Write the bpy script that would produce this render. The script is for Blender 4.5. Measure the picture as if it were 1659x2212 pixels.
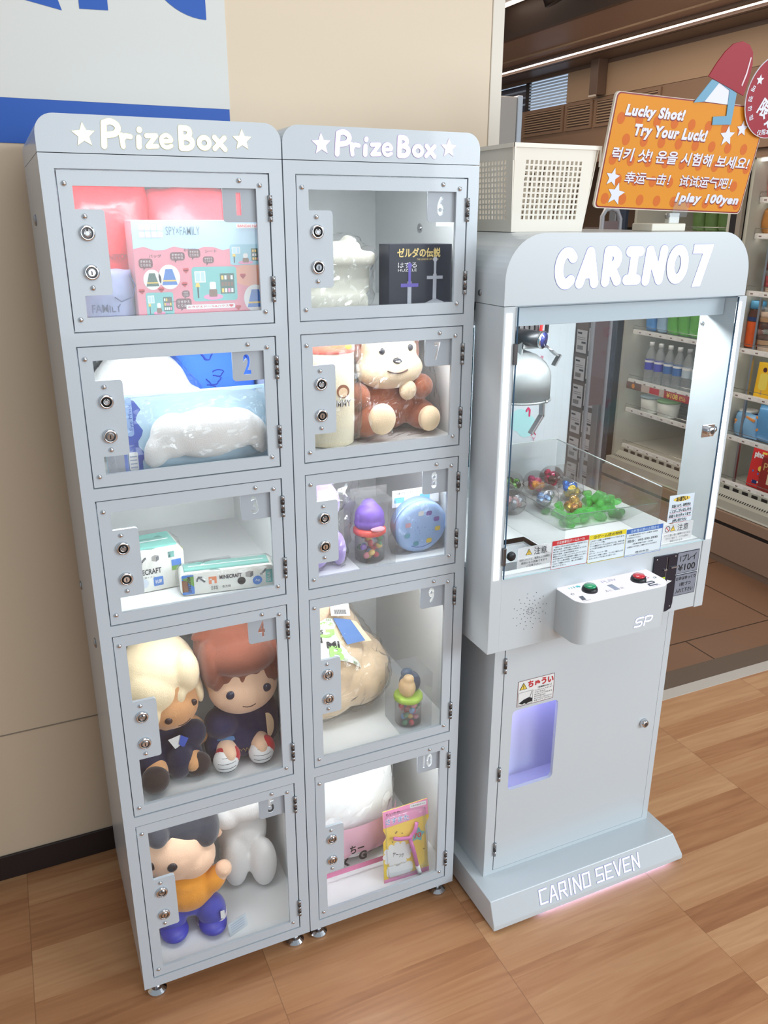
import bpy, bmesh, math, random
from mathutils import Matrix, Vector, Euler, noise
from mathutils.geometry import tessellate_polygon

for _o in list(bpy.data.objects): bpy.data.objects.remove(_o, do_unlink=True)
SC = bpy.context.scene
COL = SC.collection
PI = math.pi
def R(d): return math.radians(d)
def S(r, g, b):
    def f(c):
        c /= 255.0
        return c/12.92 if c <= 0.04045 else ((c+0.055)/1.055)**2.4
    return (f(r), f(g), f(b))

# ------------------------------------------------------------------ camera
cam_d = bpy.data.cameras.new('camera'); cam = bpy.data.objects.new('camera', cam_d); COL.objects.link(cam)
cam_d.sensor_fit = 'VERTICAL'; cam_d.sensor_height = 24.0
cam_d.lens = 1777.4678/2212*24.0
cam_d.clip_start = 0.02; cam_d.clip_end = 60
_r = Vector((0.91059571, -0.41329343, 0.0020003)); _f = Vector((0.38972793, 0.85704343, -0.33702924))
_u = _r.cross(_f).normalized(); _r = _f.cross(_u).normalized()
cam.matrix_world = Matrix(((_r.x, _u.x, -_f.x, -0.08479), (_r.y, _u.y, -_f.y, -1.50444), (_r.z, _u.z, -_f.z, 1.71270), (0, 0, 0, 1)))
SC.camera = cam

# ------------------------------------------------------------------ world, lights, exposure
SC.view_settings.view_transform = 'Standard'; SC.view_settings.look = 'None'
SC.view_settings.gamma = 1.0; SC.view_settings.use_curve_mapping = False
SC.view_settings.exposure = 0.12
WORLD_STRENGTH = 0.36
SKYLIGHT = 165.0
WINDOWLIGHT = 44.0
OVERHEAD_FILL = 10.0
SHOP_LIGHT = 30.0
BOX_LED = 44.0
w = bpy.data.worlds.new('world'); SC.world = w; w.use_nodes = True
_bg = w.node_tree.nodes['Background']; _bg.inputs[0].default_value = (0.80, 0.91, 1.0, 1); _bg.inputs[1].default_value = WORLD_STRENGTH

def area(name, loc, target, size, energy, col=(1, 1, 1), sy=None):
    d = bpy.data.lights.new(name, 'AREA'); d.energy = energy; d.color = col
    d.shape = 'RECTANGLE'; d.size = size; d.size_y = sy or size
    o = bpy.data.objects.new(name, d); COL.objects.link(o); o.location = loc
    o.rotation_euler = (Vector(target)-Vector(loc)).to_track_quat('-Z', 'Y').to_euler()
    return o
area('shopfront_daylight', (4.4, -4.2, 2.5), (0.5, 0.1, 0.7), 2.8, SKYLIGHT, (0.84, 0.93, 1.0), 1.8)
area('entrance_window_daylight', (0.95, -4.7, 1.75), (0.8, 0.0, 1.2), 1.9, WINDOWLIGHT, (0.87, 0.95, 1.0), 1.7)
area('entrance_overhead_fill', (0.5, -0.9, 2.95), (0.5, -0.2, 0.0), 1.6, OVERHEAD_FILL, (1.0, 0.95, 0.88))  # added fill from above the entrance
area('shop_ceiling_light', (2.0, 1.9, 2.5), (2.3, 1.9, 0.0), 1.0, SHOP_LIGHT, (1.0, 0.86, 0.72), 1.8)

# ------------------------------------------------------------------ materials
MATS = {}
def _new(name):
    m = bpy.data.materials.new(name); m.use_nodes = True
    nt = m.node_tree; nt.nodes.clear()
    out = nt.nodes.new('ShaderNodeOutputMaterial')
    MATS[name] = m
    return m, nt, out
def nd(nt, typ, **kw):
    n = nt.nodes.new(typ)
    for k, v in kw.items():
        if k.startswith('i_'):
            key = k[2:]
            key = int(key) if key.isdigit() else key.replace('_', ' ')
            n.inputs[key].default_value = v
        else: setattr(n, k, v)
    return n
def c4(c): return (c[0], c[1], c[2], 1.0)
def pbr(name, col, rough=0.5, metal=0.0, bump=None, sheen=0.0, var=0.0, coat=0.0, spec=0.5, sss=0.0, bscale3=None):
    if name in MATS: return MATS[name]
    m, nt, out = _new(name)
    b = nd(nt, 'ShaderNodeBsdfPrincipled')
    b.inputs['Base Color'].default_value = c4(col); b.inputs['Roughness'].default_value = rough
    b.inputs['Metallic'].default_value = metal; b.inputs['Specular IOR Level'].default_value = spec
    if sheen: b.inputs['Sheen Weight'].default_value = sheen; b.inputs['Sheen Roughness'].default_value = 0.5
    if coat: b.inputs['Coat Weight'].default_value = coat; b.inputs['Coat Roughness'].default_value = 0.05
    tc = nd(nt, 'ShaderNodeTexCoord')
    if bump:
        n = nd(nt, 'ShaderNodeTexNoise'); n.inputs['Scale'].default_value = bump[0]; n.inputs['Detail'].default_value = 3
        nt.links.new(tc.outputs['Object'], n.inputs['Vector'])
        bp = nd(nt, 'ShaderNodeBump'); bp.inputs['Strength'].default_value = bump[1]; bp.inputs['Distance'].default_value = bump[2] if len(bump) > 2 else 0.002
        nt.links.new(n.outputs['Fac'], bp.inputs['Height']); nt.links.new(bp.outputs['Normal'], b.inputs['Normal'])
    if var:
        n = nd(nt, 'ShaderNodeTexNoise'); n.inputs['Scale'].default_value = 14; n.inputs['Detail'].default_value = 5
        nt.links.new(tc.outputs['Object'], n.inputs['Vector'])
        mx = nd(nt, 'ShaderNodeMix', data_type='RGBA', blend_type='MULTIPLY'); mx.inputs['Factor'].default_value = 1.0
        mx.inputs[6].default_value = c4(col)
        mr = nd(nt, 'ShaderNodeMapRange'); mr.inputs[3].default_value = 1-var; mr.inputs[4].default_value = 1+var
        nt.links.new(n.outputs['Fac'], mr.inputs[0]); nt.links.new(mr.outputs[0], mx.inputs[7])
        nt.links.new(mx.outputs[2], b.inputs['Base Color'])
    nt.links.new(b.outputs[0], out.inputs[0])
    return m
def emit(name, col, strength):
    if name in MATS: return MATS[name]
    m, nt, out = _new(name)
    e = nd(nt, 'ShaderNodeEmission'); e.inputs[0].default_value = c4(col); e.inputs[1].default_value = strength
    nt.links.new(e.outputs[0], out.inputs[0])
    return m
def clear(name, tint=(1, 1, 1), rough=0.0, bump=None, ior=1.45, haze=0.0, haze_col=(1, 1, 1)):
    """thin clear sheet: see-through with a Fresnel reflection, optionally a little milky"""
    if name in MATS: return MATS[name]
    m, nt, out = _new(name)
    t = nd(nt, 'ShaderNodeBsdfTransparent'); t.inputs[0].default_value = c4(tint)
    g = nd(nt, 'ShaderNodeBsdfGlossy'); g.inputs['Roughness'].default_value = rough
    f = nd(nt, 'ShaderNodeFresnel'); ge = nd(nt, 'ShaderNodeNewGeometry'); mr = nd(nt, 'ShaderNodeMapRange')   # a thin sheet reflects the same from both of its faces
    mr.inputs[3].default_value = ior; mr.inputs[4].default_value = 1/ior
    nt.links.new(ge.outputs['Backfacing'], mr.inputs[0]); nt.links.new(mr.outputs[0], f.inputs[0])
    mx = nd(nt, 'ShaderNodeMixShader')
    if bump:
        tc = nd(nt, 'ShaderNodeTexCoord'); n = nd(nt, 'ShaderNodeTexNoise')
        n.noise_type = 'RIDGED_MULTIFRACTAL'; n.inputs['Scale'].default_value = bump[0]; n.inputs['Detail'].default_value = 3; n.inputs['Distortion'].default_value = 0.8
        nt.links.new(tc.outputs['Object'], n.inputs['Vector'])
        bp = nd(nt, 'ShaderNodeBump'); bp.inputs['Strength'].default_value = bump[1]; bp.inputs['Distance'].default_value = 0.02
        nt.links.new(n.outputs['Fac'], bp.inputs['Height'])
        nt.links.new(bp.outputs[0], g.inputs['Normal']); nt.links.new(bp.outputs[0], f.inputs['Normal'])
    src = t
    if haze:
        d = nd(nt, 'ShaderNodeBsdfDiffuse'); d.inputs[0].default_value = c4(haze_col)
        m2 = nd(nt, 'ShaderNodeMixShader'); m2.inputs[0].default_value = haze
        nt.links.new(t.outputs[0], m2.inputs[1]); nt.links.new(d.outputs[0], m2.inputs[2]); src = m2
    nt.links.new(f.outputs[0], mx.inputs[0]); nt.links.new(src.outputs[0], mx.inputs[1]); nt.links.new(g.outputs[0], mx.inputs[2])
    nt.links.new(mx.outputs[0], out.inputs[0])
    return m
def pc(name, r, g, b, rough=0.45, **kw): return pbr(name, S(r, g, b), rough, **kw)

PAINT = pc('powder_coat_grey_blue', 197, 205, 212, 0.32, bump=(420, 0.10, 0.001), coat=0.2)
PLATE = pc('number_plate_grey', 176, 183, 191, 0.45)
INNER = pc('white_inner_paint', 236, 238, 238, 0.45)
WHITE = pc('white_enamel', 206, 213, 217, 0.30, bump=(300, 0.04, 0.001), coat=0.2)
CHROME = pbr('chrome', (0.72, 0.72, 0.74), 0.14, 1.0)
STEEL = pbr('brushed_steel', (0.42, 0.42, 0.43), 0.33, 1.0)
DSTEEL = pbr('dark_steel', (0.12, 0.11, 0.11), 0.35, 0.9)
BLACK = pc('black_plastic', 20, 21, 24, 0.4)
INK = pc('black_ink', 26, 26, 30, 0.6)
GLASS = clear('clear_pane', (0.992, 0.996, 0.995))
ACRYL = clear('clear_acrylic', (0.95, 0.97, 0.97), haze=0.04)
WRAP = clear('crinkled_clear_film', (0.985, 0.985, 0.985), 0.12, (16, 1.0), ior=1.65, haze=0.025)
PVC = clear('clear_box_plastic', (0.96, 0.97, 0.98), 0.02, haze=0.05)
LEDBAR = emit('box_led', (0.93, 0.97, 1.0), BOX_LED)

# ------------------------------------------------------------------ mesh builder
def fr(o, u, v):
    u = Vector(u).normalized(); v = Vector(v); n = u.cross(v).normalized(); v = n.cross(u)
    o = Vector(o)
    return Matrix(((u.x, v.x, n.x, o.x), (u.y, v.y, n.y, o.y), (u.z, v.z, n.z, o.z), (0, 0, 0, 1)))
def FY(x, y, z): return fr((x, y, z), (1, 0, 0), (0, 0, 1))          # faces the entrance side (-Y)
def FX(x, y, z): return fr((x, y, z), (0, -1, 0), (0, 0, 1))         # faces -X
def FZ(x, y, z): return fr((x, y, z), (1, 0, 0), (0, 1, 0))          # faces up
_TXT = {}
def text_geo(s, bold=0.0, shear=0.0, align='CENTER', space=1.0):
    key = (s, bold, shear, align, space)
    if key in _TXT: return _TXT[key]
    cu = bpy.data.curves.new('t', 'FONT'); cu.body = s; cu.size = 1.0; cu.offset = bold; cu.shear = shear
    cu.align_x = align; cu.resolution_u = 5 if len(s) < 3 else 3; cu.space_character = space
    o = bpy.data.objects.new('t', cu); COL.objects.link(o)
    dg = bpy.context.evaluated_depsgraph_get()
    me = bpy.data.meshes.new_from_object(o.evaluated_get(dg))
    v = [(p.co.x, p.co.y) for p in me.vertices]; f = [tuple(p.vertices) for p in me.polygons]
    bpy.data.objects.remove(o); bpy.data.curves.remove(cu); bpy.data.meshes.remove(me)
    if v:
        x0 = min(p[0] for p in v); x1 = max(p[0] for p in v); y0 = min(p[1] for p in v); y1 = max(p[1] for p in v)
    else: x0 = y0 = 0; x1 = y1 = 1
    _TXT[key] = (v, f, x0, x1, y0, y1)
    return _TXT[key]
def rrect(x0, x1, y0, y1, r, n=5, corners=(1, 1, 1, 1)):
    """corners: bl, br, tr, tl"""
    out = []
    for (cx, cy, a0, on, px, py) in ((x0+r, y0+r, 180, corners[0], x0, y0), (x1-r, y0+r, 270, corners[1], x1, y0), (x1-r, y1-r, 0, corners[2], x1, y1), (x0+r, y1-r, 90, corners[3], x0, y1)):
        if not on: out.append((px, py)); continue
        for i in range(n+1):
            a = R(a0+90*i/n); out.append((cx+r*math.cos(a), cy+r*math.sin(a)))
    return out
def circ(cx, cy, r, n=24, ry=None): return [(cx+r*math.cos(2*PI*i/n), cy+(ry or r)*math.sin(2*PI*i/n)) for i in range(n)]
def star(cx, cy, r, rot=90, inner=0.42):
    return [(cx+(r if i % 2 == 0 else r*inner)*math.cos(R(rot+36*i)), cy+(r if i % 2 == 0 else r*inner)*math.sin(R(rot+36*i))) for i in range(10)]
def area2(p): return sum(p[i][0]*p[(i+1) % len(p)][1]-p[(i+1) % len(p)][0]*p[i][1] for i in range(len(p)))/2

class MB:
    def __init__(s): s.v = []; s.f = []; s.fm = []; s.fs = []; s.mats = []
    def _mi(s, m):
        if m not in s.mats: s.mats.append(m)
        return s.mats.index(m)
    def raw(s, verts, faces, mat, smooth=False, M=None):
        b = len(s.v); i = s._mi(mat)
        if M is not None: verts = [M @ Vector(p) for p in verts]
        s.v += [tuple(p) for p in verts]
        for f in faces: s.f.append(tuple(b+k for k in f)); s.fm.append(i); s.fs.append(smooth)
        return s
    def bm(s, bmx, mat, smooth=False, M=None):
        bmx.verts.index_update()
        s.raw([v.co.copy() for v in bmx.verts], [[v.index for v in f.verts] for f in bmx.faces], mat, smooth, M); bmx.free()
        return s
    def box(s, x0, x1, y0, y1, z0, z1, mat, bev=0.0, seg=2, M=None):
        b = bmesh.new(); bmesh.ops.create_cube(b, size=1.0)
        for v in b.verts: v.co = Vector(((x0+x1)/2+v.co.x*(x1-x0), (y0+y1)/2+v.co.y*(y1-y0), (z0+z1)/2+v.co.z*(z1-z0)))
        if bev: bmesh.ops.bevel(b, geom=list(b.edges), offset=bev, segments=seg, profile=0.5, affect='EDGES')
        return s.bm(b, mat, False, M)
    def lathe(s, prof, mat, n=28, M=None, smooth=True, capb=True, capt=True):
        v = []; f = []
        for r, z in prof:
            for i in range(n): a = 2*PI*i/n; v.append((r*math.cos(a), r*math.sin(a), z))
        for k in range(len(prof)-1):
            for i in range(n): j = (i+1) % n; f.append((k*n+i, k*n+j, (k+1)*n+j, (k+1)*n+i))
        if capb: f.append(tuple(range(n))[::-1])
        if capt: f.append(tuple((len(prof)-1)*n+i for i in range(n)))
        return s.raw(v, f, mat, smooth, M)
    def cyl(s, p0, p1, r0, r1, mat, n=20, smooth=True):
        p0 = Vector(p0); p1 = Vector(p1); d = p1-p0
        M = Matrix.Translation(p0) @ d.to_track_quat('Z', 'Y').to_matrix().to_4x4()
        return s.lathe([(r0, 0), (r1, d.length)], mat, n, M, smooth)
    def ell(s, c, r, mat, rot=None, n=24, m=14):
        if not hasattr(r, '__len__'): r = (r, r, r)
        M = Matrix.Translation(c) @ (Euler(rot).to_matrix().to_4x4() if rot else Matrix()) @ Matrix.Diagonal((r[0], r[1], r[2], 1))
        b = bmesh.new(); bmesh.ops.create_uvsphere(b, u_segments=n, v_segments=m, radius=1)
        return s.bm(b, mat, True, M)
    def tube(s, pts, r, mat, n=8, closed=False):
        pts = [Vector(p) for p in pts]; v = []; f = []; up = None
        L = len(pts)
        for i, p in enumerate(pts):
            a = pts[(i-1) % L] if (closed or i > 0) else p; b = pts[(i+1) % L] if (closed or i < L-1) else p
            t = (b-a).normalized()
            if up is None: up = t.orthogonal().normalized()
            up = (up-t*up.dot(t)).normalized(); w_ = t.cross(up)
            rr = r[i] if hasattr(r, '__len__') else r
            for k in range(n):
                an = 2*PI*k/n; v.append(p+up*rr*math.cos(an)+w_*rr*math.sin(an))
        for i in range(L if closed else L-1):
            for k in range(n):
                j = (k+1) % n; i2 = (i+1) % L
                f.append((i*n+k, i*n+j, i2*n+j, i2*n+k))
        if not closed: f.append(tuple(range(n))[::-1]); f.append(tuple((L-1)*n+k for k in range(n)))
        return s.raw(v, f, mat, True)
    def prism(s, poly, z0, z1, mat, M=None, holes=(), side_mat=None):
        """polygon (with holes) in the frame's plane, from z0 (back) to z1 (front, along the frame's normal)"""
        if area2(poly) < 0: poly = poly[::-1]
        loops = [list(poly)]+[(h if area2(h) < 0 else h[::-1]) for h in holes]
        flat = [p for l in loops for p in l]
        tri = tessellate_polygon([[Vector((p[0], p[1], 0)) for p in l] for l in loops])
        def up(t):
            a, b, c = (flat[i] for i in t)
            return t if (b[0]-a[0])*(c[1]-a[1])-(b[1]-a[1])*(c[0]-a[0]) > 0 else t[::-1]
        tri = [tuple(up(t)) for t in tri]; N = len(flat)
        if not holes and len(poly) > 3 and False: pass
        v = [(p[0], p[1], z1) for p in flat]+[(p[0], p[1], z0) for p in flat]
        s.raw(v, tri+[tuple(i+N for i in t[::-1]) for t in tri], mat, False, M)
        f = []; k = 0
        for l in loops:
            n = len(l)
            for i in range(n): j = (i+1) % n; f.append((k+i, k+N+i, k+N+j, k+j))
            k += n
        return s.raw(v, f, side_mat or mat, False, M)
    def flat(s, poly, mat, M, z=0.0, holes=()):
        if area2(poly) < 0: poly = poly[::-1]
        loops = [list(poly)]+[list(h) for h in holes]; fl = [p for l in loops for p in l]
        tri = tessellate_polygon([[Vector((p[0], p[1], 0)) for p in l] for l in loops])
        def up(t):
            a, b, c = (fl[i] for i in t)
            return t if (b[0]-a[0])*(c[1]-a[1])-(b[1]-a[1])*(c[0]-a[0]) > 0 else t[::-1]
        return s.raw([(p[0], p[1], z) for p in fl], [tuple(up(t)) for t in tri], mat, False, M)
    def rect(s, x0, x1, y0, y1, mat, M, z=0.0): return s.raw([(x0, y0, z), (x1, y0, z), (x1, y1, z), (x0, y1, z)], [(0, 1, 2, 3)], mat, False, M)
    def text(s, st, x0, y0, wd, ht, mat, M, z=0.0004, bold=0.0, shear=0.0, rot=0.0, keep=False, space=1.0):
        """text fitted into the box (x0,y0,wd,ht); ht or wd None keeps the letter proportions"""
        v, f, a0, a1, b0, b1 = text_geo(st, bold, shear, 'CENTER', space)
        W = max(a1-a0, 1e-6); H = max(b1-b0, 1e-6)
        if wd is None: sx = sy = ht/H; wd = W*sx; x0 = x0-wd/2
        elif ht is None: sx = sy = wd/W; ht = H*sy
        else: sx = wd/W; sy = ht/H
        cx = x0+wd/2; cy = y0+ht/2; cr = math.cos(R(rot)); sr = math.sin(R(rot)); out = []
        for (px, py) in v:
            X = (px-(a0+a1)/2)*sx; Y = (py-(b0+b1)/2)*sy
            out.append((cx+X*cr-Y*sr, cy+X*sr+Y*cr, z))
        return s.raw(out, f, mat, False, M)
    _zk = 0
    def strokes(s, lines, wd, mat, M, x=0.0, y=0.0, sx=1.0, sy=1.0, z=0.0, shear=0.0, square=False, n=14, smooth=False):
        for L in lines:
            if smooth and len(L) >= 5:
                Q = [L[0]]+list(L)+[L[-1]]; N = []
                for i in range(1, len(Q)-2):
                    for k in range(4):
                        t = k/4; N.append(tuple(0.5*(2*Q[i][c]+(Q[i+1][c]-Q[i-1][c])*t+(2*Q[i-1][c]-5*Q[i][c]+4*Q[i+1][c]-Q[i+2][c])*t*t+(3*Q[i][c]-Q[i-1][c]-3*Q[i+1][c]+Q[i+2][c])*t**3) for c in (0, 1)))
                L = N+[L[-1]]
            P = [(x+(p[0]+shear*p[1])*sx, y+p[1]*sy) for p in L]
            for i in range(len(P)-1):
                (ax, ay), (bx, by) = P[i], P[i+1]; dx, dy = bx-ax, by-ay; l = math.hypot(dx, dy) or 1
                nx, ny = -dy/l*wd/2, dx/l*wd/2; ex, ey = (dx/l*wd/2, dy/l*wd/2) if square else (0, 0)
                z += 4e-6
                s.raw([(ax-nx-ex, ay-ny-ey, z), (bx-nx+ex, by-ny+ey, z), (bx+nx+ex, by+ny+ey, z), (ax+nx-ex, ay+ny-ey, z)], [(0, 1, 2, 3)], mat, False, M)
            if not square:
                for p in P: z += 4e-6; s.flat(circ(p[0], p[1], wd/2, n), mat, M, z)
        return s
    def build(s, name, parent=None, local=False, kind=None):
        me = bpy.data.meshes.new(name)
        off = Matrix()
        o = bpy.data.objects.new(name, me); COL.objects.link(o)
        if parent is not None:
            o.parent = parent
            if not local: off = wm(parent).inverted()
        elif not local and s.v:
            xs = [p[0] for p in s.v]; ys = [p[1] for p in s.v]; zs = [p[2] for p in s.v]
            c = Vector(((min(xs)+max(xs))/2, (min(ys)+max(ys))/2, min(zs))); o.location = c; off = Matrix.Translation(-c)
        me.from_pydata([off @ Vector(p) for p in s.v], [], s.f)
        for m in s.mats: me.materials.append(m)
        me.polygons.foreach_set('material_index', s.fm); me.polygons.foreach_set('use_smooth', s.fs)
        me.update()
        if kind: o['kind'] = kind
        return o
def wm(o):
    M = Matrix.LocRotScale(o.location, o.rotation_euler, o.scale)
    return wm(o.parent) @ M if o.parent else M
def thing(name, label, cat, loc=(0, 0, 0), rz=0.0, group=None):
    o = bpy.data.objects.new(name, None); COL.objects.link(o); o.empty_display_size = 0.05
    o.location = loc; o.rotation_euler = (0, 0, rz); return tag(o, label, cat, group)
def tag(o, label, cat, group=None, kind=None):
    o['label'] = label; o['category'] = cat
    if group: o['group'] = group
    if kind: o['kind'] = kind
    return o
def struct(mb, name, label=None):
    o = mb.build(name); o['kind'] = 'structure'
    if label: o['label'] = label
    return o
def dup(root, loc, rz=None, label=None):
    r = root.copy(); COL.objects.link(r); r.location = loc
    if rz is not None: r.rotation_euler = (root.rotation_euler[0], root.rotation_euler[1], rz)
    if label: r['label'] = label
    for ch in list(root.children):
        c = ch.copy(); COL.objects.link(c); c.parent = r
        for g in list(ch.children):
            d = g.copy(); COL.objects.link(d); d.parent = c
    return r
def remesh(verts, faces, vox, smooth=6, fac=0.5):
    me = bpy.data.meshes.new('tmp'); me.from_pydata([tuple(v) for v in verts], [], [tuple(f) for f in faces])
    o = bpy.data.objects.new('tmp', me); COL.objects.link(o)
    m = o.modifiers.new('r', 'REMESH'); m.mode = 'VOXEL'; m.voxel_size = vox
    if smooth: q = o.modifiers.new('s', 'SMOOTH'); q.iterations = smooth; q.factor = fac
    dg = bpy.context.evaluated_depsgraph_get(); ev = bpy.data.meshes.new_from_object(o.evaluated_get(dg))
    v = [p.co.copy() for p in ev.vertices]; f = [tuple(p.vertices) for p in ev.polygons]
    bpy.data.objects.remove(o); bpy.data.meshes.remove(me); bpy.data.meshes.remove(ev)
    return v, f
def blob(ells, vox=0.005, smooth=6):
    """ellipsoids (centre, radii[, rotation]) fused into one soft continuous surface"""
    t = MB()
    for e in ells: t.ell(e[0], e[1], PAINT, e[2] if len(e) > 2 else None, 20, 12)
    return remesh(t.v, t.f, vox, smooth)
def wrinkle(verts, faces, amp, scale, seed=0):
    out = []
    me = bpy.data.meshes.new('tmp'); me.from_pydata([tuple(v) for v in verts], [], [tuple(f) for f in faces]); me.update()
    for p in me.vertices:
        q = Vector(p.co)*scale+Vector((seed*7.3, seed*3.1, seed))
        out.append(p.co+p.normal*amp*(noise.noise(q)+0.5*noise.noise(q*2.3)))
    bpy.data.meshes.remove(me); return out
def hull_wrap(verts, grow, vox, amp, seed=0):
    b = bmesh.new()
    for v in verts: b.verts.new(v)
    r = bmesh.ops.convex_hull(b, input=list(b.verts))
    c = sum((Vector(v) for v in verts), Vector())/len(verts)
    keep = [v for v in b.verts if v.link_faces]
    idx = {v: i for i, v in enumerate(keep)}
    vv = [c+(v.co-c)*grow for v in keep]; ff = [[idx[v] for v in f.verts] for f in b.faces]; b.free()
    v2, f2 = remesh(vv, ff, vox, 2)
    return wrinkle(v2, f2, amp, 40, seed), f2

# ------------------------------------------------------------------ setting: floor, walls, shop shell
def wood_floor():
    if 'wood_print_vinyl' in MATS: return MATS['wood_print_vinyl']
    m, nt, out = _new('wood_print_vinyl'); L = nt.links.new
    tc = nd(nt, 'ShaderNodeTexCoord'); sp = nd(nt, 'ShaderNodeSeparateXYZ'); L(tc.outputs['Object'], sp.inputs[0])
    def mth(op, a, b=None):
        n = nd(nt, 'ShaderNodeMath', operation=op)
        for i, q in enumerate((a, b)):
            if q is None: continue
            if isinstance(q, (int, float)): n.inputs[i].default_value = q
            else: L(q, n.inputs[i])
        return n.outputs[0]
    tx = mth('DIVIDE', mth('SUBTRACT', sp.outputs[0], 0.2865), 0.5215); ti = mth('FLOOR', tx)
    wob = nd(nt, 'ShaderNodeTexNoise'); wob.inputs['Scale'].default_value = 2.2; L(tc.outputs['Object'], wob.inputs['Vector'])
    ys = mth('ADD', mth('DIVIDE', sp.outputs[1], 0.078), mth('MULTIPLY', ti, 0.43))
    si = mth('FLOOR', ys)
    cb = nd(nt, 'ShaderNodeCombineXYZ'); L(ti, cb.inputs[0]); L(si, cb.inputs[1])
    wn = nd(nt, 'ShaderNodeTexWhiteNoise', noise_dimensions='3D'); L(cb.outputs[0], wn.inputs['Vector'])
    mp = nd(nt, 'ShaderNodeMapping'); mp.inputs['Scale'].default_value = (3.0, 42, 1); L(tc.outputs['Object'], mp.inputs['Vector'])
    off = nd(nt, 'ShaderNodeVectorMath', operation='ADD'); L(mp.outputs[0], off.inputs[0]); L(wn.outputs['Color'], off.inputs[1])
    sc = nd(nt, 'ShaderNodeVectorMath', operation='SCALE'); sc.inputs['Scale'].default_value = 9.0; L(wn.outputs['Color'], sc.inputs[0]); L(sc.outputs[0], off.inputs[1])
    g = nd(nt, 'ShaderNodeTexNoise'); g.inputs['Scale'].default_value = 1.0; g.inputs['Detail'].default_value = 6; g.inputs['Distortion'].default_value = 1.2; L(off.outputs[0], g.inputs['Vector'])
    val = mth('ADD', mth('MULTIPLY', wn.outputs['Value'], 0.46), mth('MULTIPLY', g.outputs['Fac'], 0.62))
    rp = nd(nt, 'ShaderNodeValToRGB'); cr = rp.color_ramp
    cr.elements[0].position = 0.10; cr.elements[0].color = c4(S(144, 92, 60)); cr.elements[1].position = 0.90; cr.elements[1].color = c4(S(210, 163, 120))
    e = cr.elements.new(0.45); e.color = c4(S(182, 129, 89)); L(val, rp.inputs[0])
    fx = mth('FRACT', tx); seam = mth('LESS_THAN', mth('ABSOLUTE', mth('SUBTRACT', mth('FRACT', mth('ADD', fx, 0.5)), 0.5)), 0.0022)
    mx = nd(nt, 'ShaderNodeMix', data_type='RGBA'); L(mth('MULTIPLY', seam, 0.35), mx.inputs[0]); L(rp.outputs[0], mx.inputs[6]); mx.inputs[7].default_value = c4(S(80, 50, 32))
    b = nd(nt, 'ShaderNodeBsdfPrincipled'); L(mx.outputs[2], b.inputs['Base Color']); b.inputs['Roughness'].default_value = 0.33; b.inputs['Specular IOR Level'].default_value = 0.4
    bp = nd(nt, 'ShaderNodeBump'); bp.inputs['Strength'].default_value = 0.06; bp.inputs['Distance'].default_value = 0.002; L(g.outputs['Fac'], bp.inputs['Height']); L(bp.outputs[0], b.inputs['Normal'])
    L(b.outputs[0], out.inputs[0]); return m
def grid_tile(name, col, grout, px, py, ox, oy, shift, wd, rough):
    m, nt, out = _new(name); L = nt.links.new
    tc = nd(nt, 'ShaderNodeTexCoord'); sp = nd(nt, 'ShaderNodeSeparateXYZ'); L(tc.outputs['Object'], sp.inputs[0])
    def mth(op, a, b=None):
        n = nd(nt, 'ShaderNodeMath', operation=op)
        for i, q in enumerate((a, b)):
            if q is None: continue
            if isinstance(q, (int, float)): n.inputs[i].default_value = q
            else: L(q, n.inputs[i])
        return n.outputs[0]
    ty = mth('DIVIDE', mth('SUBTRACT', sp.outputs[1], oy), py); row = mth('FLOOR', ty)
    tx = mth('SUBTRACT', mth('DIVIDE', mth('SUBTRACT', sp.outputs[0], ox), px), mth('MULTIPLY', row, shift))
    def near(t, q): return mth('LESS_THAN', mth('ABSOLUTE', mth('SUBTRACT', mth('FRACT', mth('ADD', t, 0.5)), 0.5)), wd/q)
    ln = mth('MAXIMUM', near(tx, px), near(ty, py))
    n = nd(nt, 'ShaderNodeTexNoise'); n.inputs['Scale'].default_value = 3; n.inputs['Detail'].default_value = 6; L(tc.outputs['Object'], n.inputs['Vector'])
    rp = nd(nt, 'ShaderNodeValToRGB'); rp.color_ramp.elements[0].color = c4([k*0.88 for k in col]); rp.color_ramp.elements[1].color = c4([k*1.12 for k in col]); L(n.outputs['Fac'], rp.inputs[0])
    mx = nd(nt, 'ShaderNodeMix', data_type='RGBA'); L(ln, mx.inputs[0]); L(rp.outputs[0], mx.inputs[6]); mx.inputs[7].default_value = c4(grout)
    b = nd(nt, 'ShaderNodeBsdfPrincipled'); L(mx.outputs[2], b.inputs['Base Color']); b.inputs['Roughness'].default_value = rough
    L(b.outputs[0], out.inputs[0]); return m

WALLM = pc('cream_wall_panel', 226, 205, 178, 0.45, bump=(60, 0.03, 0.001))
SIGNGREY = pc('sign_panel_grey', 222, 220, 214, 0.5)
SIGNBLUE = pc('sign_blue', 24, 86, 178, 0.45)
BROWN = pc('brown_laminate', 150, 120, 96, 0.5)
DBROWN = pc('dark_brown_laminate', 112, 90, 76, 0.45)
BEIGE = pc('beige_laminate', 182, 152, 122, 0.5)
DARK = pc('near_black_trim', 34, 29, 29, 0.5)
TRIMM = pc('pale_trim', 226, 214, 198, 0.4)

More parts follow.
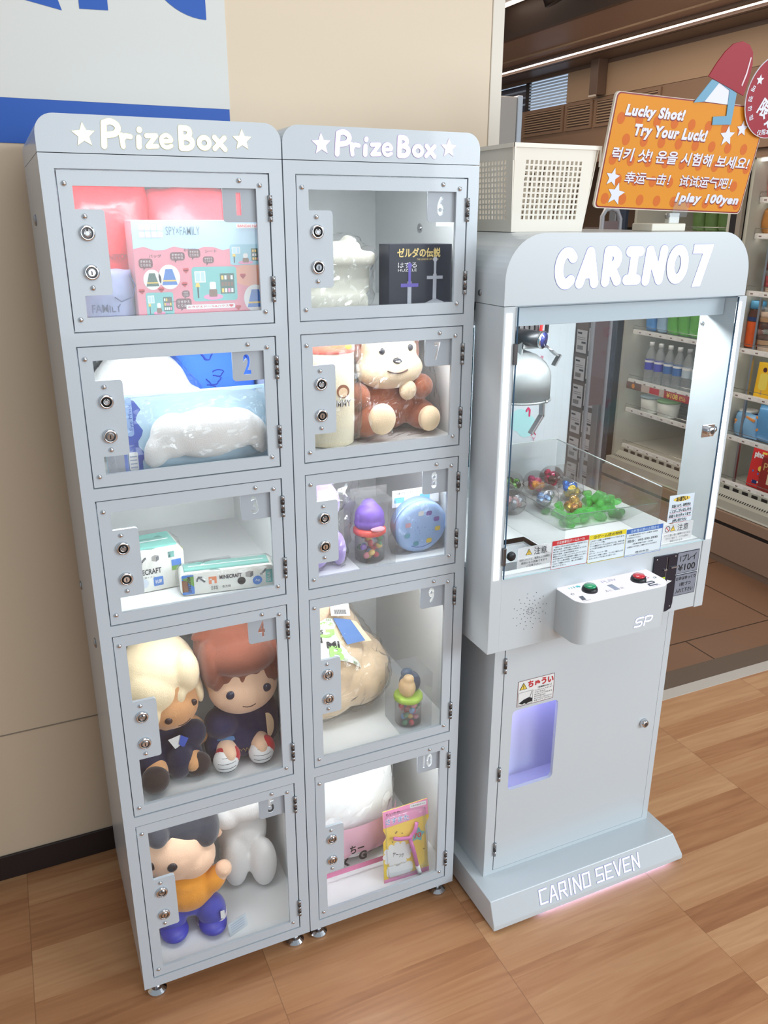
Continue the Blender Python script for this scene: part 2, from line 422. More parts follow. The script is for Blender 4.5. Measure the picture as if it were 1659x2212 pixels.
def room():
    b = MB(); b.box(-3.2, 6.0, -7.0, 0.50, -0.06, 0.0, wood_floor()); b.box(-3.2, 0.9, 0.50, 0.555, -0.06, 0.0, wood_floor())
    o = b.build('floor', local=True); o['kind'] = 'structure'
    b = MB(); b.box(0.9, 5.0, 0.655, 5.2, -0.06, 0.0, grid_tile('shop_floor_tile', S(140, 104, 80), S(70, 48, 36), 0.60, 0.60, 2.907, 0.82, 0.85, 0.0035, 0.35))
    o = b.build('floor', local=True); o['kind'] = 'structure'
    b = MB(); b.box(0.9, 5.0, 0.50, 0.552, -0.06, 0.003, pc('threshold_alu', 205, 196, 186, 0.35))
    b.box(0.9, 5.0, 0.552, 0.655, -0.06, 0.001, pc('threshold_grey', 112, 94, 80, 0.45)); struct(b, 'trim_1')
    b = MB(); b.box(-3.2, 1.150, 0.555, 0.655, 0.0, 3.1, WALLM); struct(b, 'wall_back')
    b = MB(); b.box(1.1505, 1.186, 0.552, 0.658, 0.0, 3.1, TRIMM, 0.002); struct(b, 'trim_2')
    b = MB(); b.box(-3.2, 1.15, 0.5535, 0.5552, 0.4435, 0.4465, pc('panel_joint', 150, 138, 122, 0.6)); struct(b, 'trim_3')
    b = MB(); b.box(-3.2, 1.15, 0.548, 0.555, 0.0, 0.076, pc('black_baseboard', 44, 34, 34, 0.45), 0.002); struct(b, 'baseboard_back')
    # shop shell
    b = MB(); b.box(3.95, 4.0, 0.655, 5.2, 0, 2.56, BROWN); struct(b, 'wall_right')
    b = MB(); b.box(0.9, 4.0, 5.15, 5.2, 0, 2.9, DBROWN); struct(b, 'wall_far')
    b = MB(); b.box(2.47, 4.0, 0.2, 5.2, 2.56, 2.62, pc('brown_ceiling', 168, 134, 114, 0.4))
    b.box(0.9, 2.47, 0.68, 5.2, 2.74, 2.8, pc('dark_ceiling', 92, 78, 70, 0.35)); b.box(2.44, 2.47, 0.2, 5.2, 2.56, 2.76, DBROWN)
    b.box(2.765, 2.775, 0.2, 5.2, 2.552, 2.56, BEIGE); b.box(3.02, 3.18, 0.2, 5.2, 2.545, 2.56, DBROWN)
    b.box(2.88, 2.905, 0.2, 5.2, 2.545, 2.56, DBROWN); b.box(2.985, 3.01, 0.2, 5.2, 2.545, 2.56, DBROWN)
    struct(b, 'ceiling')
    # fascia above the refrigerated cases: beige panel, louvred vents, far window
    b = MB(); b.box(3.187, 3.6, 0.3, 3.05, 2.362, 2.525, BEIGE); b.box(3.187, 3.6, 0.3, 4.9, 2.525, 2.56, DBROWN); b.box(3.187, 3.6, 0.3, 4.9, 2.02, 2.36, BROWN)  # thin dark strip on top is the shadow line, put into the colour
    struct(b, 'trim_4')
    b = MB(); M = FX(3.19, 0, 0)
    for k in range(9): b.box(3.19, 3.20, 3.06, 3.46, 2.37+k*0.017, 2.379+k*0.017, pc('blue_white_blind', 206, 222, 238, 0.5))
    b.box(3.205, 3.22, 3.05, 4.9, 2.36, 2.525, emit('far_daylight', (0.62, 0.78, 1.0), 0.75))
    for z in (2.40, 2.44, 2.48): b.box(3.195, 3.2, 3.50, 4.6, z, z+0.010, pc('blind_rail', 170, 186, 205, 0.5))
    b.box(3.19, 3.21, 3.46, 3.50, 2.36, 2.525, DARK); b.box(3.198, 3.203, 3.5, 4.9, 2.36, 2.52, pc('window_dark', 60, 66, 82, 0.3))
    struct(b, 'window_1')
room()

# louvred vents along the fascia, the LED line, lamps up in the recess
def louvre(y0, y1, n):
    t = thing('air_vent', ['brown louvred air vent beside the pale window blind', 'brown louvred air vent in the middle of the row above the fridges', 'brown louvred air vent half behind the orange sign'][n], 'vent', (3.187, (y0+y1)/2, 2.21), group='louvred vents above the refrigerated cases')
    b = MB(); b.prism(rrect(-y1, -y0, 2.205, 2.352, 0.004), 0.0, 0.012, BROWN, FX(3.187, 0, 0), holes=[rrect(-y1+0.02, -y0-0.02, 2.222, 2.338, 0.003)]); b.build('frame', t)
    b = MB(); b.box(3.1865, 3.188, y0+0.02, y1-0.02, 2.222, 2.338, DBROWN); b.build('backing', t)
    for k in range(8):
        z = 2.230+k*0.0142
        b = MB(); b.box(3.177, 3.187, y0+0.022, y1-0.022, z, z+0.006, BEIGE); b.build('louvre_blade', t)
for n, (a, c) in enumerate(((3.06, 3.50), (2.78, 3.04), (2.22, 2.76))): louvre(a, c, n)
b = MB(); b.box(2.925, 2.965, 0.25, 5.0, 2.553, 2.559, emit('led_line', (1.0, 0.82, 0.70), 4.0))
tag(b.build('linear_lamp'), 'long glowing LED line running along the brown shop ceiling', 'lamp')
for n, y in enumerate((1.25, 1.95, 2.75)):
    t = thing('spotlight', ['dark ceiling spotlight nearest the entrance', 'dark ceiling spotlight in the middle of its row', 'dark ceiling spotlight nearest the cream wall edge'][n], 'lamp', (2.25, y, 2.74), group='dark spotlights in the ceiling recess')
    b = MB(); b.cyl((2.25, y, 2.74), (2.25, y, 2.69), 0.012, 0.012, BLACK); b.build('stem', t)
    b = MB(); b.cyl((2.25, y, 2.70), (2.29, y-0.03, 2.60), 0.045, 0.055, DSTEEL); b.build('lamp_head', t)
for n, y in enumerate((1.6, 2.35)):
    t = thing('ceiling_light_box', ['shallow dark ceiling trough with a pale tube, nearer the entrance', 'shallow dark ceiling trough with a pale tube, further into the shop'][n], 'lamp', (2.3, y, 2.66))
    b = MB(); b.box(2.12, 2.42, y-0.2, y+0.2, 2.70, 2.74, DSTEEL, 0.004); b.build('trough', t)
    b = MB(); b.box(2.36, 2.385, y-0.19, y+0.19, 2.688, 2.699, emit('pale_tube', (1.0, 0.84, 0.7), 1.6)); b.build('light_tube', t)
t = thing('hanging_blade_sign', 'narrow brown bracket hanging below the beige fascia panel', 'bracket', (3.16, 2.72, 2.36))
b = MB(); b.box(3.12, 3.186, 2.68, 2.75, 2.365, 2.555, DBROWN, 0.003); b.build('bracket_plate', t)
b = MB(); b.box(3.115, 3.125, 2.685, 2.745, 2.357, 2.366, TRIMM); b.build('end_clip', t)
t = thing('partition_panel', 'grey free-standing partition edge just right of the cream wall', 'partition', (1.7, 1.5, 0))
b = MB(); b.box(1.60, 1.845, 1.5, 1.53, 0.02, 2.152, pc('grey_partition', 150, 143, 136, 0.5), 0.003); b.build('panel', t)
b = MB(); b.box(1.845, 1.868, 1.495, 1.535, 0.0, 2.157, pc('blue_grey_post', 160, 170, 182, 0.4), 0.003); b.build('post', t)

# logo panel on the cream wall
t = thing('wall_logo_panel', 'pale grey wall panel with cropped blue lettering and a blue stripe', 'sign', (0.0, 0.555, 1.86))
b = MB(); b.box(-1.6, 0.4595, 0.5535, 0.555, 1.9465, 2.75, SIGNGREY); b.build('panel', t)
b = MB(); b.box(-1.6, 0.4575, 0.5532, 0.555, 1.8595, 1.9462, SIGNBLUE); b.build('stripe', t)
b = MB(); M = FY(0, 0.5532, 0)
def P(u, v, _c={}):  # helper table: bottoms of the letters measured on the wall plane
    return (u, v)
arc = lambda cx, cy, rx, ry, a0, a1, n=14: [(cx+rx*math.cos(R(a0+(a1-a0)*i/n)), cy+ry*math.sin(R(a0+(a1-a0)*i/n))) for i in range(n+1)]
b.flat(arc(-0.010, 2.235, 0.105, 0.110, 180, 290)+[(0.115, 2.1155), (0.098, 2.17), (0.098, 2.42), (-0.01, 2.47), (-0.11, 2.42)], SIGNBLUE, M, 0.0006)
b.flat([(0.150, 2.1215), (0.208, 2.1235), (0.208, 2.34), (0.27, 2.42), (0.27, 2.47), (0.15, 2.47)], SIGNBLUE, M, 0.0006)
b.flat(arc(0.415, 2.235, 0.125, 0.112, 180, 270)+[(0.4165, 2.1235), (0.4165, 2.60), (0.29, 2.60)], SIGNBLUE, M, 0.0006)
b.build('lettering', t)

# ------------------------------------------------------------------ prize lockers
ZT = [1.7833, 1.5017, 1.2228, 0.9460, 0.4943]
ZB = [1.5286, 1.2504, 0.9725, 0.5220, 0.0716]
CW = 0.400; DA, DB = 0.0244, 0.3740; CD = 0.50
GL = {
 'P': [[(0.12, 0.02), (0.2, 0.9)], [(0.2, 0.9), (0.5, 0.97), (0.78, 0.86), (0.84, 0.68), (0.66, 0.5), (0.2, 0.44)]],
 'r': [[(0.2, 0.05), (0.12, 0.9)], [(0.15, 0.55), (0.45, 0.85), (0.9, 0.8)]],
 'i': [[(0.45, 0.05), (0.5, 0.52)], [(0.62, 0.9), (0.64, 0.94)]],
 'z': [[(0.12, 0.85), (0.85, 0.88), (0.15, 0.1), (0.88, 0.14)]],
 'e': [[(0.2, 0.5), (0.85, 0.55), (0.75, 0.82), (0.5, 0.92), (0.2, 0.78), (0.12, 0.48), (0.25, 0.17), (0.55, 0.08), (0.85, 0.2)]],
 'B': [[(0.18, 0.05), (0.2, 0.95)], [(0.2, 0.95), (0.62, 0.92), (0.74, 0.75), (0.6, 0.56), (0.2, 0.52)], [(0.5, 0.54), (0.82, 0.42), (0.84, 0.2), (0.6, 0.06), (0.18, 0.05)]],
 'o': [[(0.5+0.36*math.cos(2*PI*i/14), 0.5+0.38*math.sin(2*PI*i/14)) for i in range(15)]],
 'x': [[(0.14, 0.12), (0.86, 0.9)], [(0.88, 0.08), (0.16, 0.92)]],
}
HEADW = emit('header_glow_warm', (1.0, 0.98, 0.80), 1.5)
HEADP = emit('header_glow_pink', (1.0, 0.90, 1.0), 1.5)
HALOW = pc('letter_halo_gold', 205, 198, 140, 0.5); HALOP = pc('letter_halo_violet', 176, 140, 220, 0.5)  # glow around the lit letters, put into a coloured rim
def number_plate(no, x0, x1, z0, z1, y):
    """grey plate with the figure cut right through it; counters stay as islands on thin bridges"""
    M = FY(0, y, 0); b = MB(); v, f, a0, a1, b0, b1 = text_geo(no, 0.03, 0.0, 'CENTER', 1.0)
    v = [(round(p[0], 5), round(p[1], 5)) for p in v]; cnt = {}; nxt = {}
    for q in f:
        ar = sum(v[q[i]][0]*v[q[(i+1) % len(q)]][1]-v[q[(i+1) % len(q)]][0]*v[q[i]][1] for i in range(len(q)))
        if ar < 0: q = q[::-1]
        for i in range(len(q)): cnt[(v[q[i]], v[q[(i+1) % len(q)]])] = 1
    for (p, q) in cnt:
        if (q, p) not in cnt: nxt.setdefault(p, []).append(q)
    loops = []
    while nxt:
        st = next(iter(nxt)); L = [st]; c = nxt[st].pop()
        if not nxt[st]: del nxt[st]
        while c != st and c in nxt:
            L.append(c); n_ = nxt[c].pop()
            if not nxt[c]: del nxt[c]
            c = n_
        if len(L) > 3: loops.append(L)
    wd = 0.0145 if len(no) == 1 else 0.0255
    if no == '1': wd = 0.0085
    sx = wd/(a1-a0); sy = 0.0375/(b1-b0); cx = (x0+x1)/2-0.003; cz = (z0+z1)/2+0.0005
    tr = lambda L: [(cx+(p[0]-(a0+a1)/2)*sx, cz+(p[1]-(b0+b1)/2)*sy) for p in L]
    outer = [tr(L) for L in loops if area2(L) > 0]; inner = [tr(L) for L in loops if area2(L) < 0]
    b.prism(rrect(x0, x1, z0, z1, 0.007, 5, (1, 0, 0, 0)), -0.0016, 0.0, PLATE, M, outer)
    for L in inner: b.prism(L[::-1], -0.0016, 0.0, PLATE, M)
    for L in inner:
        zc = sum(p[1] for p in L)/len(L); xa = min(p[0] for p in L); xb = max(p[0] for p in L); w_ = (xb-xa)
        b.box(xa-0.0060, xb+0.0060, y+0.0004, y+0.0012, zc-0.0003, zc+0.0003, PLATE)
    return b
def screw_mb(x, y, z, r=0.0046):
    b = MB(); b.lathe([(r, 0), (r*0.96, 0.0012), (r*0.75, 0.0028), (r*0.4, 0.0037), (0.0003, 0.004)], CHROME, 14, FY(x, y, z)); return b
def lock_mb(x, y, z, kind, dark):
    face = BLACK if dark else STEEL
    b = MB(); M = FY(x, y, z)
    b.lathe([(0.0132, 0), (0.0132, 0.0015), (0.0120, 0.0045), (0.0092, 0.0055), (0.0088, 0.0048)], CHROME, 24, M, capt=False)
    b.lathe([(0.0092, 0.0), (0.0092, 0.0046)], face, 24, M)
    if kind == 'tube':
        b.lathe([(0.0052, 0.0047), (0.0058, 0.0054), (0.0042, 0.0054), (0.0040, 0.0047)], CHROME, 20, M, capb=False, capt=False)
        b.prism(circ(0, 0, 0.0035, 16), 0.0046, 0.0056, STEEL, M); b.box(-0.0011, 0.0011, 0.003, 0.0075, 0.0047, 0.0059, INK, M=M)
    else:
        b.prism(circ(0, 0, 0.0056, 18), 0.0046, 0.0058, CHROME, M); b.box(-0.0010, 0.0010, -0.0038, 0.0030, 0.0058, 0.0061, INK, M=M)
    return b
def locker(x0, nums, label, glow, halo):
    t = thing('prize_locker', label, 'locker', (x0+CW/2, CD/2, 0), group='white prize lockers along the wall')
    b = MB(); M = FY(x0, 0, 0); G = 0.0022
    holes = [[(DA-G, ZB[i]-G), (DB+G, ZB[i]-G), (DB+G, ZT[i]+G), (DA-G, ZT[i]+G)] for i in range(5)]
    b.prism([(0, 0.045), (CW, 0.045), (CW, 1.8078), (0, 1.8078)], -0.018, 0.0, PAINT, M, holes)
    b.prism([(0.004, 0.050), (CW-0.004, 0.050), (CW-0.004, 1.803), (0.004, 1.803)], -0.0205, -0.0182, PAINT, M, [[(DA+0.006, ZB[i]+0.006), (DB-0.006, ZB[i]+0.006), (DB-0.006, ZT[i]-0.006), (DA+0.006, ZT[i]-0.006)] for i in range(5)])
    for (xa, xb) in ((0, 0.004), (CW-0.004, CW)): b.box(x0+xa, x0+xb, 0.018, 0.493, 0.045, 1.803, PAINT)
    for (xa, xb) in ((0.004, 0.006), (CW-0.006, CW-0.004)): b.box(x0+xa, x0+xb, 0.018, 0.492, 0.05, 1.80, INNER)
    b.box(x0+0.004, x0+CW-0.004, 0.488, 0.492, 0.05, 1.80, INNER); b.box(x0, x0+CW, 0.493, CD, 0.045, 1.8078, PAINT)
    b.box(x0, x0+CW, 0.018, 0.493, 1.803, 1.8078, PAINT); b.box(x0+0.004, x0+CW-0.004, 0.018, 0.493, 0.045, 0.05, PAINT)
    zz = [1.802]+[None]*5
    lev = [(ZT[0]-0.002, 1.803)]+[(ZT[i+1]-0.002, ZB[i]+0.004) for i in range(4)]+[(0.05, ZB[4]+0.004)]
    for (za, zb_) in lev: b.box(x0+0.006, x0+CW-0.006, 0.018, 0.488, za, zb_, INNER)
    b.build('body', t)
    b = MB(); b.prism(rrect(0, CW, 1.8090, 1.8655, 0.030, 8, (0, 0, 1, 1)), -CD, 0.0, PAINT, M); hd = b.build('header', t)
    b = MB(); Mh = FY(x0, -0.0006, 0)
    spec = [('P', .0985, .033, .0385, 0.0075), ('r', .1285, .018, .020, 0.0062), ('i', .151, .014, .029, 0.0070), ('z', .168, .021, .0215, 0.0058), ('e', .191, .022, .022, 0.0052), ('B', .2215, .027, .034, 0.0072), ('o', .253, .024, .0215, 0.0062), ('x', .279, .024, .0215, 0.0066)]
    for (mat, grow, z) in ((halo, 0.0010, 0.0), (glow, 0.0, 0.0004)):
        for ch, lx, lw, lh, wd in spec: b.strokes(GL[ch], wd*1.2+grow, mat, Mh, lx, 1.8195, lw, lh, z, 0.0, False, 14, True)
        for cx, cz, r, rot in ((0.0725, 1.8355, 0.0185, 92), (0.3305, 1.8370, 0.0172, 90)): b.flat(star(cx, cz, r+grow*0.8, rot, 0.46), mat, Mh, z)
    b.build('lettering', hd)
    for i in range(5):
        zt, zb = ZT[i], ZB[i]; ot, ob = zt-0.0235, zb+0.0225; ox, oX = 0.0467, 0.3515
        zl = ot-(0.0352 if i < 3 else 0.1275)
        dy = 0.0015
        hole = [(ox, ob), (oX, ob), (oX, ot), (ox, ot), (ox, zl)]+[(0.0925-0.006+0.006*math.cos(R(90-18*k)), zl-0.006+0.006*math.sin(R(90-18*k))) for k in range(6)]+[(0.0925-0.006+0.006*math.cos(R(-18*k)), zl-0.137+0.006+0.006*math.sin(R(-18*k))) for k in range(6)]+[(ox, zl-0.137)]
        b = MB(); b.prism([(DA, zb), (DB, zb), (DB, zt), (DA, zt)], -0.0070, 0.0, PAINT, FY(x0, dy, 0), [hole])
        for (xa, xb) in ((DA, DA+0.002), (DB-0.002, DB)): b.box(x0+xa, x0+xb, dy+0.007, dy+0.014, zb, zt, PAINT)
        for (za, zc) in ((zb, zb+0.002), (zt-0.002, zt)): b.box(x0+DA+0.002, x0+DB-0.002, dy+0.007, dy+0.014, za, zc, PAINT)
        d = b.build('door', t)
        b = MB(); b.box(x0+DA+0.006, x0+DB-0.006, dy+0.0095, dy+0.0115, zb+0.008, zt-0.008, GLASS); b.build('clear_pane', d)
        number_plate(str(nums[i]), x0+0.2925, x0+0.3555, ot-0.0557, ot+0.004, dy+0.0074).build('number_plate', d)
        for k, (sx, sz) in enumerate(((0.0345, zt-0.0200), (0.3585, zt-0.0180), (0.3219, zt-0.0108), (0.0356, zb+0.0198), (0.3592, zb+0.0200), (0.0606, zl-0.0113), (0.0612, zl-0.1250))):
            screw_mb(x0+sx, dy, sz).build('screw', d)
        dark = nums[i] in (2, 3, 6, 7, 8)
        lock_mb(x0+0.0615, dy, zl-0.0372, 'tube', dark).build('lock', d); lock_mb(x0+0.0615, dy, zl-0.0997, 'key', dark and nums[i] != 2).build('lock', d)
        for (za, zc) in ((zt-0.0785, zt-0.034), (zb+0.037, zb+0.083)):
            b = MB(); hx = x0+0.3757; n = 5; L = (zc-za)/n
            for k in range(n): b.cyl((hx, -0.0012, za+k*L+0.0004), (hx, -0.0012, za+(k+1)*L-0.0004), 0.0040, 0.0040, DSTEEL if k % 2 else STEEL, 12)
            b.box(hx-0.0012, hx+0.0012, 0.0, 0.006, za, zc, DSTEEL); b.build('hinge', d)
        b = MB(); b.box(x0+0.035, x0+0.365, 0.022, 0.036, zt-0.0075, zt-0.0025, LEDBAR if i < 3 or nums[i] in (9, 10) else emit('box_led_dim', (0.95, 0.97, 1.0), BOX_LED*0.55)); b.build('led_strip', t)
    for (fx, fy) in ((0.03, 0.03), (0.37, 0.03), (0.03, 0.46), (0.37, 0.46)):
        b = MB(); b.lathe([(0.022, 0.0), (0.022, 0.006), (0.014, 0.014), (0.008, 0.016), (0.008, 0.030), (0.0135, 0.030), (0.0135, 0.038), (0.008, 0.038), (0.008, 0.045)], CHROME, 20, Matrix.Translation((x0+fx, fy, 0)), False); b.build('levelling_foot', t)
    return t
LA = locker(0.0, [1, 2, 3, 4, 5], 'left white prize locker with yellow glowing header, boxes numbered 1 to 5', HEADW, HALOW)
LB_X = CW+0.0023
LB = locker(LB_X, [6, 7, 8, 9, 10], 'right white prize locker with pink glowing header, boxes numbered 6 to 10', HEADP, HALOP)
for (y, z) in ((0.3037, 1.7061), (0.4444, 0.876), (0.1448, 0.8697)):
    b = MB(); b.lathe([(0.011, 0), (0.010, 0.003), (0.004, 0.005)], STEEL, 14, fr((0, y, z), (0, -1, 0), (0, 0, 1))); b.build('side_bolt', LA)

# ------------------------------------------------------------------ prizes inside the lockers
def FURM(name, r, g, b): return pc(name, r, g, b, 0.9, sheen=0.4, bump=(420, 0.45, 0.002))
FWHITE = FURM('white_plush', 244, 244, 242); FCREAM = FURM('cream_plush', 240, 214, 178); FBROWN = FURM('red_brown_plush', 158, 88, 58)
FBEIGE = FURM('beige_plush', 232, 204, 168); FLILAC = FURM('lilac_plush', 186, 164, 226); FPEACH = FURM('peach_plush', 238, 198, 166)
FTAN = FURM('tan_plush', 214, 158, 108); FBLOND = FURM('blond_felt', 246, 226, 186); FHAIR = FURM('brown_felt', 132, 74, 54)
NAVY = FURM('navy_cloth', 44, 42, 78); NAVY2 = FURM('dark_navy_cloth', 36, 36, 62); SHOEB = FURM('dark_brown_shoe', 52, 40, 38)
ORANGE = FURM('orange_cloth', 226, 150, 48); BLUEC = FURM('blue_cloth', 66, 74, 168); BLACKF = FURM('black_felt', 46, 50, 60)
TEALN = FURM('slate_blue_plush', 52, 92, 122); WHITEP = pc('white_paper', 238, 238, 236, 0.6); STONE = FURM('stone_grey_plush', 206, 204, 190)
REDP = pc('red_print', 206, 44, 52, 0.5); GREENP = pc('green_print', 152, 200, 108, 0.5); BLUEP = pc('blue_print', 60, 120, 200, 0.5)
YEL = pc('yellow_print', 240, 206, 84, 0.5); PINKP = pc('pink_print', 232, 150, 190, 0.5); SKYP = pc('pale_blue_print', 186, 220, 236, 0.5)
def smooth_part(ells, mat, name, parent, vox=0.005, sm=6):
    v, f = blob(ells, vox, sm); b = MB(); b.raw(v, f, mat, True); return b.build(name, parent), v, f
def film(verts, name, parent, grow=1.05, vox=0.010, amp=0.006, seed=1, mat=None):
    v, f = hull_wrap(verts, grow, vox, amp, seed); b = MB(); b.raw(v, f, mat or WRAP, False)
    o = b.build(name, parent); return o
def pillow(cx, cy, cz, wx, wy, wz, n=18, pw=0.42):
    """soft bag or cushion: flat rectangle seam swelling to its middle; wy is its full thickness"""
    v = []; f = []
    for side in (-1, 1):
        for j in range(n+1):
            for i in range(n+1):
                a = i/n*2-1; b_ = j/n*2-1
                th = ((1-a*a)*(1-b_*b_))**pw
                k = 1-0.05*(b_*b_)*abs(a)**3; q = 1-0.05*(a*a)*abs(b_)**3
                v.append(Vector((cx+a*wx/2*k, cy+side*th*wy/2, cz+b_*wz/2*q)))
    N = (n+1)**2
    for j in range(n):
        for i in range(n):
            a = j*(n+1)+i; q = (a, a+1, a+n+2, a+n+1)
            f.append(q); f.append(tuple(N+k for k in q[::-1]))
    b = bmesh.new(); vs = [b.verts.new(p) for p in v]
    for q in f: b.faces.new([vs[k] for k in q])
    bmesh.ops.remove_doubles(b, verts=b.verts, dist=1e-5); b.verts.index_update()
    vv = [p.co.copy() for p in b.verts]; ff = [tuple(p.index for p in q.verts) for q in b.faces]; b.free()
    return vv, ff
def tilt(verts, c, rot):
    M = Matrix.Translation(c) @ Euler(rot).to_matrix().to_4x4() @ Matrix.Translation(-Vector(c)); return [M @ Vector(v) for v in verts]
F = [z+0.0042 for z in ZB]       # shelf heights
X2 = LB_X

# --- box 1
t = thing('toy_box', 'pink and pale blue toy box printed with little rooms in box 1', 'box', (0.25, 0.07, F[0]))
b = MB(); b.box(0.137, 0.385, 0.040, 0.110, F[0], 1.7076, pc('toybox_side', 206, 150, 160, 0.5), 0.001)
M = FY(0, 0.0394, 0)
b.rect(0.138, 0.384, 1.664, 1.707, SKYP, M); b.rect(0.138, 0.384, F[0]+0.001, 1.664, pc('toybox_pink', 226, 140, 156, 0.45), M)
wv = [(0.138+0.246*i/14, 1.660+0.004*math.sin(i*1.9)) for i in range(15)]; b.flat(wv+[(0.384, 1.67), (0.138, 1.67)], SKYP, M, 0.0002)
b.text('SPY×FAMILY', 0.196, 1.6825, 0.060, 0.0145, pc('blue_grey_print', 108, 134, 160, 0.5), M, 0.0006, 0.004)
for row, st in enumerate(('スナップ', 'フレンズ')):
    for k, ch in enumerate(st):
        x = 0.150+k*0.0105; z = 1.6905-row*0.0115
        b.flat(rrect(x, x+0.0092, z, z+0.0098, 0.0015, 3), pc('pale_pink_tile', 240, 206, 214, 0.5), M, 0.0004); b.text(ch, x+0.0018, z+0.002, 0.0056, 0.006, WHITEP, M, 0.0007, 0.02)
def blob2(cx, cy, r, n, seed):
    random.seed(seed); return [(cx+r*(0.75+0.25*random.random())*math.cos(2*PI*i/n), cy+r*(0.75+0.25*random.random())*math.sin(2*PI*i/n)) for i in range(n)]
TEALP = pc('teal_print', 112, 190, 188, 0.5)
b.flat(rrect(0.236, 0.318, 1.568, 1.628, 0.006), TEALP, M, 0.0003); b.flat(rrect(0.152, 0.200, 1.545, 1.586, 0.004), TEALP, M, 0.0003)
b.flat(rrect(0.308, 0.372, 1.630, 1.666, 0.005), pc('room_print', 150, 200, 214, 0.5), M, 0.0003)
b.flat(circ(0.345, 1.612, 0.034, 24, 0.020), pc('salmon_print', 232, 160, 132, 0.5), M, 0.0002)
def toy_room(x0, z0, w_, h_, seed):  # a little printed playroom: window, shelf, lamp, rug, stools
    random.seed(seed); zl = 0.00042
    b.rect(x0+w_*.06, x0+w_*.30, z0+h_*.55, z0+h_*.88, WHITEP, M, zl); b.rect(x0+w_*.08, x0+w_*.18, z0+h_*.58, z0+h_*.85, SKYP, M, zl+.00005); b.rect(x0+w_*.20, x0+w_*.28, z0+h_*.58, z0+h_*.85, SKYP, M, zl+.00005)
    b.rect(x0+w_*.62, x0+w_*.94, z0+h_*.20, z0+h_*.80, pc('dk_green_print', 58, 96, 84, 0.5), M, zl)
    for j in range(3):
        for i in range(4): b.rect(x0+w_*(.65+.07*i), x0+w_*(.70+.07*i), z0+h_*(.24+.19*j), z0+h_*(.36+.19*j), random.choice([WHITEP, YEL, PINKP, pc('brown_print', 128, 92, 70, 0.5)]), M, zl+.0001)
    b.flat(circ(x0+w_*.45, z0+h_*.12, w_*.22, 20, h_*.09), PINKP, M, zl); b.flat(rrect(x0+w_*.36, x0+w_*.54, z0+h_*.12, z0+h_*.34, 0.002), pc('brown_print', 128, 92, 70, 0.5), M, zl+.0001); b.flat(rrect(x0+w_*.38, x0+w_*.52, z0+h_*.34, z0+h_*.56, 0.003), WHITEP, M, zl+.0001); b.rect(x0+w_*.10, x0+w_*.13, z0+h_*.10, z0+h_*.42, INK, M, zl); b.flat([(x0+w_*.06, z0+h_*.42), (x0+w_*.17, z0+h_*.42), (x0+w_*.145, z0+h_*.54), (x0+w_*.085, z0+h_*.54)], YEL, M, zl+.0001)
toy_room(0.236, 1.568, 0.082, 0.060, 1); toy_room(0.152, 1.545, 0.048, 0.041, 2); toy_room(0.308, 1.630, 0.064, 0.036, 3)
MRN = pc('maroon_print', 112, 62, 66, 0.5)
for x, z, w_, h_ in ((0.145, 1.628, 0.024, 0.016), (0.200, 1.640, 0.026, 0.014), (0.232, 1.644, 0.022, 0.015), (0.258, 1.634, 0.020, 0.012), (0.204, 1.556, 0.028, 0.018), (0.216, 1.576, 0.014, 0.012)):  # speech bubbles
    b.flat(rrect(x, x+w_, z, z+h_, 0.005), MRN, M, 0.0005); b.flat([(x+w_*.3, z+0.001), (x+w_*.5, z+0.001), (x+w_*.3, z-0.004)], MRN, M, 0.0005)
    for j in range(2): b.text('とりかえ' if j else 'きせかえ', x+0.003, z+h_*(.55-.38*j), w_-0.006, h_*.28, WHITEP, M, 0.0008)
for x, z, r in ((0.166, 1.608, 0.014), (0.196, 1.612, 0.017), (0.352, 1.570, 0.020)):  # plain dress and bag pictures with white cut lines
    b.flat(circ(x, z, r*1.12, 20, r*1.25), WHITEP, M, 0.0005); b.flat([(x-r*.35, z+r*.8), (x+r*.35, z+r*.8), (x+r*.8, z-r*.8), (x-r*.8, z-r*.8)], random.choice([BLUEP, pc('dk_green_print', 58, 96, 84, 0.5)]), M, 0.0007); b.rect(x-r*.7, x+r*.7, z-r*.45, z-r*.30, YEL, M, 0.0009)
for x, z in ((0.180, 1.592), (0.222, 1.600), (0.226, 1.624), (0.330, 1.612), (0.318, 1.556), (0.146, 1.590)): b.flat(circ(x-.0025, z, .003, 10)+[], REDP, M, 0.0006); b.flat(circ(x+.0025, z, .003, 10), REDP, M, 0.0006); b.flat([(x-.005, z-.001), (x+.005, z-.001), (x, z-.007)], REDP, M, 0.0006)
for x, z, st in ((0.225, 1.655, 'おきがえ'), (0.262, 1.652, 'シート'), (0.163, 1.645, 'バッグ'), (0.19, 1.566, 'ハート')): b.text(st, x, z, 0.022, 0.006, pc('maroon_print', 112, 62, 66, 0.5), M, 0.0008, 0.02)
b.flat(rrect(0.222, 0.312, 1.5545, 1.5625, 0.002), WHITEP, M, 0.0006); b.text('おきがえドール&ハウス♥', 0.225, 1.5560, 0.084, 0.005, REDP, M, 0.0009, 0.01)
b.flat(rrect(0.322, 0.380, 1.694, 1.7015, 0.003), WHITEP, M, 0.0006); b.text('BANDAI NAMCO', 0.325, 1.6955, 0.053, 0.0045, REDP, M, 0.0009, 0.01)
b.build('printed_carton', t)
t = thing('red_packet', 'bright red soft packet at the left back of box 1', 'packet', (0.10, 0.14, F[0]))
v, f = pillow(0.105, 0.165, 1.655, 0.17, 0.10, 0.235); b = MB(); b.raw(wrinkle(v, f, 0.006, 26, 2), f, pc('red_film', 222, 52, 60, 0.3, bump=(24, 0.4, 0.01)), True)
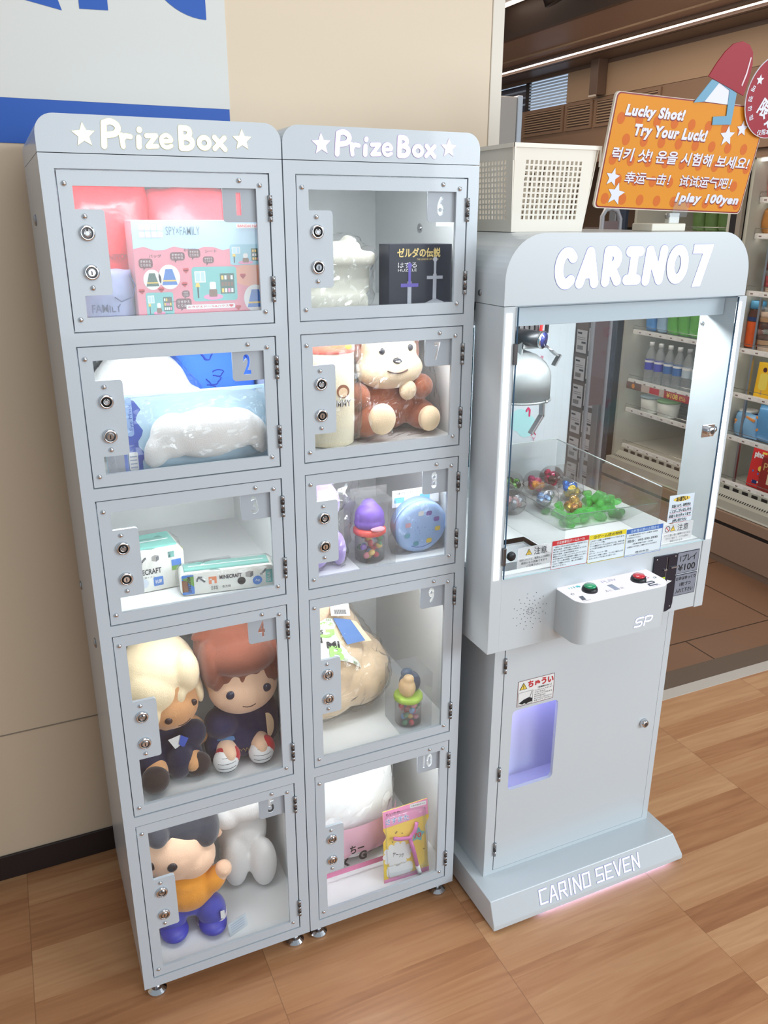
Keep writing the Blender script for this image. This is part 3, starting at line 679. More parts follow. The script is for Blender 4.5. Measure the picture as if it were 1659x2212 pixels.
M = fr((0, 0.118, 0), (1, 0, 0), (0, 0, 1)); b.text('NIPPON', 0.105, 1.640, 0.035, 0.010, pc('dark_red_print', 150, 40, 50, 0.5), M, 0.004, 0.02); b.build('packet', t)
t = thing('pink_packet', 'pink red soft packet standing behind the printed toy box', 'packet', (0.275, 0.20, F[0]))
v, f = pillow(0.285, 0.20, 1.650, 0.205, 0.11, 0.235); b = MB(); b.raw(wrinkle(v, f, 0.006, 26, 5), f, pc('pink_red_film', 238, 96, 106, 0.3, bump=(24, 0.4, 0.01)), True); b.build('packet', t)
t = thing('blue_pouch', 'pale blue drawstring pouch at the lower left of box 1', 'pouch', (0.09, 0.08, F[0]))
v, f = pillow(0.095, 0.075, 1.580, 0.085, 0.05, 0.095); b = MB(); b.raw(wrinkle(v, f, 0.003, 40, 3), f, pc('pouch_cloth', 150, 160, 196, 0.7), True)
M = FY(0, 0.0515, 0); b.text('FAMILY', 0.060, 1.5535, 0.050, 0.014, pc('pouch_ink', 52, 60, 110, 0.6), M, 0.0, 0.010)
b.build('pouch', t); b = MB(); b.tube([(0.128, 0.048, 1.618), (0.136, 0.043, 1.600), (0.130, 0.040, 1.58), (0.110, 0.042, 1.572), (0.100, 0.045, 1.580)], 0.0012, pc('pouch_ink', 52, 60, 110, 0.6)); b.build('drawstring', t)

# --- box 2
t = thing('plush_ball', 'round white furry plush in clear film at the back of box 2', 'plush toy', (0.15, 0.16, F[1]))
o, v, f = smooth_part([((0.145, 0.17, 1.375), (0.100, 0.085, 0.100)), ((0.235, 0.16, 1.345), (0.045, 0.04, 0.05))], FWHITE, 'plush_body', t)
film(v, 'clear_bag', t, 1.06, 0.012, 0.006, 2)
b = MB(); b.tube([(0.085+0.012*k, 0.0835-0.002*math.sin(k*0.5), 1.3735+0.004*math.sin(k*0.9)) for k in range(9)], 0.004, pc('pink_ribbon', 240, 120, 140, 0.6)); b.build('ribbon', t)
t = thing('patterned_cushion', 'royal blue cushion with dark scribble pattern at the back of box 2', 'cushion', (0.30, 0.26, F[1]))
v, f = pillow(0.30, 0.22, 1.375, 0.185, 0.10, 0.235); BL = pc('royal_blue_cloth', 66, 122, 226, 0.75)
b = MB(); b.raw(v, f, BL, True); b.build('cushion', t)
random.seed(11); b = MB()
def on_pillow(x, z, cx, cy, cz, wx, wy, wz, pw=0.42):
    a = (x-cx)/(wx/2); q = (z-cz)/(wz/2); return cy-(max(0, (1-a*a)*(1-q*q))**pw)*wy/2
for k in range(26):
    cx = random.uniform(0.222, 0.378); cz = random.uniform(1.30, 1.475); r = random.uniform(0.006, 0.014); ph = random.uniform(0, 6); el = random.uniform(0.4, 1)
    pts = []
    for i in range(13):
        a = ph+5.2*i/12; x = cx+r*math.cos(a)*(1+0.3*math.sin(3*a)); z = cz+r*el*math.sin(a)
        x = min(max(x, 0.212), 0.388); z = min(max(z, 1.265), 1.485); pts.append((x, on_pillow(x, z, 0.30, 0.22, 1.375, 0.185, 0.10, 0.235)-0.0010, z))
    b.tube(pts, 0.0013, pc('dark_blue_ink', 36, 58, 160, 0.7), 5)
b.build('scribble_print', t)
t = thing('eye_mask_pack', 'pale blue card lettered Eye Mask with a puffy white pillow mask in film', 'packet', (0.23, 0.05, F[1]))
b = MB(); CB = pc('mask_card_blue', 190, 220, 238, 0.5); b.box(0.056, 0.372, 0.058, 0.061, F[1], 1.4035, CB)
M = FY(0, 0.0578, 0); DB2 = pc('mask_card_navy', 70, 96, 178, 0.5)
b.flat([(0.095, F[1]), (0.121, F[1])]+[(0.121+0.006*math.sin(k*1.35), F[1]+0.02+k*0.010) for k in range(11)]+[(0.115, 1.392), (0.097, 1.397)], DB2, M, 0.0004)
b.flat(rrect(0.0975, 0.1105, 1.325, 1.400, 0.006), pc('mask_label', 150, 182, 226, 0.5), M, 0.0006); b.text('Eye Mask', 0.082, 1.357, 0.050, 0.008, DB2, M, 0.0009, 0.0, 0, 90)
b.rect(0.057, 0.094, F[1], 1.40, pc('mask_card_grey', 176, 178, 184, 0.5), M, 0.0002); b.rect(0.088, 0.094, F[1], 1.40, pc('mask_edge', 120, 140, 206, 0.5), M, 0.0004)
b.flat(rrect(0.096, 0.113, F[1]+0.004, F[1]+0.040, 0.003), WHITEP, M, 0.0008)
for k in range(4): b.rect(0.098, 0.111, F[1]+0.009+k*0.007, F[1]+0.0115+k*0.007, pc('fine_print', 170, 180, 200, 0.6), M, 0.001)
b.build('backing_card', t)
smooth_part([((0.245, 0.042, 1.322), (0.085, 0.022, 0.050)), ((0.180, 0.044, 1.322), (0.045, 0.020, 0.045)), ((0.300, 0.043, 1.325), (0.05, 0.020, 0.042)), ((0.150, 0.042, 1.300), (0.026, 0.016, 0.040), (0, R(28), 0)), ((0.343, 0.042, 1.310), (0.022, 0.016, 0.042), (0, R(-16), 0))], FWHITE, 'pillow_mask', t, 0.005, 5)
v, f = pillow(0.215, 0.040, 1.330, 0.318, 0.056, 0.146, 26, 0.16); b = MB(); b.raw(wrinkle(v, f, 0.0030, 38, 9), f, WRAP, False); b.build('clear_bag', t)

# --- box 3
def case_icons(b, M, x0, z0, sx, items):
    G = pc('icon_grey', 96, 98, 104, 0.5)
    for k, (kind, x, z, s_) in enumerate(items):
        x = x0+x*sx
        if kind == 'sq': b.rect(x, x+s_, z0+z, z0+z+s_, pc('icon_orange', 232, 140, 96, 0.5), M, 0.0004); b.rect(x+s_*.35, x+s_*.7, z0+z, z0+z+s_*.5, WHITEP, M, 0.0006); b.rect(x+s_*.1, x+s_*.4, z0+z+s_*.55, z0+z+s_*.75, WHITEP, M, 0.0006)
        if kind == 'sword':
            for i in range(6): b.rect(x+i*s_/7, x+(i+2)*s_/7, z0+z+i*s_/7, z0+z+(i+2)*s_/7, G, M, 0.0004)
            b.rect(x, x+s_*.4, z0+z+s_*.3, z0+z+s_*.42, G, M, 0.0005); b.rect(x+s_*.3, x+s_*.42, z0+z, z0+z+s_*.4, G, M, 0.0005)
        if kind == 'cube': b.flat([(x, z0+z+s_*.2), (x+s_*.6, z0+z), (x+s_, z0+z+s_*.25), (x+s_, z0+z+s_*.85), (x+s_*.45, z0+z+s_), (x, z0+z+s_*.8)], pc('icon_stone', 160, 156, 154, 0.5), M, 0.0004); b.flat([(x+s_*.6, z0+z), (x+s_, z0+z+s_*.25), (x+s_, z0+z+s_*.85), (x+s_*.6, z0+z+s_*.65)], G, M, 0.0006)
        if kind == 'teal': b.rect(x, x+s_, z0+z, z0+z+s_, pc('icon_teal', 70, 150, 140, 0.5), M, 0.0004); b.rect(x, x+s_*.3, z0+z, z0+z+s_, pc('icon_teal_dark', 44, 104, 100, 0.5), M, 0.0006)
        if kind == 'pick':
            for i in range(5): b.rect(x+i*s_/6, x+(i+1.6)*s_/6, z0+z+s_*.75-i*s_/6, z0+z+s_*.75-(i-1.3)*s_/6, G, M, 0.0004)
            b.flat(arc(x+s_*.35, z0+z+s_*.35, s_*.55, s_*.6, 60, 190, 8)+arc(x+s_*.35, z0+z+s_*.35, s_*.35, s_*.40, 190, 60, 8), G, M, 0.0005)
def lunch_case(name, label, loc, rz, L, H, D, front):
    t = thing(name, label, 'case', loc, rz)
    b = MB(); b.prism(rrect(-L/2, L/2, 0.002, H, 0.014, 6), -D+0.006, 0.0, pc('case_white', 240, 240, 232, 0.4), FY(0, 0, 0))
    front(b, FY(0, -0.0004, 0)); b.build('case', t, True)
    b = MB(); b.box(-L/2+0.010, L/2-0.010, 0.010, D-0.012, H-0.003, H+0.004, pc('case_teal_lid', 120, 178, 168, 0.35), 0.002)
    b.box(-L/2+0.02, L/2-0.02, D*0.42, D*0.42+0.003, H+0.0035, H+0.0046, WHITEP); b.build('lid', t, True)
    vv, ff = pillow(0, D/2, H/2, L+0.014, D+0.014, H+0.012, 16, 0.10); b = MB(); b.raw(wrinkle(vv, ff, 0.0025, 40, 3), ff, WRAP, False); b.build('clear_bag', t, True)
    b = MB(); b.box(L/2-0.006, L/2+0.001, 0.006, 0.016, H-0.022, H-0.008, pc('case_latch', 196, 200, 120, 0.4), 0.001); b.build('latch', t, True)
    return t
def front_a(b, M):
    case_icons(b, M, 0, 0, 1, [('sq', -0.052, 0.062, 0.012), ('sword', -0.030, 0.064, 0.015), ('cube', -0.004, 0.066, 0.015), ('teal', 0.030, 0.070, 0.013)])
    b.text('MINECRAFT', -0.046, 0.040, 0.060, 0.0125, pc('case_ink', 60, 62, 70, 0.5), M, 0.0006, 0.03, 0.0, 0)
    b.flat(rrect(-0.004, 0.016, 0.012, 0.032, 0.002), BLUEP, M, 0.0005); b.text('抗菌', -0.001, 0.017, 0.014, 0.009, WHITEP, M, 0.0008, 0.02)
    b.flat(circ(-0.025, 0.022, 0.011), pc('pale_seal', 206, 214, 224, 0.5), M, 0.0005); b.rect(0.036, 0.056, 0.044, 0.064, BLUEP, M, 0.0005); b.rect(0.036, 0.056, 0.040, 0.050, pc('icon_green', 110, 160, 70, 0.5), M, 0.0006)
    b.text('©日本製 銀イオン', -0.045, 0.032, 0.045, 0.004, INK, M, 0.0006)
def front_b(b, M):
    case_icons(b, M, 0, 0, 1, [('pick', -0.062, 0.026, 0.016), ('sq', -0.040, 0.022, 0.016), ('cube', 0.036, 0.026, 0.016), ('sword', 0.066, 0.028, 0.014)])
    b.text('MINECRAFT', -0.018, 0.030, 0.046, 0.009, pc('case_ink', 60, 62, 70, 0.5), M, 0.0006, 0.03)
    b.flat(rrect(-0.094, -0.070, 0.004, 0.047, 0.002), BLUEP, M, 0.0005); b.rect(-0.094, -0.082, 0.010, 0.036, pc('icon_brown', 126, 84, 54, 0.5), M, 0.0007); b.flat([(-0.094, 0.04), (-0.07, 0.02), (-0.07, 0.044)], pc('icon_green', 110, 160, 70, 0.5), M, 0.0007)
    b.text('MINECRAFT', -0.098, 0.022, 0.036, 0.007, INK, M, 0.0009, 0.03, 0, -90)
    b.flat(circ(0.027, 0.021, 0.0085), INK, M, 0.0005); b.flat(circ(0.060, 0.018, 0.010), BLUEP, M, 0.0005); b.text('Ag', 0.055, 0.015, 0.010, 0.006, WHITEP, M, 0.0008, 0.02)
    b.text('日本製', -0.036, 0.008, 0.014, 0.009, INK, M, 0.0006); b.text('食洗機', -0.014, 0.010, 0.018, 0.006, INK, M, 0.0006); b.flat(rrect(0.078, 0.092, 0.010, 0.040, 0.001), TEALP, M, 0.0005); b.text('SIAA', 0.0735, 0.020, 0.022, 0.007, WHITEP, M, 0.0008, 0.02, 0, 90)
lunch_case('lunch_case', 'tall white and teal lettered case standing at the back left of box 3', (0.130, 0.115, F[2]), R(4), 0.125, 0.092, 0.10, front_a)
lunch_case('pencil_case', 'long low white case with icons lying across the front of box 3', (0.268, 0.052, F[2]), R(-7), 0.196, 0.050, 0.060, front_b)
t = thing('leaflet', 'thin clear plastic leaflet lying at the back of box 3', 'leaflet', (0.28, 0.20, F[2])); b = MB(); b.box(0.22, 0.315, 0.17, 0.235, F[2]+0.0005, F[2]+0.004, PVC, 0.001)
b.build('sleeve', t)

# --- box 4: two sitting rag dolls, plain faces
def button_eye(b, x, y, z, r, mat): b.ell((x, y, z), (r, r*0.45, r), mat, None, 16, 8)
def smile(b, pts, r=0.0011): b.tube(pts, r, pc('stitch_brown', 84, 52, 46, 0.7), 6)
def surf_y(verts, x, z, cx):
    best = None
    for p in verts:
        d = (p.x-x)**2+(p.z-z)**2
        if p.y < cx and (best is None or d < best[0]): best = (d, p.y)
    return best[1]
t = thing('rag_doll', 'blond rag doll in navy clothes and dark brown shoes in box 4', 'plush toy', (0.13, 0.14, F[3]))
B = F[3]
o, v, f = smooth_part([((0.130, 0.140, 0.742), (0.076, 0.068, 0.092), (0, R(14), 0)), ((0.135, 0.115, 0.700), (0.062, 0.050, 0.055)), ((0.12, 0.15, 0.600), (0.052, 0.045, 0.070)), ((0.086, 0.10, B+0.040), (0.030, 0.060, 0.028)), ((0.165, 0.11, B+0.040), (0.028, 0.060, 0.028)), ((0.190, 0.13, 0.615), (0.022, 0.022, 0.045), (0, R(-28), 0))], FTAN, 'doll_body', t)
hv = v
o, v, f = smooth_part([((0.122, 0.150, 0.778), (0.082, 0.080, 0.080), (0, R(14), 0)), ((0.100, 0.100, 0.752), (0.055, 0.040, 0.055)), ((0.172, 0.100, 0.785), (0.030, 0.035, 0.050)), ((0.128, 0.090, 0.745), (0.014, 0.018, 0.040), (0, R(-20), 0)), ((0.088, 0.082, 0.705), (0.022, 0.02, 0.035), (0, R(10), 0)), ((0.196, 0.115, 0.735), (0.012, 0.02, 0.045), (0, R(-8), 0)), ((0.155, 0.085, 0.740), (0.012, 0.014, 0.03), (0, R(16), 0))], FBLOND, 'felt_hair', t, 0.004, 3)
smooth_part([((0.118, 0.150, 0.595), (0.060, 0.053, 0.066)), ((0.075, 0.110, 0.575), (0.032, 0.04, 0.05)), ((0.172, 0.115, 0.615), (0.038, 0.032, 0.035), (0, R(-25), 0)), ((0.140, 0.085, 0.570), (0.030, 0.03, 0.042), (0, R(10), 0)), ((0.086, 0.105, B+0.040), (0.034, 0.045, 0.032)), ((0.165, 0.115, B+0.040), (0.032, 0.045, 0.032))], NAVY2, 'navy_outfit', t)
for k, (sx, sy, r) in enumerate(((0.080, 0.058, 0.031), (0.178, 0.078, 0.029))):
    b = MB(); b.ell((sx, sy, B+r+0.001), (r, r*0.85, r), SHOEB); b.build('shoe', t)
b = MB()
for x, z in ((0.122, 0.690), (0.180, 0.712)): button_eye(b, x, surf_y(hv, x, z, 0.14), z, 0.0085, pc('button_brown', 62, 44, 44, 0.25))
b.build('button_eyes', t)
b = MB(); smile(b, [(x, surf_y(hv, x, z, 0.14)-0.0006, z) for x, z in ((0.142, 0.668), (0.152, 0.6665), (0.162, 0.670), (0.170, 0.677))]); b.build('smile', t)
b = MB(); b.flat([(0.118, 0.634), (0.145, 0.640), (0.150, 0.618), (0.132, 0.606)], WHITEP, FY(0, 0.082, 0)); b.flat([(0.146, 0.640), (0.162, 0.628), (0.150, 0.606), (0.140, 0.618)], pc('blue_tie', 70, 96, 190, 0.6), FY(0, 0.080, 0)); b.build('collar', t)

t = thing('rag_doll', 'brown haired rag doll in a navy cape and red and white shoes in box 4', 'plush toy', (0.30, 0.15, F[3]))
o, v, f = smooth_part([((0.298, 0.135, 0.748), (0.088, 0.078, 0.098)), ((0.298, 0.110, 0.712), (0.080, 0.058, 0.066)), ((0.29, 0.15, 0.60), (0.055, 0.045, 0.07)), ((0.245, 0.10, B+0.045), (0.026, 0.060, 0.026)), ((0.320, 0.10, B+0.045), (0.026, 0.060, 0.026))], FPEACH, 'doll_body', t)
hv = v
o, v, f = smooth_part([((0.296, 0.150, 0.800), (0.096, 0.090, 0.078)), ((0.296, 0.090, 0.800), (0.080, 0.050, 0.045)), ((0.225, 0.110, 0.785), (0.022, 0.05, 0.058)), ((0.372, 0.110, 0.785), (0.018, 0.05, 0.055))]+[((x, 0.072+abs(x-0.297)*0.25, 0.768-d), (0.017, 0.016, 0.034), (0, R(a), 0)) for x, d, a in ((0.238, 0.010, 10), (0.262, 0.000, 14), (0.288, 0.012, 4), (0.316, 0.004, -12), (0.343, 0.010, -10), (0.362, 0.016, -4))]+[((0.222, 0.14, 0.848), (0.030, 0.02, 0.010), (0, R(-28), 0))], FHAIR, 'felt_hair', t, 0.004, 3)
smooth_part([((0.29, 0.150, 0.600), (0.068, 0.056, 0.062)), ((0.245, 0.120, 0.620), (0.040, 0.045, 0.035)), ((0.345, 0.130, 0.605), (0.040, 0.045, 0.070)), ((0.29, 0.110, 0.575), (0.050, 0.04, 0.045)), ((0.228, 0.12, 0.565), (0.025, 0.04, 0.045))], NAVY, 'navy_cape', t)
b = MB(); b.flat(arc(0.341, 0.612, 0.016, 0.034, -90, 90, 10)+[(0.338, 0.646)], FBEIGE, FY(0, 0.078, 0)); b.build('lapel', t)
b = MB(); GOLD = pc('gold_thread', 170, 146, 92, 0.5)
for k in range(5): b.tube([(0.268+k*0.008, 0.0690, 0.566+0.004*math.sin(k*2)), (0.272+k*0.008, 0.0675, 0.574), (0.276+k*0.008, 0.069, 0.567)], 0.0008, GOLD, 5)
b.build('gold_embroidery', t)
b = MB(); b.tube([(0.250, 0.105, B+0.062), (0.246, 0.090, B+0.056)], 0.026, FURM('denim', 92, 130, 176)); b.build('trouser_leg', t)
for k, sx in enumerate((0.238, 0.320)):
    b = MB(); r = 0.029; M = Matrix.Translation((sx, 0.066, B+r+0.001)); b.ell((sx, 0.066, B+r+0.001), (r, 0.026, r), FURM('white_shoe_cloth', 240, 238, 236)); sh = b.build('shoe', t)
    b = MB(); b.ell((sx+0.006, 0.073, B+r+0.007), (r, 0.026, r), FURM('red_shoe_cloth', 196, 40, 48)); b.build('red_upper', sh)
    b = MB()
    for j in range(4):
        zz = B+0.012+j*0.012; b.tube([(sx+math.sin(a)*math.sqrt(max(0, r*r-(zz-B-r)**2))*0.98, 0.066-math.cos(a)*0.026*math.sqrt(max(0.01, 1-((zz-B-r)/r)**2))-0.0004, zz) for a in (-0.9, -0.5, -0.1, 0.3, 0.7)], 0.0007, pc('shoe_seam', 90, 88, 92, 0.7), 5)
    b.build('sole_stripes', sh)
b = MB()
for x, z in ((0.258, 0.722), (0.340, 0.722)): button_eye(b, x, surf_y(hv, x, z, 0.14), z, 0.0105, pc('button_blue_black', 40, 46, 70, 0.2))
b.build('button_eyes', t)
b = MB(); smile(b, [(x, surf_y(hv, x, z, 0.14)-0.0006, z) for x, z in ((0.282, 0.690), (0.292, 0.6865), (0.302, 0.6865), (0.312, 0.690))]); b.build('smile', t)

# --- box 5
B = F[4]
t = thing('rag_doll', 'rag doll in orange top and blue trousers with black felt hair in box 5', 'plush toy', (0.13, 0.13, B))
o, v, f = smooth_part([((0.118, 0.150, 0.300), (0.088, 0.080, 0.088)), ((0.150, 0.130, 0.270), (0.060, 0.055, 0.055)), ((0.135, 0.140, 0.180), (0.058, 0.050, 0.070)), ((0.205, 0.10, 0.206), (0.018, 0.02, 0.035), (0, R(34), 0)), ((0.219, 0.095, 0.232), (0.021, 0.021, 0.021)), ((0.090, 0.12, 0.115), (0.030, 0.032, 0.042)), ((0.180, 0.10, 0.115), (0.030, 0.032, 0.042)), ((0.218, 0.16, 0.288), (0.016, 0.010, 0.020), (0, R(-40), 0))], FPEACH, 'doll_body', t)
hv = v
smooth_part([((0.140, 0.165, 0.352), (0.085, 0.078, 0.055)), ((0.185, 0.150, 0.335), (0.042, 0.070, 0.045)), ((0.075, 0.12, 0.372), (0.03, 0.05, 0.03))], BLACKF, 'felt_hair', t)
smooth_part([((0.138, 0.138, 0.178), (0.072, 0.064, 0.062)), ((0.196, 0.105, 0.200), (0.026, 0.028, 0.042), (0, R(40), 0)), ((0.130, 0.13, 0.21), (0.055, 0.05, 0.03))], ORANGE, 'orange_top', t)
smooth_part([((0.092, 0.118, 0.112), (0.034, 0.036, 0.036)), ((0.182, 0.098, 0.118), (0.036, 0.038, 0.044)), ((0.14, 0.13, 0.135), (0.055, 0.045, 0.025))], BLUEC, 'blue_trousers', t)
b = MB(); b.lathe([(0.0385, 0), (0.0392, 0.004), (0.0385, 0.008)], pc('pale_band', 206, 196, 204, 0.7), 24, Matrix.Translation((0.182, 0.098, 0.098)) @ Euler((0, R(-12), 0)).to_matrix().to_4x4(), True, False, False); b.build('leg_band', t)
for k, (sx, sy) in enumerate(((0.090, 0.098), (0.180, 0.082))):
    b = MB(); b.ell((sx, sy, B+0.018), (0.034, 0.042, 0.0178), pc('blue_vinyl_shoe', 64, 70, 176, 0.4)); b.build('shoe', t)
b = MB(); button_eye(b, 0.098, surf_y(hv, 0.098, 0.298, 0.15), 0.298, 0.012, pc('button_black', 40, 38, 44, 0.2)); button_eye(b, 0.055, surf_y(hv, 0.055, 0.298, 0.15), 0.298, 0.011, pc('button_black', 40, 38, 44, 0.2)); b.build('button_eyes', t)
b = MB(); b.box(0.196, 0.206, 0.0585, 0.0595, 0.118, 0.140, WHITEP); b.build('care_tag', t)
t = thing('plush_dog', 'plain white plush dog leaning in the right back corner of box 5', 'plush toy', (0.30, 0.24, B))
o, v, f = smooth_part([((0.305, 0.200, 0.355), (0.084, 0.075, 0.078)), ((0.255, 0.190, 0.33), (0.05, 0.05, 0.06)), ((0.300, 0.235, 0.22), (0.066, 0.06, 0.11)), ((0.268, 0.190, 0.155), (0.035, 0.036, 0.075)), ((0.335, 0.165, 0.150), (0.035, 0.036, 0.072)), ((0.30, 0.26, 0.12), (0.06, 0.05, 0.045))], FWHITE, 'dog_body', t)
b = MB(); button_eye(b, 0.284, surf_y(v, 0.284, 0.388, 0.2), 0.388, 0.008, pc('button_black', 40, 38, 44, 0.2)); b.build('button_eye', t)
t = thing('price_card', 'small folded clear price card standing by the rag doll in box 5', 'card', (0.23, 0.04, B))
b = MB(); b.box(-0.026, 0.026, 0, 0.001, 0, 0.034, pc('grey_white_card', 198, 206, 212, 0.5))
for k in range(4): b.rect(-0.020, 0.018, 0.008+k*0.006, 0.010+k*0.006, pc('fine_print', 170, 180, 200, 0.6), FY(0, 0, 0), 0.0004)
b.build('card', t, True); t.location = (0.235, 0.045, B); t.rotation_euler = (R(-12), 0, R(20))

# --- box 6
B = F[0]
t = thing('stone_block_plush', 'pale grey stone shaped plush wrapped in clear film in box 6', 'plush toy', (X2+0.13, 0.14, B))
tb = MB()
for (xa, xb, ya, yb, za, zc) in ((0.030, 0.128, 0.085, 0.20, 0.001, 0.036), (0.122, 0.205, 0.088, 0.20, 0.001, 0.034), (0.040, 0.215, 0.105, 0.20, 0.030, 0.092), (0.034, 0.222, 0.090, 0.20, 0.086, 0.116), (0.055, 0.200, 0.115, 0.20, 0.110, 0.134), (0.172, 0.196, 0.14, 0.17, 0.128, 0.146)): tb.box(X2+xa, X2+xb, ya, yb, B+za, B+zc, PAINT, 0.010, 2)
v, f = remesh(tb.v, tb.f, 0.004, 3); b = MB(); b.raw(v, f, STONE, True); b.build('stone_body', t)
film(v, 'clear_bag', t, 1.06, 0.012, 0.008, 5)
t = thing('puzzle_box', 'black box with gold Japanese title and two metal swords in box 6', 'box', (X2+0.300, 0.09, B))
b = MB(); NB = pc('puzzle_box_black', 38, 38, 50, 0.35); xa, xb = X2+0.234, X2+0.377; b.box(xa, xb, 0.060, 0.110, B, 1.6618, NB, 0.001)
M = FY(0, 0.0596, 0); GO = pc('gold_print', 214, 190, 120, 0.35)
b.text('ゼルダの伝説', xa+0.018, 1.636, 0.098, 0.019, GO, M, 0.0004, 0.03); b.text('THE LEGEND OF ZELDA', xa+0.062, 1.631, 0.050, 0.0035, GO, M, 0.0004)
b.text('はずる', xa+0.020, 1.6165, 0.042, 0.011, WHITEP, M, 0.0004); b.text('HUZZLE', xa+0.020, 1.6095, 0.042, 0.005, WHITEP, M, 0.0004)
VIO = pc('violet_print', 104, 90, 176, 0.4); SIL = pc('silver_print', 176, 178, 188, 0.4)
for cx, m1, s_ in ((xa+0.046, VIO, 1.0), (xa+0.104, SIL, 0.92)):
    z = B+0.020 if s_ < 1 else B+0.002
    b.rect(cx-0.0045*s_, cx+0.0045*s_, z, z+0.055*s_, SIL, M, 0.0006); b.rect(cx-0.020*s_, cx+0.020*s_, z+0.044*s_, z+0.051*s_, m1, M, 0.0009); b.rect(cx-0.003*s_, cx+0.003*s_, z+0.05*s_, z+0.083*s_, m1, M, 0.0008); b.flat(circ(cx, z+0.086*s_, 0.0055*s_, 12), m1, M, 0.0009)
b.flat([(xa+0.075, B+0.010), (xa+0.105, B+0.022), (xa+0.126, B+0.014), (xa+0.122, B+0.004), (xa+0.076, B+0.003)], SIL, M, 0.0004)
b.build('printed_carton', t)
b = MB(); b.lathe([(0.0105, 0), (0.0105, 0.003), (0.004, 0.006)], CHROME, 8, fr((X2+0.394, 0.24, 1.690), (0, -1, 0), (0, 0, 1))); b.build('inner_bolt', LB)

# --- box 7
B = F[1]
t = thing('plush_roll', 'tall cream plush roll with a red top in box 7', 'plush toy', (X2+0.11, 0.10, B))
CRM = FURM('pale_cream_fleece', 238, 228, 200)
b = MB(); M = Matrix.Translation((X2+0.118, 0.105, 0)); b.lathe([(0.040, B), (0.050, B+0.006), (0.052, B+0.05), (0.052, B+0.190), (0.052, B+0.200)], CRM, 32, M); b.build('roll', t)
b = MB(); b.lathe([(0.0535, B+0.198), (0.0540, B+0.206), (0.0535, B+0.226), (0.044, B+0.232)], FURM('red_fleece', 226, 76, 46), 32, M); rt = b.build('red_top', t)
b = MB(); b.ell((X2+0.142, 0.056, B+0.214), (0.008, 0.004, 0.008), pc('gold_button', 240, 190, 70, 0.3)); b.build('gold_button', rt)
b = MB(); M = FY(0, 0.0520, 0); b.text('YUMMY', X2+0.094, B+0.090, 0.052, 0.014, pc('grey_outline', 96, 94, 92, 0.6), M, 0.0, 0.035); b.text('YUMMY', X2+0.094, B+0.090, 0.052, 0.014, WHITEP, M, 0.0006, 0.0)
b.flat(circ(X2+0.128, B+0.122, 0.014, 20), pc('patch_brown', 150, 96, 70, 0.7), M, 0.0); b.flat(circ(X2+0.128, B+0.120, 0.010, 20), pc('patch_cream', 240, 208, 170, 0.7), M, 0.0004); b.build('printed_patch', t)
vv, ff = pillow(X2+0.118, 0.105, B+0.117, 0.122, 0.122, 0.236, 16, 0.14); b = MB(); b.raw(wrinkle(vv, ff, 0.003, 30, 7), ff, WRAP, False); b.build('clear_bag', t)
t = thing('plush_bear', 'red brown plush bear with a cream face and paws, wrapped in film, in box 7', 'plush toy', (X2+0.26, 0.16, B))
o, v, f = smooth_part([((X2+0.265, 0.165, B+0.178), (0.088, 0.070, 0.072)), ((X2+0.265, 0.170, B+0.070), (0.085, 0.065, 0.072)), ((X2+0.185, 0.155, B+0.215), (0.024, 0.018, 0.024)), ((X2+0.345, 0.155, B+0.222), (0.022, 0.018, 0.022)), ((X2+0.200, 0.120, B+0.040), (0.036, 0.060, 0.036)), ((X2+0.345, 0.130, B+0.040), (0.034, 0.055, 0.034)), ((X2+0.338, 0.12, B+0.105), (0.030, 0.035, 0.028), (0, R(-30), 0)), ((X2+0.188, 0.12, B+0.095), (0.026, 0.04, 0.03))], FBROWN, 'bear_body', t)
bv = v
o, fv, f = smooth_part([((X2+0.262, 0.118, B+0.150), (0.080, 0.044, 0.045)), ((X2+0.262, 0.122, B+0.190), (0.066, 0.040, 0.048))], FCREAM, 'face_panel', t)
for k, (px, py, pz, r) in enumerate(((X2+0.222, 0.066, B+0.052, 0.031), (X2+0.343, 0.080, B+0.040, 0.026), (X2+0.296, 0.094, B+0.104, 0.020))):
    b = MB(); b.ell((px, py, pz), (r, r*0.7, r*1.1), FCREAM); b.build('paw', t)
b = MB()
for x, z in ((X2+0.232, B+0.192), (X2+0.298, B+0.196)): button_eye(b, x, surf_y(fv, x, z, 0.13), z, 0.0075, pc('button_black', 40, 38, 44, 0.2))
b.ell((X2+0.264, surf_y(fv, X2+0.264, B+0.172, 0.13), B+0.172), (0.011, 0.006, 0.007), pc('button_black', 40, 38, 44, 0.2)); b.build('eyes_and_nose', t)
b = MB(); smile(b, [(X2+0.263+0.024*q, surf_y(fv, X2+0.263+0.024*q, B+0.146+0.006*q*q, 0.13)-0.0006, B+0.146+0.006*q*q) for q in (-1, -0.7, -0.35, 0, 0.35, 0.7, 1)], 0.0016); b.build('smile', t)
film(bv+fv, 'clear_bag', t, 1.07, 0.013, 0.008, 8)

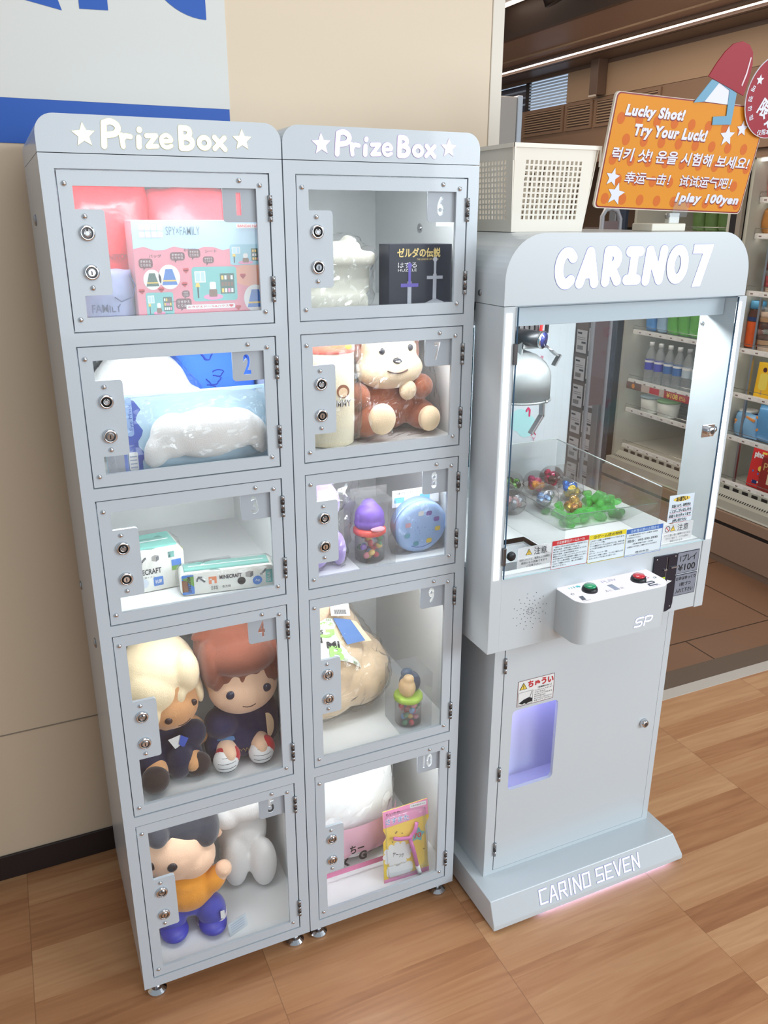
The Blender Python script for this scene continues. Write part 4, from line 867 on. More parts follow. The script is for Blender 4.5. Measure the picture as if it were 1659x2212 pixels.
# --- box 8
B = F[2]
t = thing('lilac_bath_towel', 'folded lilac fleece bundle in a clear bag at the left of box 8', 'towel', (X2+0.09, 0.15, B))
o, v, f = smooth_part([((X2+0.085, 0.150, B+0.055), (0.062, 0.075, 0.054)), ((X2+0.095, 0.165, B+0.130), (0.060, 0.075, 0.055)), ((X2+0.115, 0.20, B+0.200), (0.100, 0.08, 0.034)), ((X2+0.125, 0.090, B+0.040), (0.016, 0.030, 0.040)), ((X2+0.060, 0.085, B+0.030), (0.040, 0.03, 0.028))], FLILAC, 'folded_fleece', t, 0.005, 3)
film(v, 'clear_bag', t, 1.06, 0.013, 0.008, 4)
def candy_jar(label, cx, cy, z0, r, h, lid_mat, seed, tint):
    t = thing('candy_jar', label, 'jar', (cx, cy, z0)); M = Matrix.Translation((cx, cy, z0))
    b = MB(); b.lathe([(r*0.85, 0.0), (r, 0.004), (r, h*0.82), (r*0.86, h*0.95), (r*0.86, h)], PVC, 28, M, True, True, False); b.build('jar', t)
    b = MB(); b.lathe([(r*1.02, h*0.98), (r*1.10, h*1.02), (r*1.10, h*1.14), (r*0.98, h*1.20), (r*0.5, h*1.22)], lid_mat, 32, M); b.build('lid', t)
    random.seed(seed); cols = [pc('candy_red', 206, 66, 80, 0.3), pc('candy_pink', 236, 150, 160, 0.3), pc('candy_blue', 120, 170, 214, 0.3), pc('candy_violet', 120, 90, 170, 0.3), pc('candy_gold', 226, 190, 110, 0.3), pc('candy_green', 90, 150, 110, 0.3)]
    for k in range(22):
        a = random.uniform(0, 2*PI); q = r*0.72*math.sqrt(random.random()); zz = 0.008+(h*0.78)*(k/22)
        b = MB(); b.ell((cx+q*math.cos(a), cy+q*math.sin(a), z0+zz), (0.0085, 0.007, 0.0065), cols[(k+seed) % 6], (random.random()*3, random.random()*3, 0), 10, 7); b.build('sweet', t)
    vv = [(-1.25*r, -1.25*r), (1.25*r, -1.25*r), (1.25*r, 1.25*r), (-1.25*r, 1.25*r)]
    return t, M
t, M = candy_jar('sweet jar with red lid and purple rounded topper in box 8', X2+0.203, 0.092, B, 0.034, 0.066, pc('red_lid', 226, 84, 76, 0.35), 3, None)
PUR = pc('purple_vinyl', 112, 80, 170, 0.4); cx = X2+0.203
v, f = blob([((cx, 0.092, B+0.104), (0.034, 0.032, 0.032)), ((cx, 0.092, B+0.090), (0.036, 0.034, 0.020)), ((cx, 0.096, B+0.130), (0.018, 0.018, 0.014))], 0.003, 4); b = MB(); b.raw(v, f, PUR, True); b.build('purple_topper', t)
b = MB(); b.ell((cx+0.006, 0.0595, B+0.0825), (0.017, 0.012, 0.0055), pc('pink_vinyl', 240, 170, 180, 0.4)); b.build('pink_tab', t)
b = MB(); b.box(cx-0.044, cx+0.044, 0.045, 0.139, B+0.0005, B+0.150, PVC, 0.001); b.box(cx-0.044, cx+0.044, 0.0955, 0.0965, B+0.150, B+0.172, PVC); b.build('clear_carton', t)
t = thing('round_lunch_box', 'round pale blue lunch box with sticker dots standing in box 8', 'lunch box', (X2+0.325, 0.09, B))
cx = X2+0.325; M = fr((cx, 0.085, B+0.066), (1, 0, 0), (0, -math.sin(R(8)), math.cos(R(8))))
LBM = pc('lunchbox_blue', 164, 194, 236, 0.35)
b = MB(); b.lathe([(0.050, -0.030), (0.062, -0.026), (0.0645, -0.006), (0.0655, 0.0)], LBM, 40, M, True); b.build('bowl', t)
b = MB(); b.lathe([(0.0655, 0.0), (0.0655, 0.008), (0.062, 0.014), (0.052, 0.0165), (0.0005, 0.0170)], LBM, 40, M, True, True, False)
for k, (a, m) in enumerate(((100, 'w'), (70, 'p'), (30, 'p'), (-8, 'y'), (-60, 'y'), (-110, 's'), (-160, 's'), (160, 'k'))):
    mm = {'w': WHITEP, 'p': pc('sticker_purple', 124, 92, 168, 0.5), 'y': YEL, 's': pc('sticker_teal', 96, 160, 180, 0.5), 'k': pc('sticker_pink', 228, 180, 196, 0.5)}[m]
    b.flat(rrect(0.040*math.cos(R(a))-0.007, 0.040*math.cos(R(a))+0.007, 0.040*math.sin(R(a))-0.006, 0.040*math.sin(R(a))+0.006, 0.004), mm, M, 0.0176)
random.seed(2)
for k in range(14): a = random.uniform(0, 6.28); q = random.uniform(0.005, 0.03); b.flat(circ(q*math.cos(a), q*math.sin(a), 0.0012, 8), pc('dot_blue', 130, 150, 216, 0.5), M, 0.0177)
b.tube([M @ Vector((0.049*math.cos(R(a)), 0.049*math.sin(R(a)), 0.0172)) for a in range(240, 305, 8)], 0.0007, pc('dot_navy', 70, 90, 170, 0.5), 5)
b.build('lid', t)
b = MB(); b.box(cx+0.058, cx+0.070, 0.060, 0.090, B+0.055, B+0.085, LBM, 0.003); b.build('clasp', t)
b = MB(); b.box(cx-0.060, cx+0.060, 0.104, 0.106, B+0.110, B+0.150, WHITEP); M2 = FY(0, 0.1038, 0); b.text('抗菌 丸型ランチボックス入り(フォーク付)', cx-0.050, B+0.139, 0.100, 0.006, INK, M2, 0.0003); b.flat(rrect(cx-0.056, cx-0.030, B+0.120, B+0.133, 0.003), pc('card_cyan', 120, 200, 230, 0.5), M2, 0.0003); b.flat(rrect(cx+0.010, cx+0.036, B+0.120, B+0.135, 0.003), pc('card_cyan', 120, 200, 230, 0.5), M2, 0.0003); b.build('header_card', t)
vv, ff = pillow(cx, 0.092, B+0.068, 0.146, 0.075, 0.138, 16, 0.14); b = MB(); b.raw(wrinkle(vv, ff, 0.003, 40, 6), ff, WRAP, False); b.build('clear_bag', t)

# --- box 9
B = F[3]
t = thing('body_cushion', 'big beige plush body cushion with green paper band, wrapped in film, in box 9', 'cushion', (X2+0.16, 0.22, B))
o, v, f = smooth_part([((X2+0.128, 0.250, B+0.150), (0.122, 0.14, 0.148)), ((X2+0.205, 0.230, B+0.098), (0.100, 0.12, 0.096)), ((X2+0.080, 0.28, B+0.23), (0.075, 0.10, 0.08)), ((X2+0.110, 0.20, B+0.075), (0.105, 0.095, 0.074))], FBEIGE, 'cushion_body', t, 0.007, 6)
smooth_part([((X2+0.080, 0.275, B+0.322), (0.070, 0.08, 0.062)), ((X2+0.020, 0.24, B+0.03), (0.012, 0.05, 0.03))], TEALN, 'blue_end', t, 0.006)
smooth_part([((X2+0.080, 0.205, B+0.300), (0.074, 0.05, 0.050), (R(-20), 0, 0)), ((X2+0.150, 0.22, B+0.308), (0.026, 0.02, 0.03))], FPEACH, 'peach_end', t, 0.006)
M = fr((X2+0.120, 0.136, B+0.240), (0.975, 0.03, -0.20), (0.12, 0.66, 0.74)) @ Matrix.Scale(1.15, 4)
b = MB(); BW = pc('band_white', 236, 238, 228, 0.5); pts = []
for j in range(2):
    for i in range(13):
        a = -1+2*i/12; yv = -0.045 if j == 0 else 0.045
        pts.append(M @ Vector((a*0.110, yv-0.02*a*a, -0.070*a*a)))
b.raw(pts, [(i, i+1, 13+i+1, 13+i) for i in range(12)], BW, True)
def band(st, x, y, wd, ht, m, rot=0, bold=0.03):
    vv, ff, a0, a1, c0, c1 = text_geo(st, bold, 0, 'CENTER', 1.0); out = []
    for (px, py) in vv:
        X = x+wd*((px-a0)/(a1-a0)-0.5); Y = y+ht*((py-c0)/(c1-c0)-0.5); cX = x+(X-x)*math.cos(R(rot))-(Y-y)*math.sin(R(rot)); cY = y+(X-x)*math.sin(R(rot))+(Y-y)*math.cos(R(rot))
        a = cX/0.110; out.append(M @ Vector((cX, cY-0.02*a*a, -0.070*a*a+0.0015)))
    b.raw(out, ff, m, False)
band('BIG', -0.040, 0.020, 0.100, 0.034, GREENP, 0); band('B', 0.010, -0.030, 0.034, 0.030, GREENP, 0); band('MONSTERS', -0.045, 0.014, 0.060, 0.010, INK, 4); band('ON', -0.034, -0.002, 0.030, 0.013, INK, 4); band('MI', 0.004, -0.012, 0.030, 0.014, INK, 2)
for k in range(7): band('zzz', -0.09+k*0.03, -0.042, 0.012, 0.004, pc('leaf_green_print', 90, 140, 60, 0.5), 0, 0.0); band('zzz', -0.09+k*0.03, 0.041, 0.012, 0.004, pc('leaf_green_print', 90, 140, 60, 0.5), 0, 0.0)
b.build('paper_band', t)
b = MB(); b.flat([(0.010, 0.044), (0.050, 0.040), (0.078, -0.006), (0.034, -0.014)], pc('band_blue', 66, 104, 158, 0.5), M, 0.004); b.flat([(0.042, 0.042), (0.064, 0.036), (0.094, -0.006), (0.074, -0.008)], FBEIGE, M, 0.002); b.build('picture_tag', t)
b = MB(); b.box(-0.022, 0.022, -0.013, 0.013, 0.008, 0.009, WHITEP, M=M @ Matrix.Translation((0.022, 0.058, 0.008)))
for k in range(14): b.box(-0.012+k*0.0020, -0.0108+k*0.0020, -0.010, 0.000, 0.009, 0.0094, INK, M=M @ Matrix.Translation((0.020, 0.058, 0.008)))
b.build('barcode_tag', t)
film(v+[Vector((X2+0.03, 0.26, B+0.36)), Vector((X2+0.15, 0.26, B+0.35))], 'clear_bag', t, 1.04, 0.016, 0.008, 12)
t, M = candy_jar('sweet jar with lime green lid and beige and navy topper in box 9', X2+0.298, 0.075, B, 0.033, 0.068, pc('lime_lid', 178, 214, 76, 0.35), 5, None)
cx = X2+0.298
v, f = blob([((cx-0.006, 0.070, B+0.102), (0.021, 0.024, 0.026)), ((cx-0.004, 0.066, B+0.126), (0.014, 0.014, 0.012))], 0.003, 3); b = MB(); b.raw(v, f, pc('beige_vinyl', 228, 190, 140, 0.45), True); b.build('beige_topper', t)
v, f = blob([((cx+0.010, 0.088, B+0.102), (0.028, 0.024, 0.030)), ((cx, 0.085, B+0.132), (0.016, 0.014, 0.012))], 0.003, 3); b = MB(); b.raw(v, f, pc('navy_vinyl', 52, 74, 100, 0.45), True); b.build('navy_topper', t)
b = MB(); b.box(cx-0.043, cx+0.043, 0.030, 0.120, B+0.0005, B+0.152, PVC, 0.001); b.build('clear_carton', t)

# --- box 10
B = F[4]
t = thing('square_cushion', 'square white plush cushion with a pink sleeve in film in box 10', 'cushion', (X2+0.15, 0.15, B))
v, f = pillow(X2+0.165, 0.175, B+0.200, 0.285, 0.16, 0.38, 20, 0.40); v = tilt(v, (X2+0.165, 0.175, B), (R(-6), 0, 0)); lowest = min(p.z for p in v); v = [p+Vector((0, 0, B+0.001-lowest)) for p in v]
b = MB(); b.raw(wrinkle(v, f, 0.004, 18, 3), f, FWHITE, True); b.build('cushion', t)
b = MB(); n = 14; PB = pc('sleeve_pink', 238, 188, 206, 0.5); pts = []
def py(a, q): return 0.175-(max(0.0, (1-a*a)*(1-q*q))**0.40)*0.085-0.004
for j, q in enumerate((-0.93, -0.7, -0.5, -0.34, -0.22)):
    for i in range(n+1): a = -0.98+1.96*i/n; pts.append((X2+0.165+a*0.142, py(a, q)+0.004, B+0.200+q*0.19))
b.raw(pts, [(j*(n+1)+i, j*(n+1)+i+1, (j+1)*(n+1)+i+1, (j+1)*(n+1)+i) for j in range(4) for i in range(n)], PB, True)
M = FY(0, 0.082, 0); b.text('K', X2+0.118, B+0.052, 0.022, 0.026, INK, M, 0.0, 0.05); b.text('G', X2+0.165, B+0.058, 0.022, 0.028, INK, M, 0.0, 0.05); b.text('ちー', X2+0.140, B+0.085, 0.040, 0.026, INK, M, 0.0, 0.03)
b.rect(X2+0.055, X2+0.270, B+0.020, B+0.036, pc('sleeve_deep_pink', 222, 130, 166, 0.5), FY(0, 0.094, 0), 0.0)
b.build('printed_sleeve', t)
film(v, 'clear_bag', t, 1.03, 0.016, 0.008, 15)
t = thing('blister_card_toy', 'pink and yellow toy card with a pink fork toy and price star in box 10', 'toy', (X2+0.28, 0.05, B))
M = fr((X2+0.283, 0.034, B), (0.995, -0.05, 0.0), (-0.03, 0.14, 0.99))
b = MB(); ou = [(-0.066, 0.0), (0.062, 0.0), (0.060, 0.055), (0.056, 0.135), (0.068, 0.158), (0.066, 0.212), (-0.060, 0.205), (-0.060, 0.150), (-0.052, 0.130), (-0.062, 0.118)]
b.prism(ou, -0.002, 0.0, YEL, M); b.flat([(-0.060, 0.158), (0.066, 0.166), (0.066, 0.212), (-0.060, 0.205)], PINKP, M, 0.0004); b.flat([(-0.066, 0.0), (0.062, 0.0), (0.062, 0.014), (-0.066, 0.010)], PINKP, M, 0.0004)
b.text('ちいかわ', -0.052, 0.190, 0.040, 0.009, INK, M, 0.0007, 0.01); b.text('さすまた', -0.054, 0.165, 0.066, 0.018, WHITEP, M, 0.0007, 0.06); b.text('さすまた', -0.053, 0.166, 0.064, 0.016, BLUEP, M, 0.0010, 0.0)
b.flat(rrect(0.016, 0.062, 0.196, 0.207, 0.002), WHITEP, M, 0.0007); b.text('対象年齢6才以上', 0.018, 0.199, 0.042, 0.005, INK, M, 0.0010)
b.flat(circ(-0.025, 0.075, 0.034, 22, 0.028), WHITEP, M, 0.0005)
for a in range(0, 360, 30): b.flat(circ(-0.025+0.034*math.cos(R(a)), 0.075+0.028*math.sin(R(a)), 0.008, 10), WHITEP, M, 0.0004)
b.text('ヤーッ!!', -0.040, 0.066, 0.032, 0.014, INK, M, 0.0008, 0.01, 0, -20)
b.flat(rrect(-0.058, 0.016, 0.012, 0.046, 0.012), WHITEP, M, 0.0004)
b.flat(star(0.034, 0.115, 0.022, 80, 0.6), TEALP, M, 0.0007); b.text('70', 0.022, 0.106, 0.022, 0.015, REDP, M, 0.0010, 0.03)
random.seed(8)
for k in range(12): b.flat(star(random.uniform(-0.05, 0.05), random.uniform(0.05, 0.14), 0.003, 90, 0.35), INK, M, 0.0004)
b.build('printed_card', t)
b = MB(); FP = pc('fork_pink', 206, 110, 176, 0.3); b.tube([M @ Vector(p) for p in ((0.026, 0.030, 0.008), (0.018, 0.075, 0.009), (0.008, 0.118, 0.010))], 0.0052, FP, 10); b.tube([M @ Vector(p) for p in ((-0.036, 0.128, 0.008), (-0.020, 0.122, 0.009), (0.008, 0.119, 0.010), (0.024, 0.134, 0.009), (0.030, 0.156, 0.008))], 0.005, FP, 10); b.tube([M @ Vector(p) for p in ((0.032, 0.006, 0.008), (0.026, 0.032, 0.008))], 0.0058, WHITEP, 10); b.build('fork_toy', t)
v, f = pillow(0, 0, 0.106, 0.118, 0.022, 0.19, 14, 0.14); b = MB(); b.raw([M @ Vector((p.x, p.z, -p.y+0.008)) for p in v], f, PVC, True); b.build('blister', t)

# ------------------------------------------------------------------ crane game machine
mc = thing('crane_game_machine', 'white crane game machine with glowing letters and lit strips beside its window', 'crane game', (1.137, 0.2, 0))
LEDW = emit('edge_led_white', (0.93, 0.96, 1.0), 2.6); LETW = emit('letter_white', (0.96, 0.97, 1.0), 1.7); LETV = emit('letter_violet_white', (0.93, 0.92, 1.0), 1.35)
HALOB = pc('letter_halo_blue', 150, 160, 226, 0.5)  # bluish glow around the machine's letters, painted as a rim colour
# base with sloping front
b = MB()
def ring(z, x0, x1, y0, y1): return [(x0, y0, z), (x1, y0, z), (x1, y1, z), (x0, y1, z)]
v = ring(0.010, 0.834, 1.4530, -0.1615, 0.51)+ring(0.024, 0.834, 1.4530, -0.1605, 0.51)+ring(0.0845, 0.834, 1.4320, -0.1370, 0.51)
bmx = bmesh.new(); vs = [bmx.verts.new(p) for p in v]
for q in ((3, 2, 1, 0), (8, 9, 10, 11)): bmx.faces.new([vs[k] for k in q])
for k in range(2):
    for i in range(4): j = (i+1) % 4; bmx.faces.new([vs[k*4+i], vs[k*4+j], vs[k*4+4+j], vs[k*4+4+i]])
bmesh.ops.bevel(bmx, geom=list(bmx.edges), offset=0.002, segments=2, profile=0.5, affect='EDGES')
b.bm(bmx, WHITE); 
for (xa, ya) in ((0.87, -0.10), (1.41, -0.10), (0.87, 0.45), (1.41, 0.45)): b.cyl((xa, ya, 0), (xa, ya, 0.012), 0.02, 0.02, BLACK)
base = b.build('base', mc)
b = MB(); b.box(0.98, 1.42, -0.140, -0.134, 0.004, 0.0085, emit('base_glow', (0.34, 0.42, 1.0), 26.0)); b.build('under_light', mc)
TG = {
 'C': [[(0.95, 0.9), (0.05, 0.9), (0.05, 0.1), (0.95, 0.1)]],
 'A': [[(0.0, 0.02), (0.42, 0.9), (0.58, 0.9), (1.0, 0.02)], [(0.22, 0.34), (0.78, 0.34)]],
 'R': [[(0.05, 0.0), (0.05, 0.9), (0.9, 0.9), (0.9, 0.42), (0.05, 0.42)], [(0.5, 0.42), (0.98, 0.02)]],
 'I': [[(0.5, 0.0), (0.5, 0.95)]],
 'N': [[(0.05, 0.0), (0.05, 0.9), (0.95, 0.06), (0.95, 0.95)]],
 'O': [[(0.05, 0.1), (0.05, 0.9), (0.95, 0.9), (0.95, 0.1), (0.05, 0.1)]],
 'S': [[(0.95, 0.9), (0.05, 0.9), (0.05, 0.5), (0.95, 0.5), (0.95, 0.1), (0.05, 0.1)]],
 'E': [[(0.95, 0.9), (0.05, 0.9), (0.05, 0.1), (0.95, 0.1)], [(0.05, 0.5), (0.8, 0.5)]],
 'V': [[(0.0, 0.95), (0.45, 0.06), (0.55, 0.06), (1.0, 0.95)]],
}
Ms = fr((0.834, -0.1613, 0.0225), (1, 0, 0), (0, 0.0235, 0.0605))
b = MB(); x = 0.142
for mat, g, z in ((HALOB, 0.0016, 0.0006), (LETV, 0.0, 0.0010)):
    x = 0.143
    for ch in 'CARINO SEVEN':
        if ch == ' ': x += 0.014; continue
        wd = 0.008 if ch == 'I' else 0.0225
        b.strokes(TG[ch], 0.0046+g, mat, Ms, x, 0.010, wd, 0.044, z, 0.0, True); x += wd+0.0078
b.build('lettering', base)
# lower cabinet
b = MB(); FYl = FY(0, -0.0568, 0)
dx0, dx1, dz0, dz1 = 0.8886, 1.3876, 0.0960, 0.7720
b.prism([(0.8615, 0.0848), (1.4060, 0.0848), (1.4060, 0.7740), (0.8615, 0.7740)], -0.012, 0.0, WHITE, FYl, [[(dx0, dz0), (dx1, dz0), (dx1, dz1), (dx0, dz1)]])
for xa, xb in ((0.8615, 0.8655), (1.4020, 1.4060)): b.box(xa, xb, -0.0448, 0.47, 0.0848, 0.774, WHITE)
b.box(0.8655, 1.4020, 0.466, 0.47, 0.0848, 0.774, WHITE); b.box(0.8655, 1.4020, -0.0448, 0.466, 0.0848, 0.088, WHITE); b.build('lower_cabinet', mc)
hole = rrect(0.9200, 1.0560, 0.3390, 0.5740, 0.012)
b = MB(); b.prism([(dx0+0.0020, dz0+0.0020), (dx1-0.0020, dz0+0.0020), (dx1-0.0020, dz1), (dx0+0.0020, dz1)], -0.010, 0.0, WHITE, FY(0, -0.0578, 0), [hole]); door = b.build('service_door', mc)
for z in (0.7088, 0.3997, 0.1663):
    b = MB()
    for k in range(3): b.cyl((0.8905, -0.0600, z-0.020+k*0.0135), (0.8905, -0.0600, z-0.020+k*0.0135+0.0128), 0.0038, 0.0038, DSTEEL if k == 1 else STEEL, 12)
    b.build('hinge', door)
b = MB(); M = FY(1.3465, -0.058, 0.4245); b.lathe([(0.0125, 0), (0.0125, 0.004), (0.0105, 0.007), (0.0105, 0.010), (0.007, 0.0115)], CHROME, 22, M); b.prism(circ(0, 0, 0.006, 16), 0.0112, 0.0118, DSTEEL, M); b.build('lock', door)
def triangle_sign(b, M, x, y, s_, z=0.0006):
    b.flat([(x-s_, y-s_*0.8), (x+s_, y-s_*0.8), (x, y+s_*0.95)], INK, M, z); b.flat([(x-s_*0.8, y-s_*0.68), (x+s_*0.8, y-s_*0.68), (x, y+s_*0.70)], YEL, M, z+0.0002)
    b.rect(x-s_*0.08, x+s_*0.08, y-s_*0.22, y+s_*0.35, INK, M, z+0.0004); b.flat(circ(x, y-s_*0.42, s_*0.1, 10), INK, M, z+0.0004)
def frame_line(b, M, x0, x1, y0, y1, w_, mat, z=0.0005):
    for r in ((x0, x1, y0, y0+w_), (x0, x1, y1-w_, y1), (x0, x0+w_, y0, y1), (x1-w_, x1, y0, y1)): b.rect(*r, mat, M, z)
M = FY(0, -0.0582, 0); b = MB(); b.rect(0.931, 1.0378, 0.583, 0.6545, WHITEP, M, 0.0); frame_line(b, M, 0.931, 1.0378, 0.583, 0.6545, 0.0012, pc('maroon_line', 120, 50, 50, 0.5), 0.0003)
triangle_sign(b, M, 0.947, 0.638, 0.011); b.text('ちゅうい', 0.960, 0.630, 0.075, 0.020, REDP, M, 0.0008, 0.04); b.text('〔保護者の方へ〕', 0.990, 0.623, 0.040, 0.005, INK, M, 0.0008, 0.01)
for k, st in enumerate(('「とりだしぐち」の おくまで', 'てをいれると、', 'はさまってケガをする', 'おそれがあります。', 'ちいさなおこさまにはとくに', 'きをつけてください。')): b.text(st, 0.981, 0.6165-k*0.0058, 0.052 if k not in (1, 3) else 0.034, 0.0040, INK, M, 0.0008, 0.005)
frame_line(b, M, 0.934, 0.976, 0.586, 0.622, 0.0006, INK, 0.0006); b.flat([(0.936, 0.592), (0.950, 0.600), (0.966, 0.604), (0.975, 0.599), (0.975, 0.590), (0.962, 0.589), (0.958, 0.586), (0.953, 0.590), (0.946, 0.588)], INK, M, 0.0008); b.tube([M @ Vector(p) for p in ((0.968, 0.604, 0.001), (0.973, 0.620, 0.001))], 0.0004, INK, 5)
b.build('caution_sticker', door)
# prize chute
CHI = pc('chute_lilac_white', 226, 226, 246, 0.5); b = MB()
for q in ((0.905, 0.907, -0.045, 0.035, 0.29, 0.62), (1.150, 1.152, -0.045, 0.035, 0.29, 0.62), (0.905, 1.152, 0.035, 0.037, 0.29, 0.62), (0.905, 1.152, -0.045, 0.037, 0.288, 0.300), (0.905, 1.152, -0.045, 0.037, 0.62, 0.622)): b.box(*q, CHI)
b.build('prize_chute', mc)
b = MB(); b.box(0.93, 1.12, -0.043, -0.036, 0.604, 0.612, emit('chute_led', (0.50, 0.50, 1.0), 16.0)); b.build('chute_light', mc)

# upper cabinet shell
UX0, UX1, UY = 0.8145, 1.4605, -0.095
b = MB()
b.box(UX0, 0.8445, UY, 0.015, 0.774, 1.5475, WHITE, 0.0015); b.box(1.4320, UX1, UY, 0.012, 0.770, 1.5475, WHITE, 0.0015)
b.box(0.8450, 1.4315, UY+0.002, -0.080, 0.7725, 0.9560, WHITE, 0.001)
b.box(UX0, 1.4402, 0.0155, 0.510, 0.7745, 0.9385, WHITE); b.box(0.8450, 1.4315, -0.0795, 0.0150, 0.7745, 0.7785, WHITE)
b.box(UX0, 1.4402, 0.4955, 0.510, 0.939, 1.5475, WHITE)
b.box(0.8450, 1.4315, -0.060, 0.005, 1.5035, 1.5475, pc('pale_blue_rail', 204, 218, 228, 0.35), 0.001)
b.box(UX0, 0.8185, 0.015, 0.4955, 1.500, 1.5475, WHITE); b.box(1.4360, UX1, 0.012, 0.4955, 1.5075, 1.5475, WHITE)
b.box(UX0, UX1, 0.0155, 0.4950, 1.5310, 1.5475, WHITE)
b.build('upper_cabinet', mc)
b = MB(); b.prism([(0.8455, -0.078), (1.4310, -0.078), (1.4310, 0.0150), (1.4365, 0.0150), (1.4365, 0.4950), (0.8190, 0.4950), (0.8190, 0.0160), (0.8455, 0.0160)], 0.944, 0.957, INNER, None, [[(0.870, -0.060), (1.0345, -0.060), (1.0345, 0.1065), (0.870, 0.1065)]])
for (xa, xb, ya, yb) in ((0.868, 0.870, -0.062, 0.1085), (1.0345, 1.0365, -0.062, 0.1085), (0.870, 1.0345, -0.062, -0.060), (0.870, 1.0345, 0.1065, 0.1085)): b.box(xa, xb, ya, yb, 0.86, 0.9572, INNER)
b.box(0.87, 1.034, -0.06, 0.106, 0.855, 0.860, pc('chute_floor_grey', 190, 198, 206, 0.5)); b.build('playfield', mc)
b = MB(); b.box(1.4370, 1.4400, 0.013, 0.495, 0.958, 1.507, GLASS); b.build('side_pane', mc)
b = MB(); b.box(0.8150, 0.8180, 0.0155, 0.495, 0.958, 1.500, GLASS); sp_ = b.build('side_pane', mc)
b = MB(); TEALD = pc('poster_teal', 36, 128, 150, 0.5); M = FX(0.8144, 0, 0); b.rect(-0.30, -0.0165, 1.19, 1.495, TEALD, M, 0.0004)
for k, ch in enumerate('あミニフェアの上種クラゲもグ'): b.text(ch, -0.031, 1.478-k*0.0215, 0.013, 0.013, WHITEP, M, 0.0007, 0.02)
b.build('teal_poster', sp_)
hdr = rrect(0.8135, 1.4515, 1.5485, 1.6850, 0.088, 12, (0, 0, 1, 1))
b = MB(); b.prism(hdr, -0.6050, 0.0, WHITE, FY(0, UY-0.0005, 0)); hd = b.build('header', mc)
def arcs(cx, cy, rx, ry, a0, a1, n=10): return [(cx+rx*math.cos(R(a0+(a1-a0)*i/n)), cy+ry*math.sin(R(a0+(a1-a0)*i/n))) for i in range(n+1)]
CG = {'C': [arcs(0.55, 0.5, 0.44, 0.46, 42, 310)], 'A': [[(0.08, 0.04), (0.56, 0.96), (0.92, 0.04)], [(0.30, 0.34), (0.80, 0.34)]],
 'R': [[(0.12, 0.04), (0.16, 0.95)], [(0.16, 0.95), (0.55, 0.95), (0.82, 0.80), (0.74, 0.58), (0.40, 0.48), (0.20, 0.48)], [(0.45, 0.46), (0.90, 0.06)]],
 'I': [[(0.15, 0.94), (0.90, 0.94)], [(0.52, 0.94), (0.46, 0.06)], [(0.08, 0.06), (0.85, 0.06)]], 'N': [[(0.08, 0.04), (0.16, 0.95), (0.82, 0.06), (0.92, 0.96)]],
 'O': [arcs(0.5, 0.5, 0.42, 0.45, 0, 360, 20)]}
Mh = FY(0, UY-0.0010, 0); b = MB()
for mat, g, z in ((HALOB, 0.0020, 0.0), (LETW, 0.0, 0.0004)):
    for ch, la, ra, lz, lh in (('C', .925, .981, 1.5845, 0.0660), ('A', .979, 1.037, 1.5850, 0.0655), ('R', 1.042, 1.095, 1.5865, 0.0655), ('I', 1.098, 1.149, 1.5875, 0.0640), ('N', 1.149, 1.211, 1.5855, 0.0665), ('O', 1.2125, 1.2715, 1.5865, 0.0660)):
        lw_ = (ra-la-0.021)/0.84; b.strokes(CG[ch], 0.0205+g, mat, Mh, la+0.0105-0.08*lw_, lz, lw_, lh, z, 0.03, False, 18, True)
    k = g/2-0.0045
    q = g/2
    b.flat([(1.2835-q, 1.6595+q), (1.3385+q, 1.6595+q), (1.3360+q, 1.6480), (1.3130+q, 1.5725-q), (1.2890-q, 1.5720-q), (1.3105-q, 1.6410-q), (1.2820-q, 1.6410-q)], mat, Mh, z)
b.build('lettering', hd)
for cx0, cx1 in ((0.8270, 0.8280), (1.4375, 1.4484)):
    for k in range(12):
        z0 = 0.9580+k*0.04812; q0 = cx0+(cx1-cx0)*(1-k/12); q1 = q0
        b = MB(); b.box(q0-0.0070, q0+0.0070, UY-0.0012, UY+0.0002, z0, z0+0.0472, LEDW); b.build('led_segment', mc)
b = MB(); b.box(0.87, 1.41, 0.040, 0.055, 1.5240, 1.5300, emit('machine_inner_led', (0.94, 0.98, 1.0), 105.0)); b.build('inner_light', mc)

b = MB(); b.lathe([(0.0065, 0), (0.006, 0.0015), (0.002, 0.0025)], STEEL, 14, FX(0.8134, -0.0023, 1.5681)); b.build('side_bolt', mc)
b = MB(); b.lathe([(0.0055, 0), (0.005, 0.003), (0.002, 0.005)], CHROME, 14, FX(1.4319, -0.0005, 1.4773)); b.tube([(1.428, -0.0005, 1.4733), (1.425, -0.0005, 1.4653), (1.428, -0.0005, 1.4593)], 0.001, CHROME, 6); b.build('inner_hook', mc)
# glass door and its stickers
b = MB(); b.box(0.8460, 1.4310, -0.1000, -0.0960, 0.9585, 1.5455, GLASS); gd = b.build('glass_door', mc)
b = MB(); b.box(0.8452, 0.8462, -0.1002, -0.0958, 0.9580, 1.5460, pc('glass_edge_blue', 60, 92, 118, 0.2)); b.box(0.8462, 1.4310, -0.1002, -0.0958, 1.5455, 1.5462, pc('glass_edge_blue', 60, 92, 118, 0.2)); b.box(1.4310, 1.4318, -0.1002, -0.0958, 0.9585, 1.5460, pc('glass_edge_blue', 60, 92, 118, 0.2)); b.box(0.8462, 1.4310, -0.1003, -0.0957, 0.9578, 0.9585, pc('glass_edge_pale', 190, 220, 226, 0.2)); b.build('glass_edge', gd)
for z in (1.0135, 1.455):
    b = MB(); M = FY(0.8590, -0.1003, z); (b.lathe([(0.0105, 0), (0.0105, 0.006), (0.0085, 0.008)], BLACK, 20, M) if z < 1.2 else None); b.box(0.8400, 0.8470, -0.1025, -0.0950, z-0.022, z+0.020, DSTEEL, 0.001); b.build('pivot_hinge', gd)
